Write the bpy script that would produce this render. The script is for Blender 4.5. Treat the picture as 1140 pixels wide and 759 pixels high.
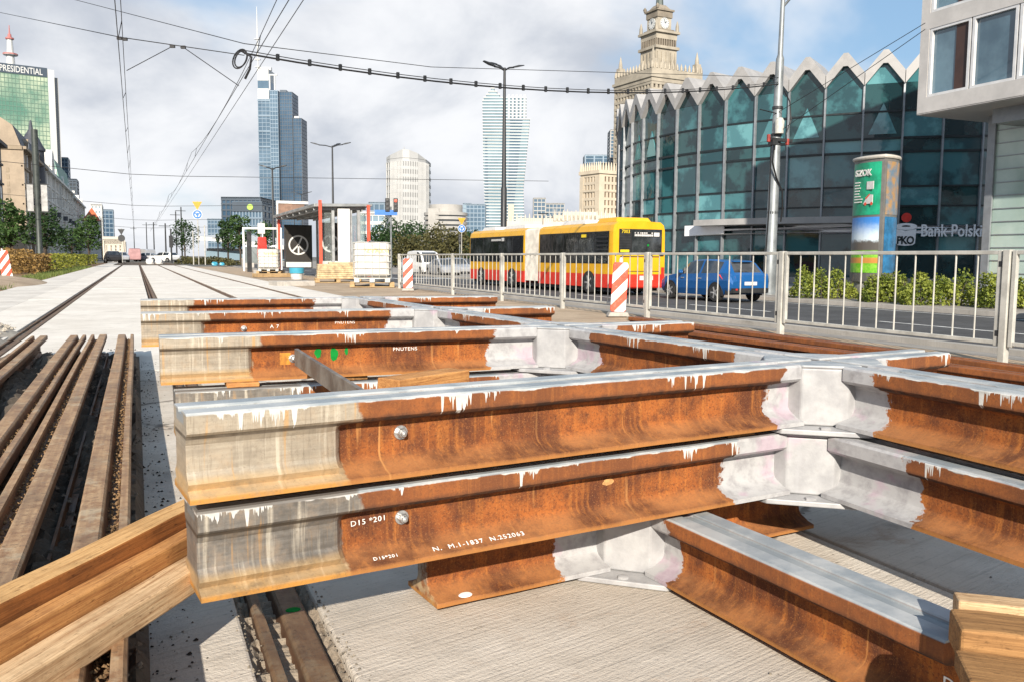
import bpy, math, random
from math import sin, cos, radians, pi, sqrt, atan2, hypot
from mathutils import Vector, Matrix
random.seed(7)
SC = bpy.context.scene
COL = SC.collection
for o in list(bpy.data.objects):
    bpy.data.objects.remove(o)

# ------------------------------------------------------------------ camera
EYE = 0.88
FPX = 960.0
YAW, PITCH, ROLL = radians(-23.5), radians(-5.45), radians(0.4)
fw = Vector((sin(-YAW) * cos(PITCH), cos(-YAW) * cos(PITCH), sin(PITCH)))
rt = Vector((cos(-YAW), -sin(-YAW), 0))
up = rt.cross(fw)
R_ = rt * cos(ROLL) + up * sin(ROLL)
U_ = up * cos(ROLL) - rt * sin(ROLL)
cd = bpy.data.cameras.new('camera')
cam = bpy.data.objects.new('camera', cd)
COL.objects.link(cam)
cam.matrix_world = Matrix(((R_.x, U_.x, -fw.x, 0), (R_.y, U_.y, -fw.y, 0), (R_.z, U_.z, -fw.z, EYE), (0, 0, 0, 1)))
cd.sensor_width = 36
cd.sensor_fit = 'HORIZONTAL'
cd.lens = FPX / 1140 * 36
cd.clip_start = 0.05
cd.clip_end = 9000
SC.camera = cam

# ------------------------------------------------------------------ exposure, sky, sun
SC.view_settings.view_transform = 'Standard'
SC.view_settings.look = 'None'
SC.view_settings.exposure = 0.74
SC.view_settings.gamma = 1
SUN_EL, SUN_AZ = radians(26.5), radians(203)      # azimuth clockwise from +Y
sd = bpy.data.lights.new('sun', 'SUN')
sd.energy = 5.0
sd.angle = radians(0.53)
sd.color = (1.0, 0.91, 0.79)
sun = bpy.data.objects.new('sun', sd)
COL.objects.link(sun)
sun.rotation_euler = Vector((-sin(SUN_AZ) * cos(SUN_EL), -cos(SUN_AZ) * cos(SUN_EL), -sin(SUN_EL))).to_track_quat('-Z', 'Y').to_euler()

W = bpy.data.worlds.new('World')
SC.world = W
W.use_nodes = True


class G:
    """small helper that writes node trees as expressions"""
    def __init__(s, nt):
        s.nt = nt

    def link(s, inp, v):
        if isinstance(v, bpy.types.NodeSocket):
            s.nt.links.new(v, inp)
        elif v is not None:
            if hasattr(inp, 'default_value'):
                try:
                    inp.default_value = v
                except Exception:
                    inp.default_value = tuple(v) + (1.0,)

    def m(s, op, a, b=None, c=None, clamp=False):
        n = s.nt.nodes.new('ShaderNodeMath')
        n.operation = op
        n.use_clamp = clamp
        for i, v in enumerate((a, b, c)):
            if v is not None:
                s.link(n.inputs[i], v)
        return n.outputs[0]

    def add(s, a, b): return s.m('ADD', a, b)
    def sub(s, a, b): return s.m('SUBTRACT', a, b)
    def mul(s, a, b): return s.m('MULTIPLY', a, b)
    def mx(s, a, b): return s.m('MAXIMUM', a, b)
    def mn(s, a, b): return s.m('MINIMUM', a, b)
    def inv(s, a): return s.m('SUBTRACT', 1.0, a)

    def ss(s, x, a, b, lo=0.0, hi=1.0):
        n = s.nt.nodes.new('ShaderNodeMapRange')
        n.interpolation_type = 'SMOOTHSTEP' if (lo, hi) == (0.0, 1.0) else 'LINEAR'
        n.clamp = True
        s.link(n.inputs[0], x)
        for i, v in zip((1, 2, 3, 4), (a, b, lo, hi)):
            s.link(n.inputs[i], v)
        return n.outputs[0]

    def step(s, x, e, w=0.002):
        """1 where x > e"""
        d = s.sub(x, e)
        return s.ss(d, -w, w)

    def mix(s, f, a, b):
        n = s.nt.nodes.new('ShaderNodeMix')
        n.data_type = 'RGBA'
        for i, v in ((0, f), (6, a), (7, b)):
            if isinstance(v, (tuple, list)) and len(v) == 3:
                v = tuple(v) + (1.0,)
            s.link(n.inputs[i], v)
        return n.outputs[2]

    def tc(s, which='Object'):
        n = s.nt.nodes.new('ShaderNodeTexCoord')
        return n.outputs[which]

    def sep(s, v):
        n = s.nt.nodes.new('ShaderNodeSeparateXYZ')
        s.link(n.inputs[0], v)
        return n.outputs[0], n.outputs[1], n.outputs[2]

    def xyz(s, x, y, z):
        n = s.nt.nodes.new('ShaderNodeCombineXYZ')
        for i, v in enumerate((x, y, z)):
            s.link(n.inputs[i], v)
        return n.outputs[0]

    def sc(s, v, k):
        n = s.nt.nodes.new('ShaderNodeVectorMath')
        n.operation = 'MULTIPLY'
        s.link(n.inputs[0], v)
        n.inputs[1].default_value = k
        return n.outputs[0]

    def noise(s, v, scale=5, det=3, ro=0.55, dist=0.0):
        n = s.nt.nodes.new('ShaderNodeTexNoise')
        s.link(n.inputs['Vector'], v)
        n.inputs['Scale'].default_value = scale
        n.inputs['Detail'].default_value = det
        n.inputs['Roughness'].default_value = ro
        n.inputs['Distortion'].default_value = dist
        return n.outputs[0]

    def vor(s, v, scale=5, out=0):
        n = s.nt.nodes.new('ShaderNodeTexVoronoi')
        s.link(n.inputs['Vector'], v)
        n.inputs['Scale'].default_value = scale
        return n.outputs[out]

    def attr(s, name):
        n = s.nt.nodes.new('ShaderNodeAttribute')
        n.attribute_type = 'OBJECT'
        n.attribute_name = name
        return n.outputs['Fac']

    def rnd(s):
        n = s.nt.nodes.new('ShaderNodeObjectInfo')
        return n.outputs['Random']

    def bump(s, h, strength=0.3, dist=0.01):
        n = s.nt.nodes.new('ShaderNodeBump')
        n.inputs['Strength'].default_value = strength
        n.inputs['Distance'].default_value = dist
        s.link(n.inputs['Height'], h)
        return n.outputs[0]


# sky: Nishita seen through broken cloud
nt = W.node_tree
g = G(nt)
bg = nt.nodes['Background']
sky = nt.nodes.new('ShaderNodeTexSky')
sky.sky_type = 'NISHITA'
sky.sun_disc = False
sky.sun_elevation = SUN_EL
sky.sun_rotation = SUN_AZ
sky.altitude = 100
sky.air_density = 1.0
sky.dust_density = 1.2
dx, dy, dz = g.sep(g.tc('Generated'))
den = g.add(g.mx(dz, 0.0), 0.50)
cv = g.xyz(g.m('DIVIDE', dx, den), g.m('DIVIDE', dy, den), 1.7)
n1 = g.noise(cv, 1.5, 6, 0.5, 0.3)
n2 = g.noise(cv, 2.6, 6, 0.55, 0.3)
cover = g.ss(g.add(n1, g.ss(dz, 0.02, 0.40, 0.24, -0.03)), 0.44, 0.58)
shade = g.ss(n2, 0.36, 0.66)
cloud = g.mix(shade, (3.9, 4.2, 4.75), (6.6, 6.7, 6.9))
skyc = g.mix(0.6, sky.outputs[0], (2.0, 3.5, 5.3))
g.link(bg.inputs[0], g.mix(cover, skyc, cloud))
bg.inputs[1].default_value = 0.088


# ------------------------------------------------------------------ projection helpers (used to measure positions)
def ray(x, y):
    return fw + R_ * ((x - 570) / FPX) - U_ * ((y - 379.5) / FPX)


CAMP = Vector((0, 0, EYE))


def gnd(x, y, z=0.0):
    d = ray(x, y)
    return CAMP + d * ((z - EYE) / d.z)


def atd(x, y, dep):
    return CAMP + ray(x, y) * dep


# ------------------------------------------------------------------ mesh builder
class MB:
    def __init__(s):
        s.v = []
        s.f = []
        s.mi = []
        s.m = 0

    def poly(s, pts, m=None):
        k = len(s.v)
        s.v += [tuple(p) for p in pts]
        s.f.append(tuple(range(k, k + len(pts))))
        s.mi.append(s.m if m is None else m)
        return s

    def mesh(s, vs, fs, m=None, mat=None):
        k = len(s.v)
        for p in vs:
            s.v.append(tuple(mat @ Vector(p)) if mat is not None else tuple(p))
        for f in fs:
            s.f.append(tuple(k + i for i in f))
            s.mi.append(s.m if m is None else m)
        return s

    def box(s, x0, x1, y0, y1, z0, z1, m=None, mat=None):
        vs = [(x0, y0, z0), (x1, y0, z0), (x1, y1, z0), (x0, y1, z0), (x0, y0, z1), (x1, y0, z1), (x1, y1, z1), (x0, y1, z1)]
        return s.mesh(vs, [(0, 3, 2, 1), (4, 5, 6, 7), (0, 1, 5, 4), (1, 2, 6, 5), (2, 3, 7, 6), (3, 0, 4, 7)], m, mat)

    def cbox(s, c, d, m=None, rz=0.0):
        mat = Matrix.Translation(c) @ Matrix.Rotation(rz, 4, 'Z')
        return s.box(-d[0] / 2, d[0] / 2, -d[1] / 2, d[1] / 2, -d[2] / 2, d[2] / 2, m, mat)

    def beam(s, a, b, w, h, m=None, upv=(0, 0, 1)):
        a, b = Vector(a), Vector(b)
        d = (b - a)
        L = d.length
        d.normalize()
        u = Vector(upv)
        r = d.cross(u)
        if r.length < 1e-4:
            r = d.cross(Vector((1, 0, 0)))
        r.normalize()
        u = r.cross(d)
        mat = Matrix(((d.x, r.x, u.x, a.x), (d.y, r.y, u.y, a.y), (d.z, r.z, u.z, a.z), (0, 0, 0, 1)))
        return s.box(0, L, -w / 2, w / 2, -h / 2, h / 2, m, mat)

    def loft(s, rings, m=None, caps=True, closed=True):
        n = len(rings[0])
        vs = [p for r in rings for p in r]
        fs = []
        for i in range(len(rings) - 1):
            for j in range(n if closed else n - 1):
                a, b = i * n + j, i * n + (j + 1) % n
                fs.append((a, b, b + n, a + n))
        if caps:
            fs.append(tuple(range(n - 1, -1, -1)))
            fs.append(tuple((len(rings) - 1) * n + j for j in range(n)))
        return s.mesh(vs, fs, m)

    def tube(s, pts, r, n=8, m=None, caps=True):
        pts = [Vector(p) for p in pts]
        rings = []
        ref = None
        for i, p in enumerate(pts):
            t = (pts[min(i + 1, len(pts) - 1)] - pts[max(i - 1, 0)]).normalized()
            if ref is None:
                ref = t.cross(Vector((0, 0, 1)))
                if ref.length < 0.05:
                    ref = Vector((1, 0, 0))
            ref = (ref - t * ref.dot(t)).normalized()
            b = t.cross(ref)
            rr = r[i] if isinstance(r, (list, tuple)) else r
            rings.append([tuple(p + (ref * cos(2 * pi * j / n) + b * sin(2 * pi * j / n)) * rr) for j in range(n)])
        return s.loft(rings, m, caps)

    def lathe(s, prof, n=16, m=None, c=(0, 0, 0), axis='Z'):
        rings = []
        for r, z in prof:
            ring = []
            for j in range(n):
                a = 2 * pi * j / n
                if axis == 'Z':
                    p = (c[0] + r * cos(a), c[1] + r * sin(a), c[2] + z)
                elif axis == 'Y':
                    p = (c[0] - r * cos(a), c[1] + z, c[2] + r * sin(a))
                else:
                    p = (c[0] + z, c[1] + r * cos(a), c[2] + r * sin(a))
                ring.append(p)
            rings.append(ring)
        return s.loft(rings, m)

    def prism(s, poly, z0, z1, m=None, mat=None):
        n = len(poly)
        vs = [(p[0], p[1], z0) for p in poly] + [(p[0], p[1], z1) for p in poly]
        fs = [tuple(range(n - 1, -1, -1)), tuple(range(n, 2 * n))] + [(i, (i + 1) % n, (i + 1) % n + n, i + n) for i in range(n)]
        return s.mesh(vs, fs, m, mat)

    def slabxz(s, poly, y0, y1, m=None):
        """polygon in x,z (ccw seen from -y) extruded along y"""
        n = len(poly)
        vs = [(p[0], y0, p[1]) for p in poly] + [(p[0], y1, p[1]) for p in poly]
        fs = [tuple(range(n)), tuple(range(2 * n - 1, n - 1, -1))] + [((i + 1) % n, i, i + n, (i + 1) % n + n) for i in range(n)]
        return s.mesh(vs, fs, m)

    def build(s, name, mats, parent=None, smooth=None, bevel=0, loc=None, rz=None, recalc=False):
        me = bpy.data.meshes.new(name)
        me.from_pydata(s.v, [], s.f)
        if not isinstance(mats, (list, tuple)):
            mats = [mats]
        for m in mats:
            me.materials.append(m)
        if len(mats) > 1:
            me.polygons.foreach_set('material_index', s.mi)
        if recalc:
            import bmesh
            bm = bmesh.new()
            bm.from_mesh(me)
            bmesh.ops.recalc_face_normals(bm, faces=bm.faces)
            bm.to_mesh(me)
            bm.free()
        if smooth:
            me.polygons.foreach_set('use_smooth', [True] * len(me.polygons))
            me.set_sharp_from_angle(angle=radians(smooth))
        me.update()
        o = bpy.data.objects.new(name, me)
        COL.objects.link(o)
        if parent is not None:
            o.parent = parent
        if loc is not None:
            o.location = loc
        if rz is not None:
            o.rotation_euler = (0, 0, rz)
        if bevel:
            b = o.modifiers.new('bevel', 'BEVEL')
            b.width = bevel
            b.segments = 2
            b.limit_method = 'ANGLE'
            b.angle_limit = radians(40)
        return o


def tag(o, label, cat, group=None):
    o['label'] = label
    o['category'] = cat
    if group:
        o['group'] = group
    return o


def struct(o, kind='structure'):
    o['kind'] = kind
    return o


def thing(name, label, cat, loc=(0, 0, 0), rz=0.0, group=None):
    o = bpy.data.objects.new(name, None)
    COL.objects.link(o)
    o.location = loc
    o.rotation_euler = (0, 0, rz)
    o.empty_display_size = 0.2
    return tag(o, label, cat, group)


def dup(root, loc, rz, label=None, group=None):
    r = root.copy()
    COL.objects.link(r)
    r.location = loc
    r.rotation_euler = (0, 0, rz)
    if label:
        r['label'] = label
    if group:
        r['group'] = group

    def kids(src, dst):
        for ch in list(src.children):
            c = ch.copy()
            COL.objects.link(c)
            c.parent = dst
            kids(ch, c)
    kids(root, r)
    return r


def text_mesh(name, body, size, mat, parent, M, ext=0.01, align='CENTER', sx=1.0, spacing=1.0, bold=0.0):
    cu = bpy.data.curves.new(name, 'FONT')
    cu.body = body
    cu.size = size
    cu.extrude = ext
    cu.align_x = align
    cu.offset = bold
    cu.space_character = spacing
    cu.resolution_u = 3
    tmp = bpy.data.objects.new('lettering', cu)
    COL.objects.link(tmp)
    bpy.context.view_layer.update()
    dg = bpy.context.evaluated_depsgraph_get()
    me = bpy.data.meshes.new_from_object(tmp.evaluated_get(dg))
    bpy.data.objects.remove(tmp)
    me.transform(M @ Matrix.Diagonal((sx, 1, 1, 1)))
    me.materials.clear()
    me.materials.append(mat)
    o = bpy.data.objects.new(name, me)
    COL.objects.link(o)
    o.parent = parent
    return o


FACE_NY = Matrix.Rotation(pi / 2, 4, 'X')        # lettering that reads from -Y


def at_face(x, y, z):
    return Matrix.Translation((x, y, z)) @ FACE_NY


# ------------------------------------------------------------------ materials
def mat(name, col, rough=0.6, metal=0.0, var=0.25, scale=3.0, bump=0.0, bscale=40.0, col2=None, spec=0.5, stretch=(1, 1, 1)):
    m = bpy.data.materials.new(name)
    m.use_nodes = True
    g = G(m.node_tree)
    b = m.node_tree.nodes['Principled BSDF']
    v = g.tc()
    vs = g.sc(v, stretch)
    n = g.noise(vs, scale, 5, 0.6)
    c2 = col2 if col2 else tuple(c * (1 - var) for c in col)
    c1 = tuple(min(1, c * (1 + var * 0.35)) for c in col)
    f = g.ss(n, 0.34, 0.66)
    c = g.mix(f, c2, c1)
    fine = g.noise(vs, scale * 9, 3, 0.6)
    c = g.mix(g.ss(fine, 0.5, 0.75, 0.0, min(0.5, var)), c, tuple(x * 0.6 for x in col))
    g.link(b.inputs['Base Color'], c)
    g.link(b.inputs['Roughness'], g.ss(n, 0.3, 0.7, max(0.02, rough - 0.08), min(1, rough + 0.08)))
    b.inputs['Metallic'].default_value = metal
    b.inputs['Specular IOR Level'].default_value = spec
    if bump:
        g.link(b.inputs['Normal'], g.bump(g.noise(vs, bscale, 4, 0.6), bump, 0.01))
    return m


def glass_mat(name, col, col2, rough=0.06, scale=0.25, metal=0.0, spec=0.8, contrast=(0.35, 0.65), coat=0.0):
    """facade glass: dark interior under a smooth reflecting skin"""
    m = bpy.data.materials.new(name)
    m.use_nodes = True
    g = G(m.node_tree)
    b = m.node_tree.nodes['Principled BSDF']
    v = g.tc()
    n = g.noise(v, scale, 5, 0.6)
    g.link(b.inputs['Base Color'], g.mix(g.ss(n, *contrast), col, col2))
    b.inputs['Roughness'].default_value = rough
    b.inputs['Metallic'].default_value = metal
    b.inputs['Specular IOR Level'].default_value = spec
    b.inputs['IOR'].default_value = 1.6
    g.link(b.inputs['Normal'], g.bump(g.noise(v, scale * 2.2, 2, 0.5), 0.12, 0.05))
    return m


M = {}
M['white_paint'] = mat('white_paint', (0.78, 0.78, 0.76), 0.45, var=0.12, scale=6)
M['grey_steel'] = mat('grey_steel', (0.33, 0.34, 0.34), 0.5, 0.3, var=0.25, scale=4)
M['galv'] = mat('galvanised_steel', (0.455, 0.445, 0.405), 0.5, 0.1, var=0.22, scale=5)
M['dark_metal'] = mat('dark_metal', (0.03, 0.032, 0.035), 0.5, 0.3, var=0.3)
M['pole_grey'] = mat('pole_grey', (0.22, 0.24, 0.25), 0.5, 0.35, var=0.25, scale=2)
M['black'] = mat('black_plastic', (0.012, 0.012, 0.013), 0.5, var=0.3)
M['tyre'] = mat('tyre_rubber', (0.018, 0.018, 0.018), 0.8, var=0.3)
M['alloy'] = mat('alloy_wheel', (0.5, 0.5, 0.5), 0.35, 0.6, var=0.2)
M['red_plastic'] = mat('red_plastic', (0.62, 0.03, 0.02), 0.4, var=0.15)
M['sign_red'] = mat('sign_red', (0.68, 0.08, 0.04), 0.5, var=0.18, scale=14)
M['sign_white'] = mat('sign_white', (0.56, 0.55, 0.53), 0.5, var=0.12, scale=9)
M['sign_blue'] = mat('sign_blue', (0.02, 0.14, 0.45), 0.4, var=0.1)
M['sign_yellow'] = mat('sign_yellow', (0.58, 0.27, 0.005), 0.4, var=0.1)
M['wire'] = mat('wire', (0.02, 0.02, 0.022), 0.6, 0.2, var=0.2)
M['cardboard'] = mat('cardboard_brown', (0.33, 0.19, 0.08), 0.8, var=0.3, scale=5)
M['blue_plastic'] = mat('blue_plastic', (0.05, 0.3, 0.42), 0.4, var=0.15)
M['bolt_steel'] = mat('bolt_steel', (0.55, 0.55, 0.54), 0.35, 0.8, var=0.3, scale=60, bump=0.15, bscale=300)
M['green_paint'] = mat('green_paint', (0.010, 0.20, 0.035), 0.95, var=0.2, scale=40, spec=0.05)
M['chalk'] = mat('chalk_white', (0.75, 0.74, 0.70), 0.8, var=0.2, scale=80)


def wood_mat(name, col, dark, axis=0, scale=1.0, bump=0.5):
    m = bpy.data.materials.new(name)
    m.use_nodes = True
    g = G(m.node_tree)
    b = m.node_tree.nodes['Principled BSDF']
    v = g.tc()
    r = g.rnd()
    x, y, z = g.sep(v)
    off = g.mul(r, 31.0)
    k = [scale * 4, scale * 120, scale * 120]
    if axis == 1:
        k = [scale * 55, scale * 2.5, scale * 55]
    st = g.xyz(g.add(g.mul(x, k[0]), off), g.mul(y, k[1]), g.mul(z, k[2]))
    grain = g.noise(st, 1.0, 4, 0.65, 0.6)
    big = g.noise(g.xyz(g.add(x, off), y, z), 7 * scale, 4, 0.6)
    fine = g.noise(st, 4.0, 3, 0.6)
    c = g.mix(g.ss(grain, 0.22, 0.62), dark, col)
    c = g.mix(g.ss(g.noise(g.xyz(g.add(x, off), y, z), 90 * scale, 3, 0.7), 0.55, 0.75, 0, 0.35), c, tuple(q * 0.5 for q in dark))
    c = g.mix(g.ss(big, 0.45, 0.72, 0.0, 0.6), c, tuple(q * 0.6 for q in dark))
    c = g.mix(g.ss(fine, 0.52, 0.70, 0, 0.5), c, tuple(min(1, q * 1.35) for q in col))
    c = g.mix(g.ss(g.noise(g.xyz(g.add(g.mul(x, 30), off), g.mul(y, 150), g.mul(z, 150)), 1.0, 3, 0.7), 0.60, 0.70, 0, 0.7), c, tuple(q * 0.45 for q in dark))
    g.link(b.inputs['Base Color'], c)
    b.inputs['Roughness'].default_value = 0.82
    b.inputs['Specular IOR Level'].default_value = 0.25
    g.link(b.inputs['Normal'], g.bump(g.add(grain, g.mul(fine, 0.5)), bump * 0.45, 0.0025))
    return m


M['timber_orange'] = wood_mat('timber_orange', (0.52, 0.26, 0.09), (0.25, 0.09, 0.028), bump=0.9)
M['timber_red'] = wood_mat('timber_red', (0.60, 0.36, 0.15), (0.36, 0.18, 0.06), bump=0.9)
M['timber_pale'] = wood_mat('timber_pale', (0.60, 0.42, 0.24), (0.27, 0.13, 0.05), bump=0.9)
M['timber_old'] = wood_mat('timber_old', (0.32, 0.17, 0.065), (0.11, 0.05, 0.018), bump=1.2)
M['timber_shaded_side'] = wood_mat('timber_shaded_side', (0.34, 0.13, 0.035), (0.13, 0.045, 0.015), bump=0.9)  # reddish side colour, darkened to stand in for shade
M['pallet_wood'] = wood_mat('pallet_wood', (0.42, 0.30, 0.16), (0.22, 0.13, 0.06), scale=0.5)


def rail_mat():
    """rolled crossing rail: rust, machined bare end, grey paint on top with runs down the head, white primer at the castings"""
    m = bpy.data.materials.new('crossing_rail_steel')
    m.use_nodes = True
    g = G(m.node_tree)
    b = m.node_tree.nodes['Principled BSDF']
    x, y, z = g.sep(g.tc())
    seed = g.attr('seed')
    xs = g.add(x, g.mul(seed, 7.31))
    P = g.xyz(xs, y, z)
    n1 = g.noise(P, 7, 5, 0.6)
    n2 = g.noise(g.xyz(g.mul(xs, 75), g.mul(y, 20), g.mul(z, 3.2)), 1.0, 3, 0.6)
    n3 = g.noise(P, 150, 3, 0.7)
    n4 = g.noise(P, 26, 4, 0.65)
    # rust
    c = g.mix(g.ss(n1, 0.35, 0.68), (0.085, 0.025, 0.009), (0.30, 0.090, 0.018))
    c = g.mix(g.ss(n2, 0.50, 0.74, 0, 0.6), c, (0.42, 0.150, 0.028))
    c = g.mix(g.ss(n4, 0.50, 0.68, 0, 0.7), c, (0.075, 0.024, 0.011))
    c = g.mix(g.ss(n3, 0.50, 0.66, 0, 0.65), c, (0.055, 0.019, 0.010))
    n5 = g.noise(P, 330, 2, 0.7)
    c = g.mix(g.ss(n5, 0.58, 0.70, 0, 0.5), c, (0.40, 0.18, 0.06))
    foot = g.mul(g.ss(z, 0.050, 0.022), g.ss(n1, 0.28, 0.62))
    c = g.mix(g.mul(foot, 0.55), c, (0.36, 0.165, 0.062))
    edge = g.ss(z, 0.013, 0.004)
    c = g.mix(g.mul(edge, 0.7), c, (0.33, 0.14, 0.035))
    head = g.step(z, 0.122, 0.004)
    c = g.mix(g.mul(head, 0.45), c, (0.21, 0.075, 0.026))
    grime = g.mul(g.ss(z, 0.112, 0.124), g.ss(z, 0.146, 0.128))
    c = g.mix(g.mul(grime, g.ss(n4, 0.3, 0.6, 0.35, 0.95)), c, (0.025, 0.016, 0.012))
    # dusty pale orange runs on the web
    runs = g.mul(g.ss(g.noise(g.xyz(g.mul(xs, 42), 0.0, g.mul(z, 2.0)), 1.0, 2, 0.5), 0.63, 0.70), g.ss(g.noise(g.xyz(xs, 0, 0), 3.1, 2), 0.46, 0.58))
    c = g.mix(g.mul(runs, g.mul(g.inv(head), 0.75)), c, (0.50, 0.24, 0.075))
    # bare machined end
    silver = g.attr('silver')
    wob = g.mul(g.sub(n4, 0.5), 0.05)
    lim = g.add(silver, g.add(wob, g.mul(head, 0.035)))
    sm = g.inv(g.step(x, lim, 0.006))
    h1 = g.noise(g.xyz(g.mul(xs, 7), 1.0, g.mul(z, 120)), 1.0, 4, 0.6)
    v1 = g.noise(g.xyz(g.mul(xs, 55), 2.0, g.mul(z, 2.5)), 1.0, 3, 0.55)
    dk = g.attr('dark')
    s_lo = g.mix(dk, (0.30, 0.255, 0.195), (0.125, 0.113, 0.100))
    s_hi = g.mix(dk, (0.44, 0.385, 0.30), (0.215, 0.198, 0.175))
    sc_ = g.mix(g.ss(g.add(g.mul(h1, 0.5), g.mul(n4, 0.5)), 0.34, 0.66), s_lo, s_hi)
    sc_ = g.mix(g.ss(n4, 0.48, 0.75, 0, 0.5), sc_, (0.30, 0.20, 0.115))
    sc_ = g.mix(g.ss(v1, 0.54, 0.66, 0, 0.6), sc_, (0.62, 0.56, 0.45))
    sc_ = g.mix(g.ss(g.noise(g.xyz(g.mul(xs, 160), 4.0, g.mul(z, 9)), 1.0, 3, 0.6), 0.55, 0.7, 0, 0.45), sc_, (0.13, 0.10, 0.07))
    sc_ = g.mix(g.mul(g.ss(v1, 0.40, 0.30), 0.6), sc_, (0.50, 0.27, 0.075))
    low = g.mul(g.ss(z, 0.052, 0.034), g.ss(n1, 0.25, 0.6, 0.45, 1.0))
    sc_ = g.mix(g.mul(low, 0.7), sc_, (0.62, 0.40, 0.17))
    sc_ = g.mix(g.mul(g.ss(z, 0.016, 0.006), 0.9), sc_, (0.48, 0.22, 0.04))
    ln = g.mul(g.ss(z, 0.120, 0.1235), g.ss(z, 0.131, 0.1275))
    sc_ = g.mix(g.mul(ln, 0.85), sc_, (0.05, 0.035, 0.022))
    sc_ = g.mix(g.ss(n3, 0.55, 0.75, 0, 0.4), sc_, (0.12, 0.09, 0.06))
    sc_ = g.mix(g.ss(g.noise(P, 14, 5, 0.7), 0.48, 0.68, 0, 0.55), sc_, g.mix(dk, (0.24, 0.205, 0.16), (0.075, 0.068, 0.06)))
    c = g.mix(sm, c, sc_)
    # paint running over the head
    where = g.ss(g.noise(g.xyz(g.mul(xs, 4.4), 3.0, 0.0), 1.0, 2, 0.5), 0.52, 0.57)
    dn = g.add(g.mul(g.noise(g.xyz(g.mul(xs, 75), 5.0, 0.0), 1.0, 2, 0.6), 0.62), g.mul(g.noise(g.xyz(g.mul(xs, 17), 8.0, 0.0), 1.0, 2, 0.6), 0.38))
    drip = g.add(g.mul(g.mul(where, g.ss(dn, 0.48, 0.60)), 0.042), g.add(0.001, g.mul(g.ss(g.noise(g.xyz(g.mul(xs, 9), 0, 0), 1.0, 4), 0.35, 0.7), 0.009)))
    pd = g.mul(g.step(g.add(z, drip), 0.175, 0.0015), g.attr('drip'))
    paint = g.mix(g.ss(n4, 0.42, 0.7), (0.52, 0.51, 0.48), (0.38, 0.38, 0.36))
    c = g.mix(pd, c, paint)
    # top of the head
    top = g.step(z, 0.1705, 0.0015)
    grv = g.mul(g.mul(g.step(z, 0.150, 0.004), g.ss(z, 0.173, 0.168)), g.inv(g.step(g.m('ABSOLUTE', y), 0.04, 0.004)))
    topm = g.mx(top, grv)
    tcx = g.mix(g.ss(n1, 0.40, 0.62), (0.225, 0.255, 0.275), (0.37, 0.385, 0.385))
    tcx = g.mix(g.mul(g.ss(h1, 0.5, 0.7), 0.35), tcx, (0.52, 0.52, 0.51))
    tcx = g.mix(g.mul(dk, g.mul(sm, 0.85)), tcx, (0.13, 0.115, 0.10))
    c = g.mix(g.mul(topm, g.attr('top_paint')), c, tcx)
    c = g.mix(g.mul(grv, g.mul(g.attr('top_paint'), 0.5)), c, (0.17, 0.19, 0.20))
    # white primer near the castings
    ln_ = g.attr('len')
    w2 = g.add(g.mul(g.sub(n4, 0.5), 0.09), g.mul(g.ss(z, 0.16, 0.02), 0.03))
    pe = g.step(g.add(x, w2), g.sub(ln_, g.attr('paint_end')), 0.004)
    ps = g.inv(g.step(g.sub(x, w2), g.attr('paint_start'), 0.004))
    pp = g.mx(pe, ps)
    pr = g.mix(g.ss(n4, 0.40, 0.72), (0.38, 0.38, 0.38), (0.27, 0.265, 0.27))
    pr = g.mix(g.mul(g.ss(g.noise(P, 9, 3), 0.56, 0.66), 0.40), pr, (0.40, 0.24, 0.33))
    c = g.mix(pp, c, pr)
    g.link(b.inputs['Base Color'], c)
    allp = g.mx(g.mx(pp, pd), top)
    rough = g.add(0.86, g.add(g.mul(allp, -0.36), g.mul(sm, -0.34)))
    g.link(b.inputs['Roughness'], g.mx(rough, 0.4))
    g.link(b.inputs['Metallic'], g.mul(g.mul(sm, g.inv(g.mx(pd, top))), 0.25))
    b.inputs['Specular IOR Level'].default_value = 0.35
    bh = g.add(g.mul(n3, 0.4), g.add(g.mul(n4, 0.8), g.mul(g.mx(pd, pp), 0.5)))
    g.link(b.inputs['Normal'], g.bump(bh, 0.35, 0.003))
    return m


M['rail'] = rail_mat()


def frog_mat():
    m = bpy.data.materials.new('casting_primer')
    m.use_nodes = True
    g = G(m.node_tree)
    b = m.node_tree.nodes['Principled BSDF']
    v = g.tc()
    x, y, z = g.sep(v)
    v = g.xyz(g.add(x, g.mul(g.rnd(), 20)), y, z)
    n = g.noise(v, 11, 5, 0.6)
    n2 = g.noise(g.xyz(g.mul(x, 60), g.mul(y, 60), g.mul(z, 5)), 1.0, 3)
    f = g.noise(v, 70, 4, 0.6)
    c = g.mix(g.ss(n, 0.35, 0.65), (0.27, 0.27, 0.275), (0.37, 0.37, 0.37))
    c = g.mix(g.ss(n2, 0.56, 0.72, 0, 0.35), c, (0.33, 0.33, 0.34))
    c = g.mix(g.mul(g.ss(g.noise(v, 5, 3), 0.60, 0.68), 0.35), c, (0.46, 0.27, 0.38))
    c = g.mix(g.ss(f, 0.62, 0.75, 0, 0.4), c, (0.25, 0.23, 0.21))
    c = g.mix(g.mul(g.step(z, 0.172, 0.002), 0.8), c, g.mix(g.ss(n, 0.4, 0.6), (0.25, 0.275, 0.29), (0.40, 0.41, 0.405)))
    g.link(b.inputs['Base Color'], c)
    b.inputs['Roughness'].default_value = 0.5
    g.link(b.inputs['Normal'], g.bump(g.add(n, g.mul(f, 0.5)), 0.3, 0.004))
    return m


M['frog'] = frog_mat()


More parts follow.
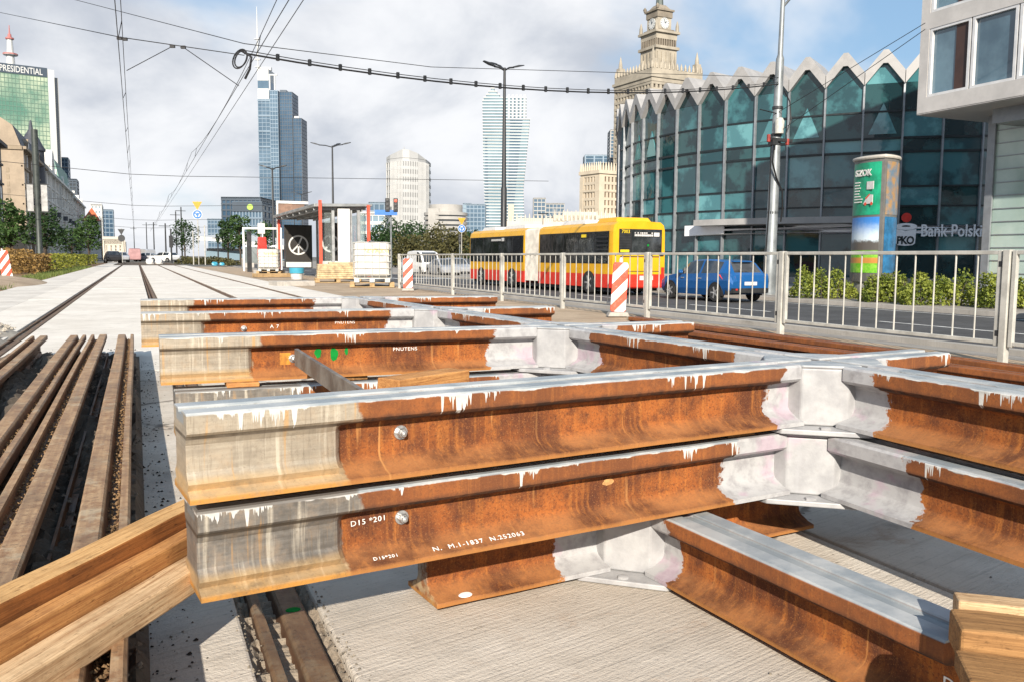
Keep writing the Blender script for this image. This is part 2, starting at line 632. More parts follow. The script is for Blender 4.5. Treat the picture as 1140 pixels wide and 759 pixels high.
def old_rail_mat(k=1.0, name='worn_rail_steel'):
    m = bpy.data.materials.new(name)
    m.use_nodes = True
    g = G(m.node_tree)
    b = m.node_tree.nodes['Principled BSDF']
    v = g.tc()
    x, y, z = g.sep(v)
    v = g.xyz(g.add(x, g.mul(g.rnd(), 20)), y, z)
    n = g.noise(v, 4, 5, 0.6)
    st = g.noise(g.xyz(g.add(g.mul(x, 80), g.mul(g.rnd(), 9)), g.mul(y, 2.5), g.mul(z, 60)), 1.0, 4, 0.6)
    f = g.noise(v, 60, 4, 0.7)
    top = g.step(z, 0.168, 0.004)
    ct = g.mix(g.ss(st, 0.35, 0.65), (0.34, 0.20, 0.10), (0.43, 0.28, 0.155))
    ct = g.mix(g.ss(g.noise(v, 17, 5, 0.7), 0.46, 0.64, 0, 0.75), ct, (0.20, 0.095, 0.042))
    ct = g.mix(g.ss(g.noise(v, 9, 4, 0.7), 0.55, 0.66, 0, 0.7), ct, (0.47, 0.37, 0.24))
    ct = g.mix(g.ss(n, 0.46, 0.7, 0, 0.7), ct, (0.165, 0.105, 0.062))
    cs = g.mix(g.ss(n, 0.35, 0.65), (0.09, 0.045, 0.022), (0.20, 0.095, 0.042))
    c = g.mix(top, cs, ct)
    c = g.mix(g.ss(f, 0.54, 0.72, 0, 0.6), c, (0.05, 0.032, 0.022))
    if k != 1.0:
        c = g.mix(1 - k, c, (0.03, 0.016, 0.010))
    g.link(b.inputs['Base Color'], c)
    g.link(b.inputs['Roughness'], g.ss(st, 0.3, 0.7, 0.5, 0.8))
    b.inputs['Metallic'].default_value = 0.2
    g.link(b.inputs['Normal'], g.bump(g.add(f, g.noise(v, 17, 4)), 0.3, 0.004))
    return m


M['old_rail'] = old_rail_mat()
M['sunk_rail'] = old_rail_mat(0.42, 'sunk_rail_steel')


def nt_vor_edge(g, v):
    x, y, z = g.sep(v)
    w = g.noise(v, 2.3, 4, 0.6)
    n = g.nt.nodes.new('ShaderNodeTexVoronoi')
    n.feature = 'DISTANCE_TO_EDGE'
    g.link(n.inputs['Vector'], g.xyz(g.add(x, g.mul(w, 0.6)), g.add(y, g.mul(w, 0.9)), 0.0))
    n.inputs['Scale'].default_value = 0.55
    return n.outputs['Distance']


def concrete_mat(name, c1, c2, stain=(0.16, 0.14, 0.12), broom=(2.5, 95.0), bstr=0.5, rot=0.25, fine=90, rust=0.0):
    m = bpy.data.materials.new(name)
    m.use_nodes = True
    g = G(m.node_tree)
    b = m.node_tree.nodes['Principled BSDF']
    v = g.tc()
    x, y, z = g.sep(v)
    a = g.add(g.mul(x, cos(rot)), g.mul(y, sin(rot)))
    d = g.sub(g.mul(y, cos(rot)), g.mul(x, sin(rot)))
    n = g.noise(v, 0.9, 6, 0.6)
    n2 = g.noise(v, 6, 5, 0.65)
    f = g.noise(v, fine, 4, 0.7)
    line = g.noise(g.xyz(g.mul(a, broom[0]), g.mul(d, broom[1]), 0.0), 1.0, 3, 0.6)
    c = g.mix(g.ss(n, 0.35, 0.65), c2, c1)
    c = g.mix(g.ss(n2, 0.5, 0.78, 0, 0.45), c, tuple(q * 0.62 for q in c2))
    c = g.mix(g.ss(line, 0.52, 0.72, 0, 0.32), c, tuple(q * 0.5 for q in c2))
    c = g.mix(g.ss(f, 0.56, 0.74, 0, 0.4), c, tuple(q * 0.42 for q in c2))
    c = g.mix(g.mul(g.ss(g.noise(v, 2.1, 4), 0.60, 0.72), 0.4), c, stain)
    if rust:
        c = g.mix(g.ss(g.noise(v, 3.3, 5, 0.7, 0.6), 0.58, 0.76, 0, rust), c, (0.30, 0.16, 0.075))
        c = g.mix(g.ss(g.noise(v, 5.0, 5, 0.75, 0.3), 0.60, 0.72, 0, 0.5), c, (0.20, 0.175, 0.15))
        c = g.mix(g.ss(g.noise(v, 27, 3, 0.7), 0.66, 0.74, 0, 0.7), c, (0.14, 0.115, 0.09))
        vn = nt_vor_edge(g, v)
        c = g.mix(g.mul(g.ss(vn, 0.012, 0.003), 0.75), c, (0.12, 0.10, 0.08))
    g.link(b.inputs['Base Color'], c)
    b.inputs['Roughness'].default_value = 0.88
    b.inputs['Specular IOR Level'].default_value = 0.25
    g.link(b.inputs['Normal'], g.bump(g.add(g.mul(line, 1.0), g.add(f, g.mul(n2, 1.0))), bstr, 0.006))
    return m


M['slab'] = concrete_mat('slab_concrete', (0.60, 0.55, 0.48), (0.46, 0.405, 0.335), bstr=0.6, rust=0.6)
M['path'] = concrete_mat('path_concrete', (0.64, 0.60, 0.54), (0.52, 0.48, 0.43), bstr=0.25)
M['sand'] = concrete_mat('sandy_ground', (0.44, 0.34, 0.24), (0.32, 0.24, 0.165), stain=(0.2, 0.14, 0.09), broom=(20, 20), bstr=0.6)
M['dirt'] = concrete_mat('dark_dirt', (0.15, 0.12, 0.09), (0.08, 0.062, 0.046), stain=(0.02, 0.018, 0.015), broom=(30, 30), bstr=1.0, fine=55)
M['asphalt'] = concrete_mat('asphalt', (0.085, 0.085, 0.088), (0.06, 0.06, 0.062), stain=(0.04, 0.04, 0.042), broom=(4, 4), bstr=0.3)
M['pavement'] = concrete_mat('pavement', (0.30, 0.28, 0.25), (0.23, 0.21, 0.19), broom=(1, 6), bstr=0.2)
M['ground'] = concrete_mat('ground_cover', (0.17, 0.165, 0.15), (0.12, 0.115, 0.10), broom=(1, 1), bstr=0.2)
M['kerb'] = concrete_mat('kerb_stone', (0.42, 0.39, 0.35), (0.32, 0.30, 0.27), bstr=0.2)
M['marking'] = mat('road_marking', (0.62, 0.62, 0.60), 0.7, var=0.35, scale=3)
M['gravel'] = concrete_mat('gravel_stone', (0.40, 0.36, 0.30), (0.24, 0.21, 0.175), broom=(20, 20), bstr=0.6)
M['soil'] = concrete_mat('soil', (0.26, 0.17, 0.10), (0.17, 0.105, 0.06), stain=(0.11, 0.07, 0.04), broom=(9, 9), bstr=0.8)


def leaf_mat(name, a, b_, rough=0.6):
    m = bpy.data.materials.new(name)
    m.use_nodes = True
    g = G(m.node_tree)
    b = m.node_tree.nodes['Principled BSDF']
    v = g.tc()
    n = g.noise(v, 1.6, 4, 0.7)
    n2 = g.noise(v, 13.0, 2, 0.7)
    c = g.mix(g.ss(n, 0.35, 0.65), a, b_)
    c = g.mix(g.ss(n2, 0.5, 0.7, 0, 0.6), c, tuple(min(1, q * 1.7) for q in b_))
    g.link(b.inputs['Base Color'], c)
    b.inputs['Roughness'].default_value = rough
    b.inputs['Specular IOR Level'].default_value = 0.3
    tr = m.node_tree.nodes.new('ShaderNodeBsdfTranslucent')
    g.link(tr.inputs[0], c)
    mx = m.node_tree.nodes.new('ShaderNodeMixShader')
    mx.inputs[0].default_value = 0.3
    out = m.node_tree.nodes['Material Output']
    m.node_tree.links.new(b.outputs[0], mx.inputs[1])
    m.node_tree.links.new(tr.outputs[0], mx.inputs[2])
    m.node_tree.links.new(mx.outputs[0], out.inputs[0])
    return m


M['leaf'] = leaf_mat('tree_leaf', (0.022, 0.050, 0.014), (0.055, 0.105, 0.025))
M['leaf_dark'] = leaf_mat('dark_leaf', (0.014, 0.034, 0.012), (0.035, 0.072, 0.02))
M['leaf_olive'] = leaf_mat('olive_leaf', (0.05, 0.05, 0.02), (0.11, 0.10, 0.035))
M['leaf_yellow'] = leaf_mat('hedge_leaf', (0.08, 0.10, 0.015), (0.24, 0.24, 0.03))
M['leaf_brown'] = leaf_mat('dry_hedge_leaf', (0.15, 0.085, 0.03), (0.30, 0.19, 0.06))
M['leaf_shrub'] = leaf_mat('shrub_leaf', (0.09, 0.13, 0.02), (0.26, 0.29, 0.05))
M['grass'] = leaf_mat('grass_blade', (0.06, 0.10, 0.02), (0.16, 0.19, 0.05))
M['bark'] = mat('bark', (0.06, 0.045, 0.032), 0.9, var=0.4, scale=8)


# ================================================================== the setting
ROADZ = -0.60


def gz(x):
    if x <= 7.4:
        return 0.0
    if x < 14.0:
        return ROADZ * (x - 7.4) / 6.6
    return ROADZ


def sheet(name, x0, x1, y0, y1, dz, m, label_kind='structure', xs=None):
    mb = MB()
    cuts = sorted(set([x0, x1] + [c for c in (7.4, 14.0) if x0 < c < x1] + (xs or [])))
    for a, b in zip(cuts[:-1], cuts[1:]):
        mb.poly([(a, y0, gz(a) + dz), (b, y0, gz(b) + dz), (b, y1, gz(b) + dz), (a, y1, gz(a) + dz)])
    return struct(mb.build(name, m), label_kind)


sheet('ground', -4000, 4000, -400, 7000, -0.062, M['ground'])
sheet('sand_strip', 4.3, 7.4, -6, 78, -0.012, M['sand'])
sheet('dirt_bed', -2.0, 4.31, -6, 130, -0.045, M['dirt'])
sheet('pavement', 7.4, 9.4, -20, 500, -0.02, M['pavement'])
sheet('road', 9.4, 21.5, -60, 900, -0.016, M['asphalt'])
mb = MB()
mb.box(21.5, 21.75, -60, 600, ROADZ - 0.3, ROADZ + 0.12)
mb.box(9.25, 9.4, -60, 600, gz(9.4) - 0.3, gz(9.4) + 0.06)
struct(mb.build('kerb', M['kerb']))
sheet('far_pavement', 21.75, 80, -60, 300, 0.10, M['pavement'])
sheet('verge', -16, -3.05, 8, 120, -0.045, M['soil'])
sheet('footpath', -3.05, -1.98, 12.5, 150, -0.004, M['path'])
mb = MB()
for x in (12.6, 16.9):
    y = -20
    while y < 160:
        mb.poly([(x - 0.07, y, gz(x - 0.07) - 0.011), (x + 0.07, y, gz(x + 0.07) - 0.011), (x + 0.07, y + 4, gz(x + 0.07) - 0.011), (x - 0.07, y + 4, gz(x - 0.07) - 0.011)])
        y += 8
for x in (9.75, 21.0):
    mb.poly([(x - 0.06, -60, gz(x - 0.06) - 0.011), (x + 0.06, -60, gz(x + 0.06) - 0.011), (x + 0.06, 500, gz(x + 0.06) - 0.011), (x - 0.06, 500, gz(x - 0.06) - 0.011)])
struct(mb.build('road_markings', M['marking']))
# white zebra stripes and stop line beyond the bus
mb = MB()
for i in range(9):
    x = 13.2 + i * 0.9
    mb.poly([(x, 58, gz(x) - 0.010), (x + 0.45, 58, gz(x + 0.45) - 0.010), (x + 0.45, 62, gz(x + 0.45) - 0.010), (x, 62, gz(x) - 0.010)])
struct(mb.build('crossing_markings', M['marking']))

# track slabs between the rail grooves
GROOVES = [-1.20, 0.30, 1.90, 3.30]
edges = [(-1.98, -1.29), (-1.11, 0.205), (0.395, 1.81), (1.99, 3.21), (3.39, 4.30)]
mb = MB()
mb.box(1.822, 1.978, -5, 7.2, -0.25, -0.0015)
mb.box(3.222, 3.378, -5, 7.2, -0.25, -0.001)
for (a, b) in edges:
    y = -5.0
    while y < 84:
        L = 6.1
        mb.box(a, b, y + 0.006, y + L - 0.006, -0.25, random.uniform(-0.003, 0.003), 1 if y > 5 else 0)
        y += L
struct(mb.build('track_slab', [M['slab'], concrete_mat('new_slab_concrete', (0.70, 0.655, 0.59), (0.60, 0.555, 0.49), stain=(0.38, 0.33, 0.28), bstr=0.4)], bevel=0.008))


def grooved_rail_profile(flip=False, h=0.18):
    """old grooved tram rail: wide running head, groove, thin lip, web and foot"""
    p = [(-0.075, 0), (0.075, 0), (0.075, 0.011), (0.02, 0.024), (0.008, 0.04), (0.008, 0.118), (0.03, 0.128), (0.062, 0.136), (0.062, h - 0.006), (0.056, h),
         (0.036, h), (0.032, h - 0.042), (0.006, h - 0.045), (-0.004, h - 0.006), (-0.010, h), (-0.060, h), (-0.066, h - 0.006), (-0.066, 0.146), (-0.012, 0.126), (-0.008, 0.118), (-0.008, 0.04), (-0.02, 0.024), (-0.075, 0.011)]
    if flip:
        p = [(-a, b) for a, b in reversed(p)]
    return p


def old_rail(x, y0, y1, z, flip, label, tilt=0.0, rz=0.0, group='old rails laid out beside the track', name='old_rail', h=0.18):
    mb = MB()
    prof = grooved_rail_profile(flip, h)
    n = 40
    rings = []
    for i in range(n + 1):
        t = (i / n) ** 1.0
        yy = y0 + (y1 - y0) * t
        w = 0.002 * sin(yy * 1.3 + x * 9)
        rings.append([(p[0] + w, yy - y0, p[1]) for p in prof])
    mb.loft(list(rings))
    o = mb.build(name, M['sunk_rail' if name == 'embedded_rail' else 'old_rail'], smooth=30, loc=(x, y0, z), recalc=True)
    o.rotation_euler = (0, tilt, rz)
    return tag(o, label, 'rail', group)


# rails already set into the grooves
for i, x in enumerate(GROOVES):
    lab = ['rusty rail sunk in the leftmost slab groove, running past the gravel heap',
           'brown sunk rail with a green paint dot, disappearing under the stacked crossings',
           'sunk rail in the groove coming out behind the crossings, left of the shelter',
           'sunk rail in the slab groove closest to the bus shelter'][i]
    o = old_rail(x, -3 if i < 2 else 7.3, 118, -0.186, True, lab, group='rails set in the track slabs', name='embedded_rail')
    if i == 1:
        d = MB().lathe([(0.0, 0.0), (0.019, 0.0), (0.017, 0.0012), (0, 0.0013)], 16, c=(0.0, 0, 0))
        p = gnd(297, 682, -0.004)
        dd = d.build('paint_mark', M['green_paint'], o, loc=(0.036, p.y + 3, 0.1805))
        dd.scale = (1.0, 0.8, 1)

mb = MB()
for i, x in enumerate(GROOVES):
    y0 = -3 if i < 2 else 7.3
    rows_ = []
    y = y0
    while y < (14 if i < 2 else 40):
        rows_.append([(x + o_, y, -0.022 + random.uniform(-0.012, 0.012) - (0.012 if abs(o_) < 0.08 else 0)) for o_ in (-0.096, -0.083, -0.07, 0.07, 0.083, 0.096)])
        y += 0.03 if y < 4 else 0.25
    mb.loft(rows_, caps=False, closed=False)
struct(mb.build('groove_dirt', concrete_mat('groove_dirt', (0.40, 0.34, 0.26), (0.20, 0.16, 0.12), broom=(30, 30), bstr=1.0, fine=70)), 'stuff')

# ================================================================== the stacked crossings
RH = 0.175


def rail_section(t, L=0):
    w = 0.026 + 0.030 * t
    pts = [(-0.09, 0.0), (-0.09, 0.012), (-0.066, 0.0175 + 0.004 * t), (-(w + 0.022), 0.0275 + 0.009 * t), (-(w + 0.011), 0.0325 + 0.010 * t), (-(w + 0.004), 0.040 + 0.010 * t), (-w, 0.051 + 0.006 * t), (-w, 0.110), (-(w + 0.005), 0.118), (-0.064, 0.127), (-0.0725, 0.135),
           (-0.0725, 0.1685), (-0.067, RH), (-0.022, RH), (-0.018, RH - 0.009)]
    return pts + [(-a, b) for a, b in reversed(pts)]


def crossing_rail(parent, p, ang, L, silver=0.0, dark=0.2, ps=-1.0, pe=-1.0, seed=0.0, top=1.0, name='rail', drip=1.0):
    mb = MB()
    xs = [0.0]
    if silver > 0:
        xs += [silver - 0.03, silver - 0.012, silver + 0.004, silver + 0.02]
    x = max(xs[-1] + 0.1, 0.1)
    while x < L - 0.03:
        xs.append(x)
        x += 0.12
    xs.append(L)
    rings = []
    for x in xs:
        if silver > 0:
            u = min(1, max(0, (silver + 0.012 - x) / 0.035))
            t = u * u * (3 - 2 * u)
        else:
            t = 0
        j = 0.0012 * sin(x * 23 + seed * 5)
        rings.append([(x, q[0] + (j if abs(q[0]) > 0.06 else 0), q[1]) for q in rail_section(t)])
    mb.loft(rings)
    o = mb.build(name, M['rail'], parent, smooth=23, loc=p, rz=ang, recalc=True, bevel=0.0)
    for k, v in (('silver', silver), ('dark', dark), ('paint_start', ps), ('paint_end', pe), ('len', L), ('seed', seed), ('top_paint', top), ('drip', drip)):
        o[k] = float(v)
    return o


def hexbolt(parent, x, y, z, s=1.0, along=-1):
    """bolt head with washer standing out of a web towards -y"""
    mb = MB()
    a = along
    mb.lathe([(0, 0), (0.020 * s, 0), (0.020 * s, a * 0.004), (0.0, a * 0.004)], 18, c=(x, y, z), axis='Y')
    mb.lathe([(0.0, a * 0.004), (0.0145 * s, a * 0.004), (0.0145 * s, a * 0.014), (0.012 * s, a * 0.016), (0.0, a * 0.016)], 6, c=(x, y, z), axis='Y')
    mb.lathe([(0.0, a * 0.016), (0.008 * s, a * 0.016), (0.008 * s, a * 0.024), (0.0, a * 0.026)], 10, c=(x, y, z), axis='Y')
    return mb.build('bolt', M['bolt_steel'], parent, smooth=30, recalc=True)


def frog(parent, p, ang=0.0):
    s, c = 0.165, 0.0735
    gw = 0.018
    mb = MB()
    octo = [(-s, -c), (-c, -s), (c, -s), (s, -c), (s, c), (c, s), (-c, s), (-s, c)]
    mb.prism(octo, 0.0, RH - 0.0085)
    q = [(-s, -c), (-c, -s), (-gw, -s), (-gw, -gw), (-s, -gw)]
    for k in range(4):
        mb.prism(q, RH - 0.0085, RH + 0.0008, mat=Matrix.Rotation(k * pi / 2, 4, 'Z'))
    o = mb.build('frog_casting', M['frog'], parent, loc=p, rz=ang, bevel=0.007)
    mb = MB()
    s2, c2 = 0.255, 0.085
    octo = [(-s2, -c2), (-c2, -s2), (c2, -s2), (s2, -c2), (s2, c2), (c2, s2), (-c2, s2), (-s2, c2)]
    mb.prism(octo, -0.016, -0.001)
    pl = mb.build('base_plate', M['frog'], o, bevel=0.003)
    mb = MB()
    mb.lathe([(0, 0), (0.016, 0), (0.016, 0.006), (0.012, 0.008), (0, 0.008)], 6, c=(-0.155, -0.155, -0.001))
    mb.build('bolt', M['frog'], pl, smooth=30)
    return o


def line_pt(a, b, t):
    return (a[0] + (b[0] - a[0]) * t, a[1] + (b[1] - a[1]) * t, 0)


def crossing(name, label, z, joints, arms, group='stacked tram track crossings'):
    """joints: list of (x, y, angle); arms: dicts"""
    ox, oy = joints[0][0], joints[0][1]
    root = thing(name, label, 'track crossing', (ox, oy, z), 0, group)
    made = []
    for (x, y, a) in joints:
        frog(root, (x - ox, y - oy, 0), a)
    for a in arms:
        p0, p1 = a['p']
        d = Vector((p1[0] - p0[0], p1[1] - p0[1]))
        ang = atan2(d.y, d.x)
        L = d.length - a.get('trim1', 0) - a.get('trim0', 0)
        st = (p0[0] - ox + cos(ang) * a.get('trim0', 0), p0[1] - oy + sin(ang) * a.get('trim0', 0), 0)
        o = crossing_rail(root, st, ang, L, a.get('silver', 0), a.get('dark', 0.2), a.get('ps', -1), a.get('pe', -1), a.get('seed', 0), a.get('top', 1.0), 'rail', a.get('drip', 1.0))
        for (bx, bz, bs) in a.get('bolts', []):
            hexbolt(o, bx, -0.0262, bz, bs)
        made.append(o)
    return root, made


T = 0.165
J2, J3, J4, J5 = (1.915, 2.03), (1.775, 3.50), (1.655, 4.93), (1.56, 6.45)
A2s, A4s, A5s, A6s = (0.07, 1.815), (0.07, 3.505), (0.015, 4.99), (0.02, 6.50)
aA = atan2(J2[1] - A2s[1], J2[0] - A2s[0])
top_x, arms2 = crossing('track_crossing', 'longest grey topped rusty crossing, uppermost of the stack, with four white painted joints', 0.405,
    [(J2[0], J2[1], aA), (J3[0], J3[1], 0), (J4[0], J4[1], -0.04), (J5[0], J5[1], -0.03)],
    [dict(p=(A2s, J2), trim1=T, silver=0.315, dark=0.0, pe=0.075, seed=1.3, bolts=[(0.46, 0.088, 0.8)]),
     dict(p=(A4s, J3), trim1=T, silver=0.33, dark=0.15, pe=0.20, seed=2.9, bolts=[(0.49, 0.075, 0.8)]),
     dict(p=(A5s, J4), trim1=T, silver=0.31, dark=0.3, pe=0.14, seed=4.4, bolts=[(0.52, 0.08, 0.8)]),
     dict(p=(A6s, J5), trim1=T, silver=0.31, dark=0.3, pe=0.2, seed=5.7),
     dict(p=(J2, (1.915, 0.55)), trim0=T, ps=0.11, seed=6.1, bolts=[]),
     dict(p=(J3, J2), trim0=T, trim1=T, ps=0.16, pe=0.13, seed=7.7, bolts=[(0.62, 0.045, 0.9)]),
     dict(p=(J4, J3), trim0=T, trim1=T, ps=0.2, pe=0.1, seed=8.2),
     dict(p=(J5, J4), trim0=T, trim1=T, ps=0.2, pe=0.1, seed=9.2),
     dict(p=(J2, (2.46, 2.10)), trim0=T, ps=0.06, seed=10.1),
     dict(p=(J3, (2.46, 3.53)), trim0=T, ps=0.08, seed=11.3),
     dict(p=(J4, (2.40, 4.92)), trim0=T, ps=0.10, seed=12.5),
     dict(p=(J5, (2.62, 6.38)), trim0=T, ps=0.10, seed=13.5)])
J1, K3 = (1.862, 2.02), (1.78, 3.47)
A1s, A3s = (0.085, 1.812), (0.115, 3.43)
mid_x, arms1 = crossing('track_crossing', 'rusty crossing with dark machined rail end and pink streaked joint, second from the ground', 0.21,
    [(J1[0], J1[1], aA), (K3[0], K3[1], 0)],
    [dict(p=(A1s, J1), trim1=T, silver=0.30, dark=1.0, pe=0.19, seed=21.4, bolts=[(0.445, 0.090, 0.8)]),
     dict(p=(A3s, K3), trim1=T, silver=0.42, dark=0.9, pe=0.2, seed=22.9),
     dict(p=(J1, (1.862, 0.60)), trim0=T, ps=0.27, seed=23.6),
     dict(p=(K3, J1), trim0=T, trim1=T, ps=0.2, pe=0.2, seed=24.4),
     dict(p=(J1, (2.50, 2.10)), trim0=T, ps=0.1, seed=25.1)])
J0 = (1.335, 2.13)
low_x, arms0 = crossing('track_crossing', 'short rusty crossing on the concrete, lowest of the stack, with a white paint dot', 0.018,
    [(J0[0], J0[1], 0.06)],
    [dict(p=((0.645, 2.05), J0), trim1=T, pe=0.13, seed=31.2, top=0.7, drip=0.0),
     dict(p=(J0, (1.40, 1.075)), trim0=T, ps=0.06, seed=32.4, drip=0.0),
     dict(p=(J0, (1.30, 2.98)), trim0=T, ps=0.06, seed=33.4),
     dict(p=(J0, (1.98, 2.20)), trim0=T, ps=0.06, seed=34.9)])

# chalk writing, paint marks
def rail_text(o, body, x, y, z, size, tilt=0.0, name='chalk_writing', m=None, lay=0.0):
    Mx = Matrix.Translation((x, y, z)) @ Matrix.Rotation(tilt, 4, 'Y') @ Matrix.Rotation(pi / 2 - lay, 4, 'X') @ Matrix.Shear('XZ', 4, (0.0, 0.0))
    return text_mesh(name, body, size, m or M['chalk'], o, Mx, ext=0.0006, align='LEFT', sx=1.1, spacing=1.15, bold=0.0)


rail_text(arms1[0], 'D15 *201', 0.325, -0.0273, 0.086, 0.017, -0.04)
rail_text(arms1[0], 'D15*201', 0.36, -0.0745, 0.0185, 0.013, 0.0, lay=1.15)
rail_text(arms1[0], 'N.  M.1-1837  N.252063', 0.50, -0.079, 0.0172, 0.019, 0.0, lay=1.15)
rail_text(arms2[1], 'PNUTENS', 0.90, -0.0273, 0.090, 0.020, 0.0)
rail_text(arms2[2], 'A 7', 0.66, -0.0273, 0.078, 0.028, 0.0)
rail_text(arms2[2], 'PNUTENS', 1.02, -0.0273, 0.095, 0.022, 0.0)
rail_text(arms0[1], 'D3', 0.86, -0.0273, 0.062, 0.036, 0.0)


def blot(o, x, y, z, rx, rz_, m, name='paint_mark', n=14, seed=0):
    rr = random.Random(seed)
    pts = []
    for k in range(n):
        a = 2 * pi * k / n
        q = 1 + rr.uniform(-0.15, 0.15)
        pts.append((x + rx * q * cos(a), z + rz_ * q * sin(a)))
    mb = MB()
    mb.slabxz(pts, y - 0.001, y)
    return mb.build(name, m, o)


blot(arms2[1], 0.590, -0.0262, 0.092, 0.014, 0.019, M['green_paint'], seed=1)
blot(arms2[1], 0.655, -0.0262, 0.085, 0.015, 0.028, M['green_paint'], seed=2)
blot(arms2[1], 0.705, -0.0262, 0.097, 0.007, 0.016, M['green_paint'], seed=3)
mb = MB()
mb.box(0.44, 0.482, -0.0148, -0.0262, 0.05, 0.098)
mb.build('paint_mark', mat('orange_primer', (0.5, 0.2, 0.02), 0.7, var=0.4, scale=50), arms2[1])
blot(arms1[0], 1.02, -0.0272, 0.098, 0.018, 0.008, mat('tan_patch', (0.5, 0.27, 0.10), 0.8, var=0.4, scale=60), seed=5)
# round white paint dot lying on the foot of the lowest crossing
mb = MB()
mb.lathe([(0, 0), (0.019, 0), (0.017, 0.0012), (0, 0.0014)], 18)
o = mb.build('paint_mark', M['white_paint'], arms0[0])
o.location = (0.085, -0.0775, 0.0152)
o.rotation_euler = (radians(13), 0, 0)
o.scale = (1, 0.58, 1)

# ------------------------------------------------------------------ timbers and loose steel
def timber(name, label, p, d, L, w, h, m, cat='timber', group=None, bevel=0.004, tilt=0.0, roll=0.0):
    """beam that starts at p (near corner line, bottom) and runs along the ground direction d"""
    a = atan2(d[1], d[0])
    rr = random.Random(label)
    mb = MB()
    n = 10
    rings = []
    for i in range(n + 1):
        x = L * i / n
        jy, jz = rr.uniform(-0.0015, 0.0015), rr.uniform(-0.0015, 0.0015)
        rings.append([(x, -w / 2 + jy, 0), (x, w / 2 + jy, 0), (x, w / 2 + jy, h + jz), (x, -w / 2 + jy, h + jz)])
    mb.loft(rings)
    o = mb.build(name, m, None, bevel=bevel, loc=p, rz=a, recalc=True)
    o.rotation_euler = (roll, -tilt, a)
    return tag(o, label, cat, group)


d3 = Vector((0.575, 0.818)).normalized()
n3 = Vector((d3.y, -d3.x))
base = Vector((-0.24, 1.69))


def tpos(off, s):
    q = base + n3 * off + d3 * s
    return q


for (lab, off, s, L, w, z, h, m) in (
        ('tall orange timber farthest from the viewer of three beams laid over the old rails', 0.0325, -0.62, 1.30, 0.063, 0.182, 0.125, M['timber_red']),
        ('narrow middle timber of the three beams laid over the old rails', 0.087, -0.62, 1.22, 0.040, 0.182, 0.088, M['timber_orange']),
        ('pale flat timber closest to the viewer of three beams laid over the old rails', 0.143, -0.62, 1.04, 0.066, 0.182, 0.052, M['timber_pale'])):
    q = tpos(off, s)
    tb = timber('timber_beam', lab, (q.x, q.y, z), d3, L, w, h, m, group='timbers laid over the old rails')
    if h > 0.1:                                   # shade painted into the reddish sawn sides, below a paler top
        tb.data.materials.append(M['timber_shaded_side'])
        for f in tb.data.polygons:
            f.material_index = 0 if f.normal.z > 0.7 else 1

# wooden blocks at the lower right corner
pw = gnd(1078, 684, 0.255)
timber('timber_block', 'weathered plank with a knot on the end of the lowest crossing rail', (1.30, 1.03, 0.196), (0.763, -0.646), 0.5, 0.10, 0.062, M['timber_old'], group='wood blocks at the rail end', bevel=0.006)
timber('timber_block', 'pale split batten lying behind the knotty plank at the rail end', (1.375, 1.09, 0.192), (0.763, -0.646), 0.5, 0.05, 0.072, M['timber_pale'], group='wood blocks at the rail end', bevel=0.004)
timber('timber_block', 'dark stained block in front of the knotty plank at the rail end', (1.215, 0.945, 0.192), (0.763, -0.646), 0.5, 0.12, 0.035, M['timber_old'], group='wood blocks at the rail end', bevel=0.005)
# packers between the levels
for (lab, px, py, dep, w, l, h, rz_) in (
        ('pale wooden wedge under the second rail, beside the leaning steel bar', 432, 428, 2.75, 0.10, 0.34, 0.05, 0.5),
        ('short wooden packer showing below the far rail near the white joint', 480, 352, 4.5, 0.12, 0.3, 0.05, 0.2)):
    p = atd(px, py, dep)
    timber('wood_packer', lab, (p.x, p.y, max(0.386, p.z - 0.03) if dep < 4 else 0.30), (cos(rz_), sin(rz_)), l, w, h, M['timber_orange'], group='packers under the crossings')
for (x, y, z, lab) in ((0.30, 3.46, 0.386, 'wood packer on the lower rail below the far left rail end'),):
    timber('wood_packer', lab, (x, y - 0.02, z - 0.0), (1, 0), 0.12, 0.10, 0.018, M['timber_orange'], group='packers under the crossings')
for x, y in ((0.5, 1.86), (1.5, 1.97), (1.85, 1.2), (0.75, 3.46)):
    timber('wood_packer', 'thin wood packer between two crossing levels', (x, y, 0.3855), (1, 0.1), 0.10, 0.07, 0.0185, M['timber_old'], group='thin packers between crossing levels')
# leaning flat bar
a, b = atd(330, 397, 3.20), atd(436, 468, 2.02)
mb = MB()
mb.beam(a, b, 0.014, 0.062)
tag(mb.build('steel_bar', mat('flat_bar', (0.20, 0.17, 0.14), 0.55, 0.3, var=0.45, scale=10, col2=(0.10, 0.075, 0.06)), bevel=0.001), 'flat grey steel bar slanting from the bolt to the rail in front', 'steel bar')

# old rails stacked left
old_rail(-0.790, -0.6, 8.45, 0.008, True, 'old grooved rail with sawn end, leftmost of the laid out rails')
old_rail(-0.485, -0.6, 8.42, 0.008, False, 'old rail with yellowish scale on top, second from the left of the laid out rails')
old_rail(-0.325, -0.6, 8.42, 0.008, True, 'old rail with a ring mark, third from the left of the laid out rails')
old_rail(-0.100, -0.6, 8.35, 0.008, False, 'old grooved rail beside the shaded strip of slab, nearest the crossings')
mb = MB()
mb.box(-0.015, 0.015, 0, 8.0, 0, 0.035)
mb.box(-0.015, -0.006, 0, 8.0, 0.035, 0.075)
tag(mb.build('angle_iron', M['old_rail'], loc=(-0.225, -0.3, 0.012), rz=0.0), 'thin dark angle iron lying low between the two nearest old rails', 'angle iron')
tag(MB().box(-0.02, 0.02, 0, 7.9, 0, 0.045).build('angle_iron', M['old_rail'], loc=(-0.62, -0.3, 0.012)), 'thin dark bar lying low between the two left old rails', 'angle iron')

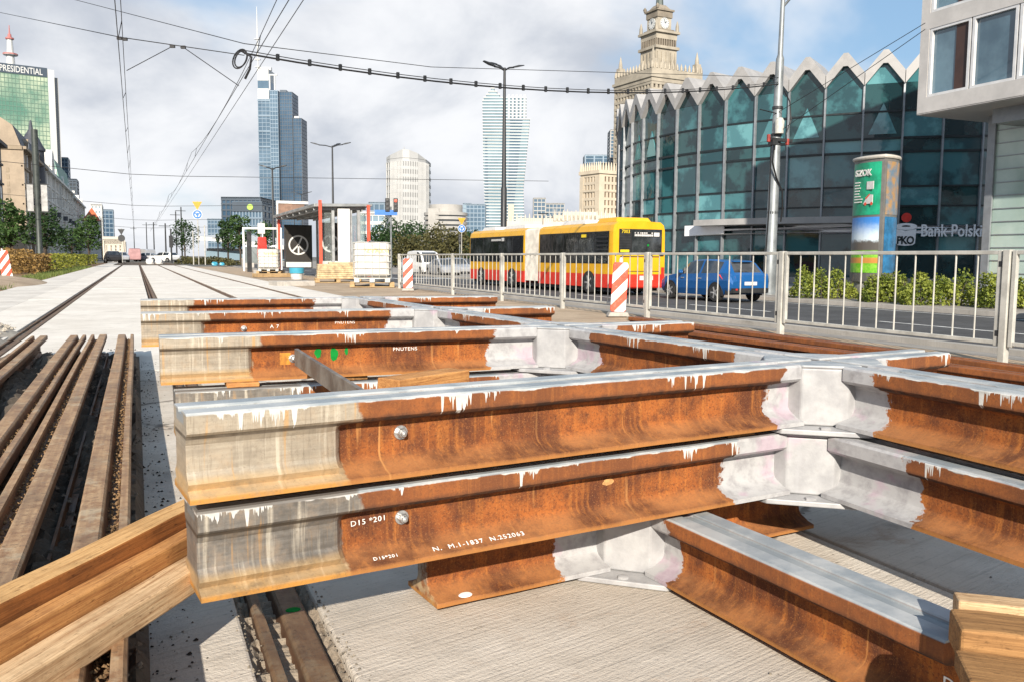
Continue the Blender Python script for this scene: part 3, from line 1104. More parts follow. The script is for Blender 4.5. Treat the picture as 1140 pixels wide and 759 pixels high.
# brown rails lying on the ground behind the stack, close to the barrier
def ground_rail(x0, y0, x1, y1, z, seed, label):
    d = Vector((x1 - x0, y1 - y0))
    r = thing('spare_rail', label, 'rail', (x0, y0, z), atan2(d.y, d.x), 'spare rails lying by the barrier')
    crossing_rail(r, (0, 0, 0), 0, d.length, 0, 0.2, -1, -1, seed, 0.0, 'rail', 0.0)
    return r


ground_rail(5.62, 9.2, 5.50, 1.0, 0.0, 41.3, 'long brown rail lying on the sand along the foot of the barrier')
ground_rail(5.05, 7.6, 5.22, 1.0, 0.0, 43.9, 'brown rail with pale web, lying in front of the long one by the barrier')
mb = MB()
mb.box(0, 0.9, 0, 0.32, 0, 0.03)
mb.box(0.02, 0.88, 0.26, 0.30, 0.03, 0.12)
r = thing('steel_plate', 'rusty ribbed steel plate lying before the barrier rails', 'steel plate', (4.55, 6.2, 0.0), -1.35)
o = mb.build('plate', M['rail'], r, bevel=0.004)
for k, v in (('silver', 0), ('dark', 0.2), ('paint_start', -1), ('paint_end', -1), ('len', 9), ('seed', 3), ('top_paint', 0), ('drip', 0)):
    o[k] = float(v)

# ------------------------------------------------------------------ loose ground cover
def pebbles(name, spots, m, kind='stuff'):
    mb = MB()
    for (x, y, z, s) in spots:
        a = random.uniform(0, 6.28)
        vs = []
        for k in range(5):
            aa = a + k * 1.2566
            q = s * random.uniform(0.7, 1.2)
            vs.append((x + q * cos(aa), y + q * sin(aa), z))
        vs.append((x + random.uniform(-.3, .3) * s, y + random.uniform(-.3, .3) * s, z + s * random.uniform(0.6, 1.1)))
        mb.mesh(vs, [(0, 1, 5), (1, 2, 5), (2, 3, 5), (3, 4, 5), (4, 0, 5)])
    return struct(mb.build(name, m), kind)


mb = MB()
rows_ = []
y = 0.6
while y < 8.2:
    rows_.append([(x_, y, 0.006 + (0.0 if k_ in (0, 40) else 0.055 + 0.03 * sin(x_ * 23 + y * 3) + random.uniform(-0.022, 0.022)) * min(1, (8.2 - y) * 3)) for k_, x_ in enumerate([-1.05 + 1.05 * q_ / 40 for q_ in range(41)])])
    y += 0.035 if y < 4 else 0.08
mb.loft(rows_, caps=False, closed=False)
struct(mb.build('dirt_patch', M['dirt']), 'stuff')
sp = []
for _ in range(2600):
    y = 1.2 + 7.0 * random.random() ** 1.6
    x = random.uniform(-0.98, -0.01)
    sp.append((x, y, 0.06 + random.uniform(-0.02, 0.03), random.uniform(0.004, 0.014)))
pebbles('dark_rubble', sp, mat('rubble_dark', (0.19, 0.155, 0.12), 0.9, var=0.6, scale=25, spec=0.2))
sp = []
for gx0 in (-0.790 - 0.02, -0.485 + 0.02, -0.325 - 0.02, -0.100 + 0.02):
    for _ in range(1500):
        y = 1.2 + 7.0 * random.random() ** 1.5
        sp.append((gx0 + random.uniform(-0.016, 0.016), y, 0.156 + random.uniform(-0.012, 0.006), random.uniform(0.003, 0.007)))
pebbles('groove_grit', sp, mat('grit', (0.21, 0.13, 0.065), 0.9, var=0.6, scale=40, spec=0.2))
sp = []
for _ in range(520):
    x, y = random.uniform(-0.0, 5.5), 0.9 + 7 * random.random() ** 1.4
    if random.random() < 0.3:
        x = random.uniform(0.0, 0.10)
    sp.append((x, y, 0.002, random.uniform(0.001, 0.0045)))
crumbs = []
for _ in range(650):
    y = 1.3 + 6.5 * random.random() ** 1.4
    x = -0.02 + abs(random.gauss(0, 0.075))
    crumbs.append((x, y, 0.002, random.uniform(0.002, 0.008) * random.random() + 0.001))
pebbles('black_crumbs', crumbs, mat('crumb', (0.045, 0.038, 0.03), 0.9, var=0.5, scale=40, spec=0.2))
for _ in range(700):
    y = 1.3 + 2.5 * random.random()
    x = random.choice([0.205, 0.395]) + random.gauss(0, 0.014)
    sp.append((x, y, -0.004 if 0.21 < x < 0.39 else 0.001, random.uniform(0.001, 0.0045)))
pebbles('slab_grit', sp, mat('slab_grit_stone', (0.22, 0.19, 0.15), 0.9, var=0.5, scale=40, spec=0.2))

# gravel heap on the left
mb = MB()
N = 34
hx = lambda i: -3.4 + 2.15 * i / N
hy = lambda j: 7.6 + 6.0 * j / N


def heap_z(x, y):
    u, v = (x + 2.30) / 1.1, (y - 10.6) / 2.9
    b = max(0, 1 - (u * u + v * v))
    return -0.03 + 0.17 * b ** 0.8 + 0.035 * b * (sin(x * 9 + y * 4) + sin(y * 7 - x * 5))


vs = [(hx(i), hy(j), heap_z(hx(i), hy(j)) + random.uniform(-0.012, 0.012)) for j in range(N + 1) for i in range(N + 1)]
mb.mesh(vs, [(j * (N + 1) + i, j * (N + 1) + i + 1, (j + 1) * (N + 1) + i + 1, (j + 1) * (N + 1) + i) for j in range(N) for i in range(N)])
struct(mb.build('gravel_heap', M['gravel'], smooth=60), 'stuff')
sp = []
for _ in range(3200):
    x, y = random.uniform(-3.3, -1.35), random.uniform(7.8, 13.4)
    z = heap_z(x, y)
    if z > -0.02:
        sp.append((x, y, z, random.uniform(0.008, 0.035)))
pebbles('gravel', sp, M['gravel'])

# ================================================================== barrier along the street
FX = 7.0
PY = [24.3, 19.72, 16.65, 13.84, 11.03, 8.10, 5.22, 2.4]
FLAB = ['farthest pale barrier panel, from the water tank to the far warning board',
        'pale barrier panel in front of the far waiting cars',
        'pale barrier panel in front of the front half of the bus',
        'pale barrier panel in front of the bus bellows and rear wheel',
        'pale barrier panel in front of the blue car',
        'widest looking barrier panel, in front of the advertising column and hedge',
        'pale barrier panel cut off by the right edge, with its post leaning']


def fence_panel(y0, y1, label, lean=0.0):
    L = y0 - y1
    root = thing('street_barrier', label, 'barrier', (FX, y0, 0), -pi / 2, 'steel barrier panels along the street')
    # local x runs towards the viewer
    mb = MB()
    a, b = 0.07, L - 0.07
    z0, z1 = 0.17, 0.965
    for x in (a, b):
        mb.box(x - 0.02, x + 0.02, -0.02, 0.02, z0 - 0.03, z1 + 0.015)
    mb.box(a + 0.02, b - 0.02, -0.018, 0.018, z1 - 0.022, z1 + 0.014)
    mb.box(a + 0.02, b - 0.02, -0.018, 0.018, z0 - 0.018, z0 + 0.018)
    mb.build('frame', M['galv'], root, bevel=0.004)
    n = max(10, int(round((b - a) / 0.225)))
    for k in range(1, n):
        x = a + (b - a) * k / n
        MB().tube([(x, 0, z0 + 0.01), (x, 0, z1 - 0.02)], 0.0085, 6).build('bar', M['galv'], root, smooth=60)
    pm = MB()
    pm.box(L - 0.033, L + 0.033, -0.033, 0.033, -0.08, 0.985)
    p = pm.build('post', M['galv'], root, bevel=0.005)
    p.rotation_euler = (0, 0, 0)
    for z in (0.86, 0.25):
        MB().box(L - 0.075, L - 0.0335, -0.022, 0.022, z - 0.025, z + 0.025).build('clamp', M['dark_metal'], root)
    return root


for k in range(7):
    fence_panel(PY[k], PY[k + 1], FLAB[k])
e = thing('barrier_end_upright', 'end post of the barrier beside the white water tank', 'post', (FX, 24.36, 0))
MB().box(-0.033, 0.033, -0.033, 0.033, -0.08, 0.985).build('post', M['galv'], e, bevel=0.005)


def warn_mat():
    m = bpy.data.materials.new('warning_stripes')
    m.use_nodes = True
    g = G(m.node_tree)
    b = m.node_tree.nodes['Principled BSDF']
    x, y, z = g.sep(g.tc())
    f = g.m('FRACT', g.mul(g.add(g.add(z, g.mul(x, -1.1)), 0.09), 3.1))
    n = g.noise(g.tc(), 30, 4, 0.6)
    c = g.mix(g.step(f, 0.5, 0.02), (0.78, 0.77, 0.74), (0.66, 0.075, 0.035))
    c = g.mix(g.ss(n, 0.55, 0.75, 0, 0.35), c, (0.45, 0.40, 0.35))
    g.link(b.inputs['Base Color'], c)
    b.inputs['Roughness'].default_value = 0.5
    return m


M['warn'] = warn_mat()


def warning_board(x, y, z, label, rz, tilt=0.0, s=1.0, roll=0.0):
    root = thing('warning_board', label, 'warning board', (x, y, z), rz, 'red and white warning boards')
    root.rotation_euler = (0, 0, rz)
    mb = MB()
    pts = [(-0.11, 0.0), (0.11, 0.0), (0.125, 0.03), (0.125, 0.76), (0.105, 0.80), (-0.105, 0.80), (-0.125, 0.76), (-0.125, 0.03)]
    mb.slabxz([(a * s, b * s) for a, b in pts], -0.022, 0.022)
    p = mb.build('board', M['warn'], root, bevel=0.008)
    p.location = (0, 0, 0.07)
    p.rotation_euler = (roll, tilt, 0)
    mb = MB()
    mb.lathe([(0.0, 0.0), (0.03, 0.0), (0.03, 0.05), (0.018, 0.075), (0, 0.078)], 10, c=(0, 0, 0.80 * s))
    mb.build('lamp_socket', M['sign_white'], p, smooth=40)
    mb = MB()
    mb.slabxz([(-0.17, 0), (0.17, 0), (0.14, 0.065), (-0.14, 0.065)], -0.11, 0.11)
    mb.build('base', M['kerb'], root, bevel=0.012)
    return root


warning_board(6.80, 11.55, 0, 'tallest red and white warning board, standing before the bus rear', radians(-20), 0.05, 0.95)
warning_board(6.62, 22.2, 0, 'smaller red and white warning board between the water tank and the cars', radians(-15), 0.0, 0.98)
warning_board(-3.95, 33.3, -0.05, 'leaning red and white warning board on the rubble before the hedge', radians(8), -0.14, 1.25)
# rubble mound under the left board
mb = MB()
N = 22
vs = []
for j in range(N + 1):
    for i in range(N + 1):
        x, y = -6.4 + 4.0 * i / N, 25.0 + 10.5 * j / N
        u, v = (x + 4.4) / 1.9, (y - 30.5) / 4.8
        b = max(0, 1 - u * u - v * v)
        vs.append((x, y, -0.06 + 0.30 * b ** 0.7 + random.uniform(-0.03, 0.03) * b))
mb.mesh(vs, [(j * (N + 1) + i, j * (N + 1) + i + 1, (j + 1) * (N + 1) + i + 1, (j + 1) * (N + 1) + i) for j in range(N) for i in range(N)])
struct(mb.build('rubble_mound', M['sand'], smooth=60), 'stuff')


# ================================================================== water tanks, pallets, stacks
def ibc(x, y, z, rz, label, s=1.0):
    root = thing('water_tank', label, 'water tank', (x, y, z), rz, 'caged water tanks')
    root.scale = (s, s, s)
    mb = MB()
    mb.box(-0.48, 0.48, -0.58, 0.58, 0.16, 1.12)
    t = mb.build('tank', M['tankwhite'], root, bevel=0.07)
    t.modifiers['bevel'].segments = 4
    mb = MB()
    mb.lathe([(0, 0), (0.09, 0), (0.09, 0.04), (0, 0.045)], 14, c=(0, 0, 1.12))
    mb.build('lid', M['black'], root)
    mb = MB()
    for k in range(6):
        zz = 0.22 + 0.88 * k / 5
        mb.tube([(-0.505, -0.605, zz), (0.505, -0.605, zz), (0.505, 0.605, zz), (-0.505, 0.605, zz), (-0.505, -0.605, zz)], 0.009, 5)
    for k in range(5):
        xx = -0.4 + 0.8 * k / 4
        for yy in (-0.613, 0.613):
            mb.tube([(xx, yy, 0.13), (xx, yy, 1.10)], 0.008, 5)
    for k in range(6):
        yy = -0.5 + 1.0 * k / 5
        for xx in (-0.513, 0.513):
            mb.tube([(xx, yy, 0.13), (xx, yy, 1.10)], 0.008, 5)
    mb.build('cage', M['galv'], root, smooth=60)
    mb = MB()
    for yy in (-0.55, 0, 0.55):
        mb.box(-0.5, 0.5, yy - 0.05, yy + 0.05, 0.10, 0.13)
    for xx in (-0.42, 0, 0.42):
        for yy in (-0.55, 0, 0.55):
            mb.box(xx - 0.07, xx + 0.07, yy - 0.06, yy + 0.06, 0.0, 0.0995)
    mb.build('feet', M['galv'], root)
    return root


def tank_mat():
    m = bpy.data.materials.new('tank_plastic')
    m.use_nodes = True
    g = G(m.node_tree)
    b = m.node_tree.nodes['Principled BSDF']
    v = g.tc()
    x, y, z = g.sep(v)
    n = g.noise(v, 3, 4)
    c = g.mix(g.ss(n, 0.35, 0.65), (0.50, 0.48, 0.44), (0.58, 0.57, 0.54))
    sn = g.noise(g.xyz(g.mul(x, 30), g.mul(y, 30), g.mul(z, 24)), 1.0, 2)
    yl = g.mul(g.mul(g.ss(z, 0.80, 0.82), g.ss(z, 0.95, 0.93)), g.mul(g.ss(g.m('ABSOLUTE', g.sub(x, 0.12)), 0.36, 0.33), g.ss(sn, 0.45, 0.5)))
    c = g.mix(g.mul(yl, 0.8), c, (0.72, 0.62, 0.12))
    g.link(b.inputs['Base Color'], c)
    b.inputs['Roughness'].default_value = 0.4
    return m


M['tankwhite'] = tank_mat()


def pallet(x, y, z, rz, label, w=1.2, d=0.8):
    root = thing('wood_pallet', label, 'pallet', (x, y, z), rz, 'wooden pallets')
    mb = MB()
    for k in range(5):
        yy = -d / 2 + d * (k + 0.5) / 5
        mb.box(-w / 2, w / 2, yy - 0.055, yy + 0.055, 0.122, 0.144)
    for k in range(3):
        xx = -w / 2 + 0.07 + (w - 0.14) * k / 2
        mb.box(xx - 0.07, xx + 0.07, -d / 2, d / 2, 0.1, 0.1215)
    mb.build('deck', M['pallet_wood'], root)
    mb = MB()
    for i in range(3):
        for j in range(3):
            xx = -w / 2 + 0.07 + (w - 0.14) * i / 2
            yy = -d / 2 + 0.06 + (d - 0.12) * j / 2
            mb.box(xx - 0.07, xx + 0.07, yy - 0.05, yy + 0.05, 0.022, 0.0995)
    for j in range(3):
        yy = -d / 2 + 0.06 + (d - 0.12) * j / 2
        mb.box(-w / 2, w / 2, yy - 0.05, yy + 0.05, 0, 0.0215)
    mb.build('runner', M['pallet_wood'], root)
    return root


rzc = radians(-14)
pallet(6.50, 25.55, 0, rzc, 'wooden pallet under the larger white water tank', 1.30, 1.2)
ibc(6.50, 25.55, 0.145, rzc, 'larger white caged water tank with yellow writing, standing on a pallet next to the barrier', 1.06)
pallet(6.25, 45.5, 0, rzc, 'wooden pallet under the smaller water tank by the shelter', 1.2, 1.1)
ibc(6.25, 45.5, 0.145, rzc, 'smaller looking white caged water tank behind the peace sign poster panel', 1.0)
pallet(6.45, 30.2, 0, radians(-8), 'wooden pallet under the stacked paving slabs', 1.55, 1.0)
mb = MB()
for k in range(7):
    j1, j2 = random.uniform(-0.02, 0.02), random.uniform(-0.02, 0.02)
    mb.box(-0.70 + j1, 0.70 + j1, -0.42 + j2, 0.42 + j2, 0.145 + k * 0.071, 0.145 + k * 0.071 + 0.064)
mb.box(-0.30, 0.62, -0.35, 0.30, 0.645, 0.70)
o = mb.build('slab_stack', M['sandstone'] if 'sandstone' in M else mat('sandstone', (0.50, 0.38, 0.22), 0.85, var=0.4, scale=6, bump=0.2), None, bevel=0.008, loc=(6.45, 30.2, 0), rz=radians(-8))
tag(o, 'stack of sand coloured paving slabs on a pallet in front of the shelter', 'slab stack')
mb = MB().lathe([(0, 0), (0.16, 0), (0.20, 0.36), (0.19, 0.36), (0.15, 0.02), (0, 0.02)], 18)
bk = thing('plastic_bucket', 'white bucket with a turquoise rim under the poster panel', 'bucket', (5.72, 34.2, 0))
mb.build('body', M['sign_white'], bk, smooth=40)
MB().lathe([(0.19, 0.20), (0.206, 0.20), (0.216, 0.38), (0.19, 0.38)], 18).build('rim', M['blue_plastic'], bk, smooth=40)
bk.scale = (1.35, 1.35, 1.2)
# low kerb blocks and boards lying along the edge of the slabs
for i, (px, py, w, h_) in enumerate(((276, 296, 0.9, 0.75), (325, 316, 1.2, 0.14), (300, 303, 1.4, 0.2))):
    p = gnd(px, py + 2, 0)
    mb = MB().box(-w / 2, w / 2, -0.4, 0.4, -0.02, h_)
    tag(mb.build('concrete_block', M['kerb'], bevel=0.02, loc=(p.x, p.y, 0), rz=0.2 * i),
        ['upright pale concrete block left of the red sack', 'flat pale kerb slab lying by the bucket', 'long low kerb stone lying before the smaller tank'][i], 'concrete block', 'loose concrete pieces by the shelter')
p = gnd(312, 307, 0)
tag(MB().box(-0.9, 0.9, -0.3, 0.3, 0, 0.16).build('board_stack', M['pallet_wood'], bevel=0.01, loc=(5.5, 38.5, 0), rz=0.3), 'low stack of reddish boards under the poster panel', 'boards')
pbin = atd(292, 287, 50)
sk = thing('litter_bin', 'bright red tall bin hanging by the near end of the platform railing', 'bin', (pbin.x, pbin.y, 0))
MB().loft([[(-0.22, -0.2, 0.55), (0.22, -0.2, 0.55), (0.22, 0.2, 0.55), (-0.22, 0.2, 0.55)], [(-0.27, -0.23, 1.0), (0.27, -0.23, 1.0), (0.27, 0.23, 1.0), (-0.27, 0.23, 1.0)],
           [(-0.22, -0.2, 2.0), (0.22, -0.2, 2.0), (0.22, 0.2, 2.0), (-0.22, 0.2, 2.0)]]).build('body', M['red_plastic'], sk, bevel=0.05, recalc=True)
MB().box(-0.05, 0.05, 0.22, 0.32, 0, 2.9).build('pole', M['pole_grey'], sk)
MB().box(-0.2, 0.2, 0.18, 0.21, 2.2, 2.8).build('notice_plate', M['sign_white'], sk)
# white steel railing frame beyond the bin
fr = thing('platform_railing', 'white steel railing frame behind the red bin', 'railing', (pbin.x - 0.6, pbin.y + 2, 0), radians(-20))
mb = MB()
for x in (-0.2, 0.9, 2.0):
    mb.box(x - 0.05, x + 0.05, -0.05, 0.05, 0, 2.5)
mb.box(-0.25, 2.05, -0.05, 0.05, 2.501, 2.60)
mb.box(-0.15, 0.85, -0.03, 0.03, 1.45, 1.55)
mb.box(0.95, 1.95, -0.03, 0.03, 1.45, 1.55)
mb.build('frame', M['white_paint'], fr)
MB().box(-0.14, 0.84, -0.02, 0.02, 0.5, 1.44).build('glass_panel', glass_mat('railing_glass', (0.10, 0.12, 0.12), (0.25, 0.28, 0.28)), fr)
tag(MB().box(-0.12, 0.12, -0.12, 0.12, 0, 2.3).build('dark_post', M['dark_metal'], loc=tuple(gnd(278, 303, 0))), 'short dark square post left of the red bin', 'post')

# ================================================================== tram stop shelter
def shelter():
    root = thing('tram_shelter', 'glass and steel tram stop shelter with red posts and a peace sign poster', 'shelter', (7.30, 37.8, 0), 0)
    st, gl = M['grey_steel'], bpy.data.materials.new('shelter_glass')
    gl.use_nodes = True
    b = gl.node_tree.nodes['Principled BSDF']
    b.inputs['Base Color'].default_value = (0.75, 0.82, 0.80, 1)
    b.inputs['Transmission Weight'].default_value = 0.92
    b.inputs['Roughness'].default_value = 0.03
    b.inputs['IOR'].default_value = 1.05
    # local: x right (away from the track), y along the platform
    Wd, Ln = 2.1, 11.4
    mb = MB()
    mb.slabxz([(-0.25, 3.02), (Wd + 0.2, 3.10), (Wd + 0.2, 3.22), (-0.25, 3.16)], -0.25, Ln + 0.3)
    mb.build('roof', mat('roof_panel', (0.30, 0.31, 0.31), 0.35, 0.3, var=0.3, scale=2), root, bevel=0.02)
    mb = MB()
    for k in range(7):
        y = 0.2 + k * 1.8
        mb.beam((-0.2, y, 2.95), (Wd, y, 3.02), 0.09, 0.12)
    for x in (0.1, 1.0, 1.9):
        mb.beam((x, 0, 2.93), (x, Ln, 2.93), 0.07, 0.09)
    mb.build('roof_beam', st, root)
    for (x, y, zt) in ((0.0, -0.30, 3.3), (Wd, -0.30, 3.15), (0.0, Ln, 3.15)):
        MB().box(x - 0.06, x + 0.06, y - 0.06, y + 0.06, 0, zt).build('post', M['sign_red'], root)
    for (x, y) in ((0.62, 0.1), (1.40, 0.1), (1.75, 0.1), (Wd, 4), (Wd, 7.5), (Wd, Ln)):
        MB().box(x - 0.06, x + 0.06, y - 0.06, y + 0.06, 0, 2.93).build('inner_post', st, root)
    MB().box(0.80, 1.34, -0.10, 0.02, 0.1, 2.98).build('white_panel', M['sign_white'], root, bevel=0.02)
    mb = MB()
    for (x0, x1, y) in ((0.10, 0.55, 0.1), (1.82, 2.02, 0.1)):
        mb.box(x0, x1, y - 0.012, y + 0.012, 0.3, 2.8)
    mb.box(Wd - 0.012, Wd + 0.012, 0.3, Ln - 0.2, 0.3, 2.8)
    mb.build('glass_wall', gl, root)
    for i, (x0, y, w) in enumerate(((0.16, 10.6, 1.50), (0.76, 3.6, 0.95))):
        zc0, zc1 = (0.25, 2.62) if i == 0 else (0.35, 2.5)
        mb = MB()
        mb.box(x0, x0 + w, y, y + 0.14, zc0, zc1)
        c = mb.build('poster_case', M['dark_metal'], root, bevel=0.015)
        mb = MB()
        mb.box(x0 + 0.07, x0 + w - 0.07, y - 0.004, y - 0.001, zc0 + 0.36, zc1 - 0.08)
        mb.build('poster', mat('poster_black', (0.02, 0.018, 0.016), 0.4, var=0.5, scale=3, col2=(0.035, 0.03, 0.025)), c)
        MB().box(x0 + 0.07, x0 + w - 0.07, y - 0.004, y - 0.001, zc0 + 0.06, zc0 + 0.34).build('caption_strip', M['sign_white'], c)
        cx, cz, r = x0 + w / 2, 1.52, (0.54 if i == 0 else 0.42)
        mb = MB()
        N = 40
        ro, ri = r, r - 0.085
        vs = []
        for k in range(N):
            a = 2 * pi * k / N
            for rr, yy in ((ro, y - 0.012), (ri, y - 0.012), (ri, y - 0.005), (ro, y - 0.005)):
                vs.append((cx + rr * cos(a), yy, cz + rr * sin(a)))
        fs = []
        for k in range(N):
            for q in range(4):
                a_, b_ = k * 4 + q, k * 4 + (q + 1) % 4
                c_, d_ = ((k + 1) % N) * 4 + (q + 1) % 4, ((k + 1) % N) * 4 + q
                fs.append((a_, b_, c_, d_))
        mb.mesh(vs, fs)
        for ang in (pi / 2 - (0.42 if i == 0 else 0.0), -pi / 2, -pi / 4, -3 * pi / 4):
            mb.beam((cx, y - 0.0085, cz), (cx + (r - 0.04) * cos(ang), y - 0.0085, cz + (r - 0.04) * sin(ang)), 0.006, 0.085, upv=(-sin(ang), 0, cos(ang)))
        mb.build('peace_sign', M['sign_white'], c, recalc=True)
    mb = MB()
    mb.box(1.3, 1.8, 1.5, 3.4, 0.42, 0.48)
    for y in (1.6, 3.2):
        mb.box(1.5, 1.6, y, y + 0.1, 0, 0.4195)
    mb.build('bench', M['grey_steel'], root)
    mb = MB()
    mb.box(0.1, 1.55, 12.2, 12.3, 3.0, 3.85)
    f = mb.build('roof_sign', mat('roof_sign_brown', (0.22, 0.13, 0.09), 0.6, var=0.3), root)
    mb = MB()
    mb.box(0.0, 1.75, 12.15, 12.35, 3.851, 4.0)
    mb.box(0.0, 0.09, 12.15, 12.35, 0.0, 3.85)
    mb.build('sign_frame', M['sign_white'], f)
    return root


shelter()


# ================================================================== poles, lamps, signs
def lamp_post(name, label, p, h, r0, r1, heads, cat='street lamp', group=None, m='dark_metal', rz=0.0, head=(0.75, 0.24)):
    root = thing(name, label, cat, p, rz, group)
    mb = MB()
    mb.lathe([(0, 0), (r0 * 1.25, 0), (r0 * 1.25, h * 0.02), (r0, h * 0.022), (r0 * 0.9, h * 0.45), (r0 * 0.7, h * 0.455), (r1, h), (0, h)], 12)
    mb.build('pole', M[m], root, smooth=40)
    for (a, ln, rise) in heads:
        mb = MB()
        dx_, dy_ = cos(a), sin(a)
        mb.tube([(0, 0, h - 0.15), (dx_ * ln * 0.5, dy_ * ln * 0.5, h - 0.02 + rise * 0.6), (dx_ * ln, dy_ * ln, h + rise)], r1 * 0.75, 6)
        arm = mb.build('arm', M[m], root, smooth=50)
        mb = MB()
        l, w = head
        mb.loft([[(-0.05, -w * 0.3, 0), (-0.05, w * 0.3, 0), (-0.05, w * 0.2, 0.06), (-0.05, -w * 0.2, 0.06)],
                 [(l * 0.4, -w * 0.55, -0.02), (l * 0.4, w * 0.55, -0.02), (l * 0.4, w * 0.4, 0.09), (l * 0.4, -w * 0.4, 0.09)],
                 [(l, -w * 0.4, 0.0), (l, w * 0.4, 0.0), (l, w * 0.25, 0.05), (l, -w * 0.25, 0.05)]])
        hd = mb.build('lamp_head', M[m], arm, recalc=True)
        hd.location = (dx_ * ln, dy_ * ln, h + rise)
        hd.rotation_euler = (0, -0.25, a)
    return root


def base_at(px, dep, z=None):
    p = atd(px, 287, dep)
    return (p.x, p.y, gz(p.x) - 0.05 if z is None else z)


p = base_at(560.5, 50)
lamp_post('street_lamp', 'tall dark double headed street lamp rising behind the bus', p, 12.3, 0.19, 0.07, [(0.3, 0.7, 0.12), (pi + 0.2, 0.7, -0.02), (1.9, 0.75, 0.30)], group='street lamps', head=(0.75, 0.26))
p = base_at(371.5, 84)
lamp_post('street_lamp', 'grey twin armed street lamp rising behind the tram shelter', p, 12.2, 0.16, 0.07, [(-0.3, 1.0, 0.12), (pi - 0.35, 1.3, 0.05), (0.9, 0.9, 0.2)], group='street lamps', head=(0.8, 0.25))
p = base_at(337, 150)
lamp_post('street_lamp', 'small looking street lamp right of the blue grey spire tower', p, 12.4, 0.16, 0.08, [(-0.4, 0.9, 0.1), (pi - 0.4, 0.9, 0.1)], group='street lamps', head=(0.9, 0.3))
p = base_at(305, 70)
lamp_post('street_lamp', 'thin dark lamp in front of the blue grey spire tower', p, 8.3, 0.13, 0.07, [(-0.4, 0.6, 0.05), (pi - 0.4, 0.5, 0.05)], group='street lamps', head=(0.6, 0.2))

# the big tram pole on the right
p = base_at(857, 34.5)
tp = thing('tram_pole', 'thick grey tram pole with cables and clamps in front of the round glass building', 'pole', (p[0], p[1], ROADZ + 0.1), 0)
TPx, TPy = p[0], p[1]
tp.rotation_euler = (0, radians(1.0), 0)
mb = MB()
mb.lathe([(0, 0), (0.36, 0), (0.36, 0.06), (0.27, 0.08), (0.25, 0.9), (0.245, 1.6), (0.225, 1.65), (0.20, 5.2), (0.19, 5.25), (0.155, 9.2), (0.15, 9.25), (0.10, 9.4), (0.075, 13.2), (0, 13.2)], 16)
mb.build('pole', M['pole_grey'], tp, smooth=35)
mb = MB()
for z in (5.9, 6.25, 7.3, 3.2):
    mb.lathe([(0.0, 0), (0.215, 0), (0.215, 0.10), (0, 0.10)], 14, c=(0, 0, z))
mb.box(-0.62, 0.55, -0.32, -0.20, 6.02, 6.14)
mb.box(-0.5, -0.25, -0.42, -0.14, 5.85, 6.05)
mb.build('clamp', M['dark_metal'], tp)
mb = MB()
mb.box(-0.66, -0.55, -0.34, -0.22, 5.95, 6.25)
mb.box(0.27, 0.38, -0.34, -0.22, 5.9, 6.15)
mb.build('insulator_box', mat('insulator_red', (0.30, 0.04, 0.03), 0.5, var=0.3), tp, bevel=0.03)
mb = MB()
mb.lathe([(0, 0), (0.17, 0.02), (0.19, 0.5), (0.12, 0.62), (0, 0.64)], 12, c=(-0.08, -0.25, 6.3))
mb.build('tensioner', M['galv'], tp, smooth=40)
mb = MB()
mb.tube([(-0.30, -0.25, 5.8), (-0.38, -0.3, 5.2), (-0.15, -0.3, 4.6), (0.22, -0.25, 4.1), (0.30, -0.22, 3.4), (0.24, -0.22, 2.9)], 0.035, 6)
mb.tube([(-0.45, -0.26, 5.9), (-0.42, -0.28, 3.4), (-0.52, -0.3, 0.4)], 0.03, 6)
mb.tube([(0.30, -0.2, 6.3), (0.52, -0.2, 6.9), (0.42, -0.2, 7.6), (0.12, -0.2, 8.0)], 0.025, 6)
mb.tube([(-0.95, -0.1, 7.2), (0.0, -0.1, 7.1)], 0.02, 6)
mb.build('cable', M['black'], tp, smooth=60)
mb = MB()
mb.tube([(0, 0, 11.2), (0.5, -1.0, 12.3), (1.05, -2.2, 12.45)], 0.05, 8)
arm = mb.build('lamp_arm', M['pole_grey'], tp, smooth=60)
mb = MB()
mb.loft([[(0.85, -2.15, 12.3), (1.15, -2.15, 12.3), (1.1, -2.15, 12.5), (0.9, -2.15, 12.5)], [(0.78, -2.7, 12.30), (1.3, -2.7, 12.30), (1.2, -2.7, 12.52), (0.9, -2.7, 12.52)], [(0.95, -3.15, 12.36), (1.2, -3.15, 12.36), (1.15, -3.15, 12.45), (1.0, -3.15, 12.45)]])
mb.build('lamp_head', M['pole_grey'], arm, recalc=True)

# pole with banners, left
p = base_at(44.5, 60, -0.05)
lp = thing('banner_pole', 'dark green lamp pole with two white banners beside the left hedge', 'pole', p, 0)
mb = MB()
mb.lathe([(0, 0), (0.24, 0), (0.24, 0.2), (0.19, 0.3), (0.16, 4.5), (0.20, 5.8), (0.21, 9.5), (0.0, 9.52)], 12)
mb.build('pole', mat('pole_green', (0.05, 0.06, 0.055), 0.5, 0.2, var=0.3), lp, smooth=40)
for s in (-1, 1):
    mb = MB()
    mb.box(0.24 if s > 0 else -0.62, 0.62 if s > 0 else -0.24, -0.03, 0.03, 3.95, 5.75)
    mb.build('banner', mat('banner_cloth', (0.36, 0.36, 0.35), 0.7, var=0.3, scale=3), lp)
    mb = MB()
    for z in (3.9, 5.80):
        mb.box(min(s * 0.1, s * 0.76), max(s * 0.1, s * 0.76), -0.02, 0.02, z - 0.03, z + 0.03)
    mb.build('bracket', M['dark_metal'], lp)


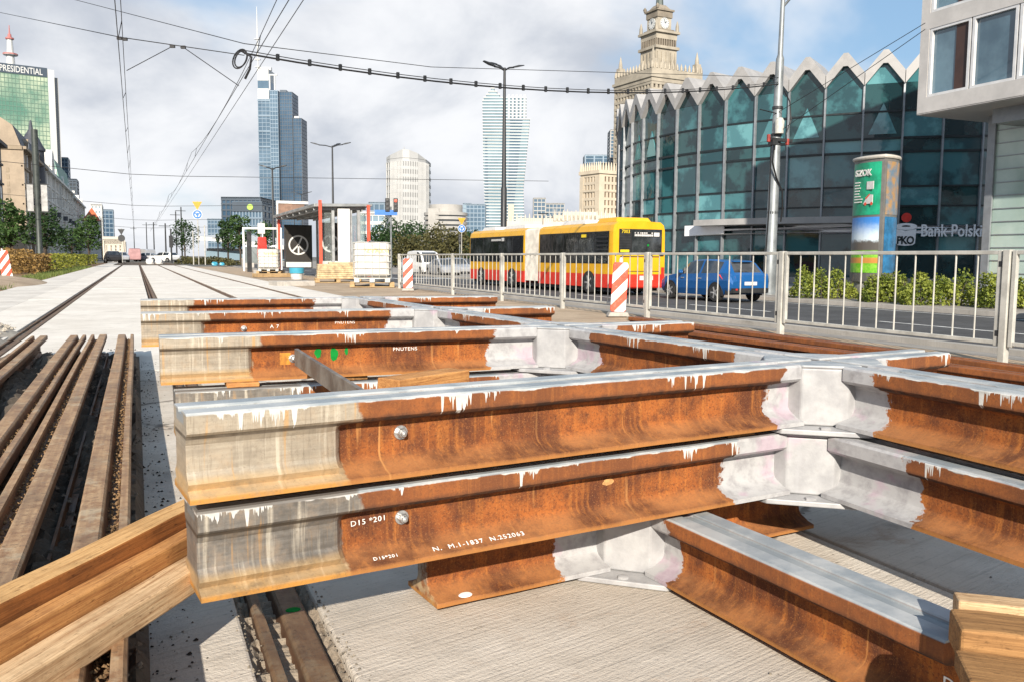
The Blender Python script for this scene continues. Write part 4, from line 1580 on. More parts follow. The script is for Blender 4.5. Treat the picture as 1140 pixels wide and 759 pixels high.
def road_sign(px, py_tri, dep, label, face=1.0, sc=1.0):
    """roundabout sign: yield triangle over a blue disc"""
    p = atd(px, py_tri, dep)
    zb = gz(p.x) - 0.05
    root = thing('road_sign', label, 'road sign', (p.x, p.y, zb), radians(-14), 'yield and roundabout signs')
    h = p.z - zb
    mb = MB()
    mb.lathe([(0, 0), (0.045, 0), (0.045, h + 0.4), (0, h + 0.4)], 8, c=(0, 0.08, 0))
    mb.build('post', M['galv'], root, smooth=40)
    r = 0.52 * sc
    tri = [(0, -r * 1.0), (r * 0.92, r * 0.62), (-r * 0.92, r * 0.62)]
    t = MB().slabxz([(a, b + h) for a, b in tri], -0.03, 0.0).build('yield_plate', M['sign_yellow'] if face > 0 else M['dark_metal'], root)
    if face > 0:
        t2 = MB().slabxz([(a * 0.62, b * 0.62 + h + 0.02) for a, b in tri], -0.036, -0.031).build('yield_field', mat('sign_amber', (0.62, 0.24, 0.005), 0.4, var=0.1), t)
    hz = h - r * 1.85
    n = 24
    d = MB().slabxz([(0.48 * sc * cos(2 * pi * k / n), hz + 0.48 * sc * sin(2 * pi * k / n)) for k in range(n)], -0.03, 0.0).build('disc', M['sign_white'] if face > 0 else M['dark_metal'], root)
    if face > 0:
        f = MB().slabxz([(0.43 * sc * cos(2 * pi * k / n), hz + 0.43 * sc * sin(2 * pi * k / n)) for k in range(n)], -0.036, -0.031).build('blue_field', M['sign_blue'], d)
        mb = MB()
        for k in range(3):
            a0 = pi / 2 + k * 2 * pi / 3
            arc = [a0 - 0.75 + q * 0.22 for q in range(6)]
            ro, ri = 0.27 * sc, 0.17 * sc
            mb.slabxz([(ro * cos(q), hz + ro * sin(q)) for q in arc] + [(ri * cos(q), hz + ri * sin(q)) for q in reversed(arc)], -0.042, -0.037)
            e = arc[-1]
            mid = 0.22 * sc
            mb.slabxz([(0.13 * sc * cos(e), hz + 0.13 * sc * sin(e)), (0.32 * sc * cos(e), hz + 0.32 * sc * sin(e)), (mid * cos(e + 0.6), hz + mid * sin(e + 0.6))], -0.042, -0.037)
        mb.build('arrows', M['sign_white'], d)
    return root


road_sign(219.5, 228.5, 92, 'yellow yield triangle over a blue roundabout disc, on posts left of the platform', sc=1.05)
road_sign(514, 246, 100, 'yellow yield triangle over a blue roundabout disc, in front of the trees by the bus', sc=0.95)
road_sign(135, 258, 110, 'dark back of a triangle and disc sign at the left end of the street', face=-1, sc=0.9)
for (px, dep, h, lab) in ((215.5, 92, 3.6, 'thin white post left of the yellow and blue sign pair'), (228.5, 92, 4.2, 'thin white post right of the yellow and blue sign pair')):
    p = base_at(px, dep)
    tag(MB().lathe([(0, 0), (0.06, 0), (0.06, h), (0, h)], 8).build('marker_post', M['galv'], loc=p), lab, 'post')

# traffic lights by the shelter
def traffic_light(p, z, label, heads, post=True, red=True):
    root = thing('traffic_light', label, 'traffic light', (p[0], p[1], p[2]), radians(-16), 'traffic lights')
    h = z - p[2]
    mb = MB()
    mb.lathe([(0, 0), (0.07, 0), (0.06, h - 0.1), (0, h - 0.1)], 8, c=(0, 0.2, 0))
    mb.build('post', M['pole_grey'], root, smooth=40)
    for x in heads:
        hd = MB().box(x - 0.16, x + 0.16, -0.12, 0.12, h - 0.48, h + 0.48).build('signal_head', M['black'], root, bevel=0.03)
        for k, mt in enumerate((M['sign_red'] if x > 0 else M['dark_metal'], M['dark_metal'], M['dark_metal'])):
            MB().lathe([(0, 0), (0.11, 0), (0.11, -0.02), (0, -0.03)], 12, c=(x, -0.121, h + 0.30 - k * 0.30), axis='Y').build('lens', mt, hd)
    return root


p = base_at(435.5, 62)
tl = traffic_light(p, atd(436, 229, 62).z, 'pair of black traffic lights over a blue plate, left of the round white tower', (-0.24, 0.34))
MB().box(-1.15, 0.45, -0.05, -0.02, atd(432, 237, 62).z - p[2] - 0.2, atd(432, 237, 62).z - p[2] + 0.16).build('street_plate', M['sign_blue'], tl)
p = base_at(512, 96)
traffic_light(p, atd(512, 266, 96).z, 'single traffic light under the blue disc in front of the trees', (0.0,))

# ================================================================== vehicles
M['bus_yellow'] = mat('bus_yellow', (0.66, 0.35, 0.012), 0.3, var=0.10, scale=1.5, spec=0.5)
M['bus_red'] = mat('bus_red', (0.62, 0.035, 0.02), 0.35, var=0.15, scale=2)
M['car_glass'] = glass_mat('car_glass', (0.012, 0.014, 0.016), (0.05, 0.055, 0.06), 0.05, 1.2, spec=0.7)
M['bus_glass'] = glass_mat('bus_glass', (0.010, 0.011, 0.013), (0.05, 0.055, 0.06), 0.06, 1.1, spec=0.6, contrast=(0.45, 0.7))
M['bellows'] = mat('bellows_rubber', (0.42, 0.40, 0.36), 0.7, var=0.25, scale=3)
M['led'] = mat('led_amber', (0.75, 0.55, 0.02), 0.5, var=0.1)
M['tail_red'] = mat('tail_lamp', (0.55, 0.03, 0.02), 0.2, var=0.2)


def wheel(parent, x, y, r, w, side):
    """tyre with a rim under it; side -1 shows its outer face towards -x"""
    mb = MB()
    mb.lathe([(0.0, -w / 2), (r * 0.66, -w / 2), (r * 0.93, -w / 2), (r, -w * 0.3), (r, w * 0.3), (r * 0.93, w / 2), (0, w / 2)], 24, c=(x, y, r), axis='X')
    t = mb.build('wheel', M['tyre'], parent, smooth=40, recalc=True)
    mb = MB()
    o = side * (w / 2 + 0.006)
    mb.lathe([(0, o), (r * 0.2, o), (r * 0.22, o - side * 0.03), (r * 0.62, o - side * 0.012), (r * 0.66, o - side * 0.005), (r * 0.68, o - side * 0.05), (0, o - side * 0.05)], 20, c=(x, y, r), axis='X')
    for k in range(5):
        a = 2 * pi * k / 5
        mb.beam((x + o, y + r * 0.15 * cos(a), r + r * 0.15 * sin(a)), (x + o, y + r * 0.62 * cos(a), r + r * 0.62 * sin(a)), r * 0.16, 0.02, upv=(1, 0, 0))
    mb.build('rim', M['alloy'], t, recalc=True)
    return t


def bus():
    root = thing('articulated_bus', 'yellow and red articulated city bus driving along the street', 'bus', (18.97, 30.5, ROADZ), 0)
    w = 1.27
    lev = [(1.0, 0.30), (1.0, 0.86), (1.0, 1.36), (0.985, 2.62), (0.94, 2.86), (0.80, 2.99), (0.0, 3.03)]

    def section(y0, y1, rear, front, name):
        ys = [(y0, 0.93 if rear else 0.985), (y0 + 0.10, 0.985 if rear else 1.0), (y0 + 0.3, 1.0), (y1 - 0.35, 1.0), (y1 - 0.12, 0.98 if front else 1.0), (y1, 0.90 if front else 0.985)]
        up_, lo_ = MB(), MB()
        for (ya, wa), (yb, wb) in zip(ys[:-1], ys[1:]):
            for k in range(len(lev) - 1):
                mbx = lo_ if k == 0 else up_
                (sa, za), (sb, zb) = lev[k], lev[k + 1]
                for s in (-1, 1):
                    q = [(s * w * sa * wa, ya, za), (s * w * sa * wb, yb, za), (s * w * sb * wb, yb, zb), (s * w * sb * wa, ya, zb)]
                    mbx.poly(q if s > 0 else q[::-1])
        for (y, ww, rev) in ((ys[0][0], ys[0][1], False), (ys[-1][0], ys[-1][1], True)):
            for k in range(len(lev) - 1):
                mbx = lo_ if k == 0 else up_
                (sa, za), (sb, zb) = lev[k], lev[k + 1]
                q = [(-w * sa * ww, y, za), (w * sa * ww, y, za), (w * sb * ww, y, zb), (-w * sb * ww, y, zb)]
                mbx.poly(q[::-1] if rev else q)
        b = up_.build(name, M['bus_yellow'], root, smooth=30)
        lo_.build('skirt', M['bus_red'], b, smooth=30)
        return b
    rear = section(0.0, 7.15, True, False, 'rear_body')
    front = section(8.75, 16.6, False, True, 'front_body')
    # bellows
    rings = []
    n = 26
    for i in range(n + 1):
        y = 7.16 + (8.74 - 7.16) * i / n
        k = 0.985 if i % 2 else 0.93
        rings.append([(-w * k, y, 0.40), (w * k, y, 0.40), (w * k, y, 2.85), (w * 0.86 * k, y, 2.98 * (0.99 if i % 2 else 0.97)), (-w * 0.86 * k, y, 2.98 * (0.99 if i % 2 else 0.97)), (-w * k, y, 2.85)])
    MB().loft(rings).build('bellows', M['bellows'], root, recalc=True)
    # side windows
    for (b, spans) in ((rear, [(0.42, 1.55), (1.63, 3.0), (3.08, 4.45), (4.53, 5.75), (5.83, 6.95)]), (front, [(8.95, 10.2), (10.28, 11.6), (11.68, 13.0), (13.08, 14.3), (14.38, 15.5), (15.58, 16.3)])):
        for i, (a, c) in enumerate(spans):
            for s in (-1, 1):
                x0, x1 = s * (w * 1.0 + 0.004), s * (w * 0.985 + 0.004)
                q = [(x0, a, 1.32), (x0, c, 1.32), (x1, c, 2.58), (x1, a, 2.58)]
                qi = [(p_[0] - s * 0.02, p_[1], p_[2]) for p_ in q]
                MB().loft([q, qi]).build('window', M['bus_glass'], b, recalc=True)
    mb = MB()
    for (a, c) in ((0.38, 6.99), (8.9, 16.35)):
        for s in (-1, 1):
            x0, x1 = s * (w * 1.0 + 0.0015), s * (w * 0.985 + 0.0015)
            q = [(x0, a, 1.28), (x0, c, 1.28), (x1, c, 2.62), (x1, a, 2.62)]
            mb.loft([q, [(p_[0] - s * 0.015, p_[1], p_[2]) for p_ in q]])
    mb.build('window_band', M['black'], root, recalc=True)
    # louvres in the engine bay
    mb = MB()
    for k in range(6):
        mb.box(-w * 0.99 - 0.018, -w * 0.99 + 0.0, 0.48, 1.5, 1.5 + k * 0.17, 1.56 + k * 0.17)
    mb.build('louvre', M['dark_metal'], rear)
    # rear face
    yb = -0.004
    MB().box(-1.02, 1.02, yb - 0.012, yb, 1.72, 2.70).build('rear_panel', M['black'], rear, bevel=0.004)
    MB().box(-0.42, 0.98, yb - 0.020, yb - 0.0125, 1.76, 2.66).build('rear_window', M['bus_glass'], rear)
    mb = MB()
    for k in range(7):
        mb.box(-1.0, -0.48, yb - 0.026, yb - 0.0125, 1.80 + k * 0.11, 1.86 + k * 0.11)
    mb.build('vent', M['dark_metal'], rear)
    lab = MB().box(-0.34, 0.92, yb - 0.026, yb - 0.0205, 2.38, 2.60).build('destination_board', M['dark_metal'], rear)
    mb = MB()
    x = -0.30
    rr = random.Random(3)
    while x < 0.55:
        wd = rr.uniform(0.03, 0.10)
        mb.box(x, x + wd, yb - 0.030, yb - 0.0265, 2.41, 2.49)
        if rr.random() < 0.6:
            mb.box(x, x + wd * 0.8, yb - 0.030, yb - 0.0265, 2.515, 2.57)
        x += wd + 0.014
    mb.box(0.62, 0.88, yb - 0.030, yb - 0.0265, 2.41, 2.57)
    mb.build('display_rows', M['sign_white'], lab)
    text_mesh('lettering', '7003', 0.20, M['led'], rear, at_face(-0.72, yb - 0.030, 2.53), ext=0.002)
    MB().box(-0.96, -0.55, yb - 0.030, yb - 0.0265, 1.76, 1.86).build('amber_badge', M['led'], rear)
    MB().lathe([(0, 0), (0.05, 0), (0.05, -0.006), (0, -0.006)], 12, c=(0.35, yb - 0.021, 2.05), axis='Y').build('green_sticker', M['green_paint'], rear)
    mb = MB()
    mb.box(-0.95, 0.95, yb - 0.006, yb, 1.56, 1.60)
    mb.box(-0.95, 0.95, yb - 0.006, yb, 0.97, 1.0)
    mb.box(0.9, 1.1, yb - 0.05, yb, 1.62, 1.68)
    mb.build('rear_trim', M['dark_metal'], rear)
    for s in (-1, 1):
        MB().box(s * 1.08 - 0.07, s * 1.08 + 0.07, yb - 0.03, yb, 0.62, 1.15).build('tail_light', M['tail_red'], rear, bevel=0.01)
    MB().box(-0.02, 0.62, yb - 0.02, yb, 0.62, 0.80).build('number_plate', M['sign_white'], rear)
    MB().box(-1.2, 1.2, yb - 0.06, yb, 0.34, 0.52).build('bumper', M['bus_red'], rear, bevel=0.02)
    MB().box(w + 0.006, w + 0.30, 16.2, 16.4, 2.0, 2.4).build('mirror', M['black'], front)
    # line number on the side
    sb = MB().box(-w - 0.010, -w * 0.985 - 0.004, 2.0, 3.0, 2.35, 2.56).build('side_sign', M['black'], rear)
    MB().box(-w - 0.013, -w - 0.0105, 2.3, 2.75, 2.39, 2.52).build('display_rows', M['led'], sb)
    sb = MB().box(-w - 0.010, -w * 0.985 - 0.004, 11.2, 13.2, 2.34, 2.56).build('side_sign', M['black'], front)
    mb = MB()
    mb.box(-w - 0.013, -w - 0.0105, 11.3, 11.65, 2.37, 2.54)
    for k in range(9):
        mb.box(-w - 0.013, -w - 0.0105, 11.75 + k * 0.15, 11.87 + k * 0.15, 2.39, 2.49)
    mb.build('display_rows', M['sign_white'], sb)
    # roof pods
    for (a, c, b) in ((0.5, 2.2, rear), (3.2, 5.6, rear), (9.6, 12.4, front), (13.6, 15.6, front)):
        MB().loft([[(-0.85, a, 3.0), (0.85, a, 3.0), (0.75, a + 0.15, 3.2), (-0.75, a + 0.15, 3.2)], [(-0.85, c, 3.0), (0.85, c, 3.0), (0.75, c - 0.15, 3.2), (-0.75, c - 0.15, 3.2)]]).build('roof_pod', M['bus_yellow'] if a < 1 else M['sign_white'], b, recalc=True, bevel=0.03)
    # wheels in dark arches
    for (y, b) in ((2.05, rear), (10.3, front), (14.6, front)):
        for s in (-1, 1):
            n = 18
            pts = [(s * (w + 0.003), y + 0.60 * cos(pi * k / n), 0.40 + 0.58 * sin(pi * k / n)) for k in range(n + 1)]
            pts += [(s * (w + 0.003), y - 0.60, 0.296), (s * (w + 0.003), y + 0.60, 0.296)]
            MB().loft([pts, [(p_[0] - s * 0.02, p_[1], p_[2]) for p_ in pts]]).build('wheel_arch', M['black'], b, recalc=True)
            wheel(b, s * (w - 0.105), y, 0.48, 0.26, s)
    MB().box(-1.1, 1.1, 0.4, 16.2, 0.16, 0.295).build('underbody', M['black'], root)
    return root


bus()


def car(name, label, loc, rz, paint, kind='estate', group='cars on the street', detail=True, cat='car'):
    root = thing(name, label, cat, loc, rz, group)
    if kind == 'estate':
        st = [(0.0, .42, .72, .74, .78, .74), (0.07, .36, .92, .95, .86, .74), (0.16, .30, 1.0, 1.04, .89, .72), (0.52, .25, 1.02, 1.41, .90, .61), (0.66, .25, 1.015, 1.45, .90, .62), (1.2, .22, 1.0, 1.49, .905, .63), (1.68, .22, .985, 1.50, .905, .635), (1.78, .22, .98, 1.50, .905, .635),
              (2.35, .22, .96, 1.475, .905, .63), (2.62, .22, .955, 1.43, .905, .62), (3.28, .22, .945, .98, .89, .72), (3.95, .24, .84, .87, .86, .66), (4.3, .28, .68, .71, .77, .6), (4.42, .34, .52, .55, .64, .5)]
        glass_side = [(4, 5), (5, 6), (7, 8), (8, 9), (9, 10)]
        glass_top = [(2, 3), (9, 10)]
        wy = (0.82, 3.52)
    elif kind == 'van':
        st = [(0.0, .42, .9, .92, .86, .8), (0.05, .32, 1.15, 1.9, .92, .80), (0.2, .28, 1.15, 2.05, .94, .80), (1.6, .25, 1.15, 2.1, .95, .82), (3.0, .25, 1.12, 2.08, .95, .82), (3.1, .25, 1.12, 2.07, .95, .82), (3.7, .25, 1.1, 1.95, .94, .78), (4.4, .25, 1.05, 1.1, .92, .75), (4.9, .28, .85, .9, .86, .7), (5.0, .34, .6, .64, .75, .6)]
        glass_side = [(5, 6), (6, 7)]
        glass_top = [(6, 7)]
        wy = (0.95, 4.1)
    else:
        st = [(0.0, .42, .70, .72, .76, .7), (0.08, .36, .88, .9, .85, .7), (0.5, .28, .96, 1.0, .88, .68), (1.15, .25, .96, 1.36, .885, .6), (1.3, .24, .96, 1.39, .885, .6), (1.95, .22, .94, 1.43, .89, .61), (2.05, .22, .94, 1.43, .89, .61), (2.6, .22, .92, 1.38, .89, .6), (3.3, .22, .90, .94, .87, .68), (4.1, .26, .78, .81, .82, .62), (4.4, .34, .55, .58, .66, .5)]
        glass_side = [(2, 3), (4, 5), (6, 7), (7, 8)]
        glass_top = [(2, 3), (7, 8)]
        wy = (0.85, 3.5)

    def ring(s):
        y, zb, zl, zt, wb, wt = s
        h = [(-wb * 0.90, zb), (-wb * 0.985, zb + (zl - zb) * 0.30), (-wb, zb + (zl - zb) * 0.66), (-wb * 0.965, zl), (-wt - (0.02 if zt - zl > 0.2 else 0), max(zl, zt - 0.05)), (-wt * 0.82, zt)]
        return [(x, y, z) for x, z in h] + [(-x, y, z) for x, z in reversed(h)]
    R = [ring(s) for s in st]
    body, gl = MB(), MB()
    n = len(R[0])
    for i in range(len(R) - 1):
        for j in range(n):
            k = (j + 1) % n
            q = [R[i][j], R[i][k], R[i + 1][k], R[i + 1][j]]
            isg = ((i, i + 1) in glass_side and j in (3, 7)) or ((i, i + 1) in glass_top and j == 5)
            (gl if isg else body).poly(q)
    body.poly(R[0][::-1])
    body.poly(R[-1])
    b = body.build('body', paint, root, smooth=58, recalc=False)
    gl.build('window', M['car_glass'], b, smooth=50)
    r = 0.325 if kind != 'van' else 0.35
    for y in wy:
        for s in (-1, 1):
            n_ = 14
            wbx = 0.895 if kind == 'estate' else (0.93 if kind == 'van' else 0.878)
            pts = [(s * (wbx + 0.006), y + (r + 0.06) * cos(pi * k / n_), r + (r + 0.05) * sin(pi * k / n_)) for k in range(n_ + 1)] + [(s * (wbx + 0.006), y - r - 0.06, 0.22), (s * (wbx + 0.006), y + r + 0.06, 0.22)]
            MB().loft([pts, [(p_[0] - s * 0.08, p_[1], p_[2]) for p_ in pts]]).build('wheel_arch', M['black'], root, recalc=True)
            wheel(root, s * (wbx - 0.085), y, r, 0.205, s)
    if detail:
        for s in (-1, 1):
            MB().loft([[(s * 0.90, 0.42, 0.80), (s * 0.66, 0.02, 0.78), (s * 0.62, 0.05, 0.90), (s * 0.905, 0.62, 0.96)], [(s * 0.86, 0.46, 0.80), (s * 0.62, 0.09, 0.78), (s * 0.58, 0.12, 0.90), (s * 0.86, 0.65, 0.96)]]).build('tail_light', M['tail_red'], b, recalc=True)
            MB().box(s * 0.90 - (0.16 if s < 0 else 0), s * 0.90 + (0.16 if s > 0 else 0), 2.72, 2.84, 0.98, 1.10).build('mirror', paint, b, bevel=0.02)
        mb = MB()
        for y in (1.62, 2.66):
            mb.box(-0.925, -0.898, y, y + 0.16, 0.80, 0.83)
        mb.build('door_handle', M['alloy'], b)
        MB().box(-0.27, 0.27, -0.012, 0.05, 0.60, 0.72).build('number_plate', M['sign_white'], b)
        MB().loft([[(-0.78, -0.02, 0.34), (0.78, -0.02, 0.34), (0.78, -0.02, 0.50), (-0.78, -0.02, 0.50)], [(-0.86, 0.3, 0.28), (0.86, 0.3, 0.28), (0.86, 0.3, 0.48), (-0.86, 0.3, 0.48)]]).build('bumper', M['dark_metal'], b, recalc=True)
        MB().box(-0.4, 0.4, 0.45, 0.60, 1.40, 1.44).build('spoiler', paint, b, bevel=0.01)
        MB().tube([(0, 1.0, 1.48), (0, 0.75, 1.60)], 0.008, 5).build('antenna', M['black'], b)
        MB().box(-0.66, -0.58, -0.03, 0.0, 0.43, 0.48).build('reflector', M['tail_red'], b)
    return root


M['paint_blue'] = mat('paint_blue', (0.012, 0.095, 0.29), 0.22, 0.25, var=0.08, scale=1.0)
M['paint_silver'] = mat('paint_silver', (0.42, 0.43, 0.45), 0.25, 0.4, var=0.1, scale=1.0)
M['paint_black'] = mat('paint_black', (0.02, 0.02, 0.022), 0.25, 0.1, var=0.1, scale=1.0)
M['paint_white'] = mat('paint_white', (0.75, 0.75, 0.74), 0.3, 0.0, var=0.05, scale=1.0)
M['paint_red'] = mat('paint_darkred', (0.25, 0.02, 0.02), 0.25, 0.1, var=0.1, scale=1.0)
M['paint_pink'] = mat('paint_pink', (0.36, 0.20, 0.20), 0.4, 0.0, var=0.2, scale=1.0)
M['paint_light_blue'] = mat('paint_pale_blue', (0.35, 0.45, 0.55), 0.3, 0.1, var=0.1, scale=1.0)

car('estate_car', 'blue estate car driving behind the bus, seen from its rear left', (19.62, 24.3, ROADZ), 0.02, M['paint_blue'])
for (lab, px, dep, rz, pt, kd) in (
        ('white van waiting behind the far warning board', 463, 78, pi, M['paint_white'], 'van'),
        ('silver saloon facing the viewer left of the bus front', 484, 72, pi, M['paint_silver'], 'saloon'),
        ('black saloon facing the viewer between the silver and the white one', 474, 82, pi, M['paint_black'], 'saloon'),
        ('silver estate waiting close to the bus front', 499, 78, pi, M['paint_silver'], 'estate'),
        ('dark saloon farther back between the bus and the trees', 508, 96, pi, M['paint_black'], 'saloon'),
        ('grey estate car farthest back behind the waiting row', 452, 96, pi, M['paint_light_blue'], 'estate')):
    p = atd(px, 287, dep)
    car('parked_car' if False else 'waiting_car', lab, (p.x, p.y, gz(p.x) - 0.016), rz, pt, kd, 'cars waiting on the street', detail=False)
car('city_car', 'pale car of which only the nose shows at the right edge', (21.0, 10.25, ROADZ), 0, M['paint_white'], 'saloon', 'cars on the street', detail=False)

# ================================================================== planting
def leaves(mb, pos, size, n_dir=None):
    """one leaf clump quad of random tilt"""
    a, b = random.uniform(0, 6.28), random.uniform(-0.9, 0.9)
    u = Vector((cos(a) * cos(b), sin(a) * cos(b), sin(b)))
    v = u.cross(Vector((random.uniform(-1, 1), random.uniform(-1, 1), random.uniform(-1, 1)))).normalized()
    s, t = size * random.uniform(0.6, 1.3), size * random.uniform(0.35, 0.8)
    p = Vector(pos)
    mb.poly([p - u * s, p - v * t, p + u * s, p + v * t])


def tree(label, p, h, r, m='leaf', trunk=0.12, n=900, leaf=0.16, lobes=9, clear=0.35, group='street trees', name='tree', airy=0.55):
    rr = random.Random(label)
    root = thing(name, label, 'tree', p, rr.uniform(0, 6.28), group)
    mb = MB()
    mb.tube([(0, 0, -0.05), (0.03 * h * 0.1, 0, h * 0.25), (-0.02 * h * 0.3, 0.02 * h, h * 0.55), (0, 0, h * 0.85)], [trunk, trunk * 0.8, trunk * 0.55, trunk * 0.15], 8)
    L = []
    for k in range(lobes):
        a = 2.4 * k + rr.uniform(-0.4, 0.4)
        zz = clear + (0.93 - clear) * ((k + 0.5) / lobes)
        q = sin(pi * min(1, max(0.12, (zz - clear) / (1 - clear) * 0.75 + 0.18)))
        d = r * 0.62 * q * rr.uniform(0.6, 1.1)
        L.append((Vector((d * cos(a), d * sin(a), zz * h)), r * rr.uniform(0.34, 0.55)))
        mb.tube([(0, 0, max(0.2, zz * h - h * 0.22)), (d * 0.5 * cos(a), d * 0.5 * sin(a), zz * h - h * 0.06), (d * cos(a), d * sin(a), zz * h)], [trunk * 0.4, trunk * 0.25, trunk * 0.1], 5)
    mb.build('trunk', M['bark'], root, smooth=60)
    mb = MB()
    st = random.getstate()
    random.seed(label)
    for i in range(n):
        c, rad = L[rr.randrange(len(L))]
        d = Vector((rr.gauss(0, 1), rr.gauss(0, 1), rr.gauss(0, 0.8))).normalized()
        leaves(mb, c + d * rad * (rr.uniform(0.35, 1.0) ** airy), leaf)
    random.setstate(st)
    mb.build('crown', M[m], root)
    return root


def shrub(label, p, sx, sy, h, m, n, leaf, group, rz=0.0, name='shrub', cat='shrub', boxy=False):
    rr = random.Random(label)
    root = thing(name, label, cat, p, rz, group)
    mb = MB()
    for k in range(9):
        x, y = rr.uniform(-sx * .4, sx * .4), rr.uniform(-sy * .35, sy * .35)
        mb.tube([(x, y, -0.05), (x * 1.1 + rr.uniform(-.05, .05), y * 1.1, h * 0.5), (x * 1.2, y * 1.2, h * 0.8)], [0.02, 0.014, 0.006], 5)
    mb.build('stem', M['bark'], root)
    mb = MB()
    st = random.getstate()
    random.seed(label)
    bumps = [(rr.uniform(-sx / 2, sx / 2), rr.uniform(0.75, 1.1)) for _ in range(7)]
    for i in range(n):
        u, v, wz = rr.uniform(-1, 1), rr.uniform(-1, 1), rr.uniform(0, 1)
        if boxy:
            f = rr.randrange(3)
            if f == 0:
                v = rr.choice((-1, 1)) * rr.uniform(0.82, 1.0)
            elif f == 1:
                wz = rr.uniform(0.9, 1.03)
            hh = h * (0.95 + 0.05 * sin(u * 9))
            mb_p = (u * sx / 2, v * sy / 2, wz * hh)
        else:
            hh = h
            for (bx, bh) in bumps:
                if abs(u * sx / 2 - bx) < sx * 0.12:
                    hh = h * bh
            k = sqrt(max(0.0, 1 - wz * wz * 0.75))
            edge = min(1.0, (1.0 - abs(u)) * 3 + 0.35) * (0.82 + 0.18 * sin(u * 11 + bumps[0][0] * 5) + rr.uniform(0, 0.12))
            mb_p = (u * sx / 2, v * sy / 2 * k, (wz ** 0.75) * hh * edge)
        leaves(mb, mb_p, leaf)
    random.setstate(st)
    mb.build('foliage', M[m], root)
    return root


zk = ROADZ + 0.10
for (lab, x0, x1, dep, h, sy) in (
        ('yellow green hedge shrub between the tram pole and the advertising column', 884, 952, 31.5, 1.05, 1.2),
        ('yellow green hedge shrub just right of the advertising column', 962, 1012, 29.0, 0.95, 1.1),
        ('longest yellow green hedge shrub, below the bank lettering', 1004, 1088, 27.2, 1.0, 1.2),
        ('yellow green hedge shrub below the pale glass wall, cut by the right edge', 1092, 1150, 25.6, 1.0, 1.2)):
    c = (x0 + x1) / 2
    p = atd(c, 287, dep)
    a, b = atd(x0, 287, dep), atd(x1, 287, dep)
    shrub(lab, (p.x, p.y, zk), (b - a).length, sy, h, 'leaf_shrub', 3000, 0.058, 'shrubs along the far kerb', atan2((b - a).y, (b - a).x))
# left hedges
def hx_at(px, X):
    d = ray(px, 290)
    return CAMP.y + d.y * X / d.x


for (lab, px0, px1, X, h, m, w_) in (
        ('clipped yellow green hedge along the left path', 46, 104, -4.55, 1.0, 'leaf_yellow', 1.0),
        ('brown dry section of the hedge behind the leaning warning board', 24, 47, -4.9, 0.95, 'leaf_brown', 1.1),
        ('brown and yellow low bush at the left edge', -14, 22, -6.8, 1.25, 'leaf_brown', 1.6)):
    ya, yb_ = hx_at(px0, X), hx_at(px1, X)
    shrub(lab, (X, (ya + yb_) / 2, -0.05), abs(yb_ - ya), w_, h, m, 3000 if px1 > 100 else 1700, 0.10, 'hedges by the left path', pi / 2, 'hedge', 'hedge', True)
ya, yb_ = hx_at(20, -7), hx_at(60, -7)
shrub('tall yellow flowering bush behind the brown hedge', (-8.5, 52, -0.05), 9, 1.8, 1.7, 'leaf_yellow', 1400, 0.14, 'hedges by the left path', pi / 2, 'hedge', 'hedge', False)
mb = MB()
for _ in range(5200):
    x, y = random.uniform(-4.3, -3.15), random.uniform(26, 75)
    if random.random() < 0.35:
        x, y = random.uniform(-6, -4.2), random.uniform(24, 34)
    a = random.uniform(0, 6.28)
    hh = random.uniform(0.04, 0.13)
    mb.poly([(x - 0.02 * cos(a), y - 0.02 * sin(a), -0.05), (x + 0.02 * cos(a), y + 0.02 * sin(a), -0.05), (x + random.uniform(-.05, .05), y + random.uniform(-.05, .05), hh)])
struct(mb.build('grass', M['grass']), 'stuff')

for (lab, px, dep, h, r, m, X) in (
        ('young street tree with split crown at the left edge', 13, 60, 4.6, 1.5, 'leaf', 0),
        ('leafy street tree behind the banner pole', 50, 74, 5.0, 1.9, 'leaf_dark', 0),
        ('round leafy street tree at the end of the clipped hedge', 99, 88, 5.0, 1.6, 'leaf', 0),
        ('dark low tree between the banner pole and the round tree', 80, 100, 4.2, 2.2, 'leaf_dark', 0),
        ('airy tree left of the sign pair across the platform', 206, 120, 6.0, 2.2, 'leaf_dark', 0),
        ('slim tree left of the dark office block', 254, 98, 5.4, 1.4, 'leaf_dark', 0),
        ('slim tree in front of the glass office block', 268, 94, 5.6, 1.4, 'leaf', 0),
        ('thin tree at the foot of the spire tower', 296, 110, 5.2, 1.7, 'leaf', 0)):
    p = base_at(px, dep, -0.05)
    tree(lab, p, h, r, m, trunk=0.13, n=1100, leaf=0.16, clear=0.38)
for i, (lab, px, dep, h, r, m) in enumerate((
        ('big dark green tree below the round white tower', 442, 150, 7.6, 4.6, 'leaf_dark'),
        ('dark green tree right of the water tank', 425, 140, 6.0, 3.4, 'leaf_dark'),
        ('wide green tree at the centre of the tree group by the bus', 463, 158, 7.4, 4.8, 'leaf_dark'),
        ('olive brown tree in front of the curved grey office', 484, 140, 6.0, 4.0, 'leaf_olive'),
        ('olive tree with yellowing leaves beside the blue disc', 505, 132, 5.6, 3.4, 'leaf_olive'),
        ('dark shrubby tree directly behind the waiting cars', 455, 120, 4.0, 3.6, 'leaf_olive'),
        ('dark tree mostly hidden by the bus front', 524, 145, 6.0, 3.6, 'leaf_dark'))):
    p = base_at(px, dep)
    tree(lab, p, h, r, m, trunk=0.2, n=1900, leaf=0.26, clear=0.12, lobes=12, group='trees beyond the street')

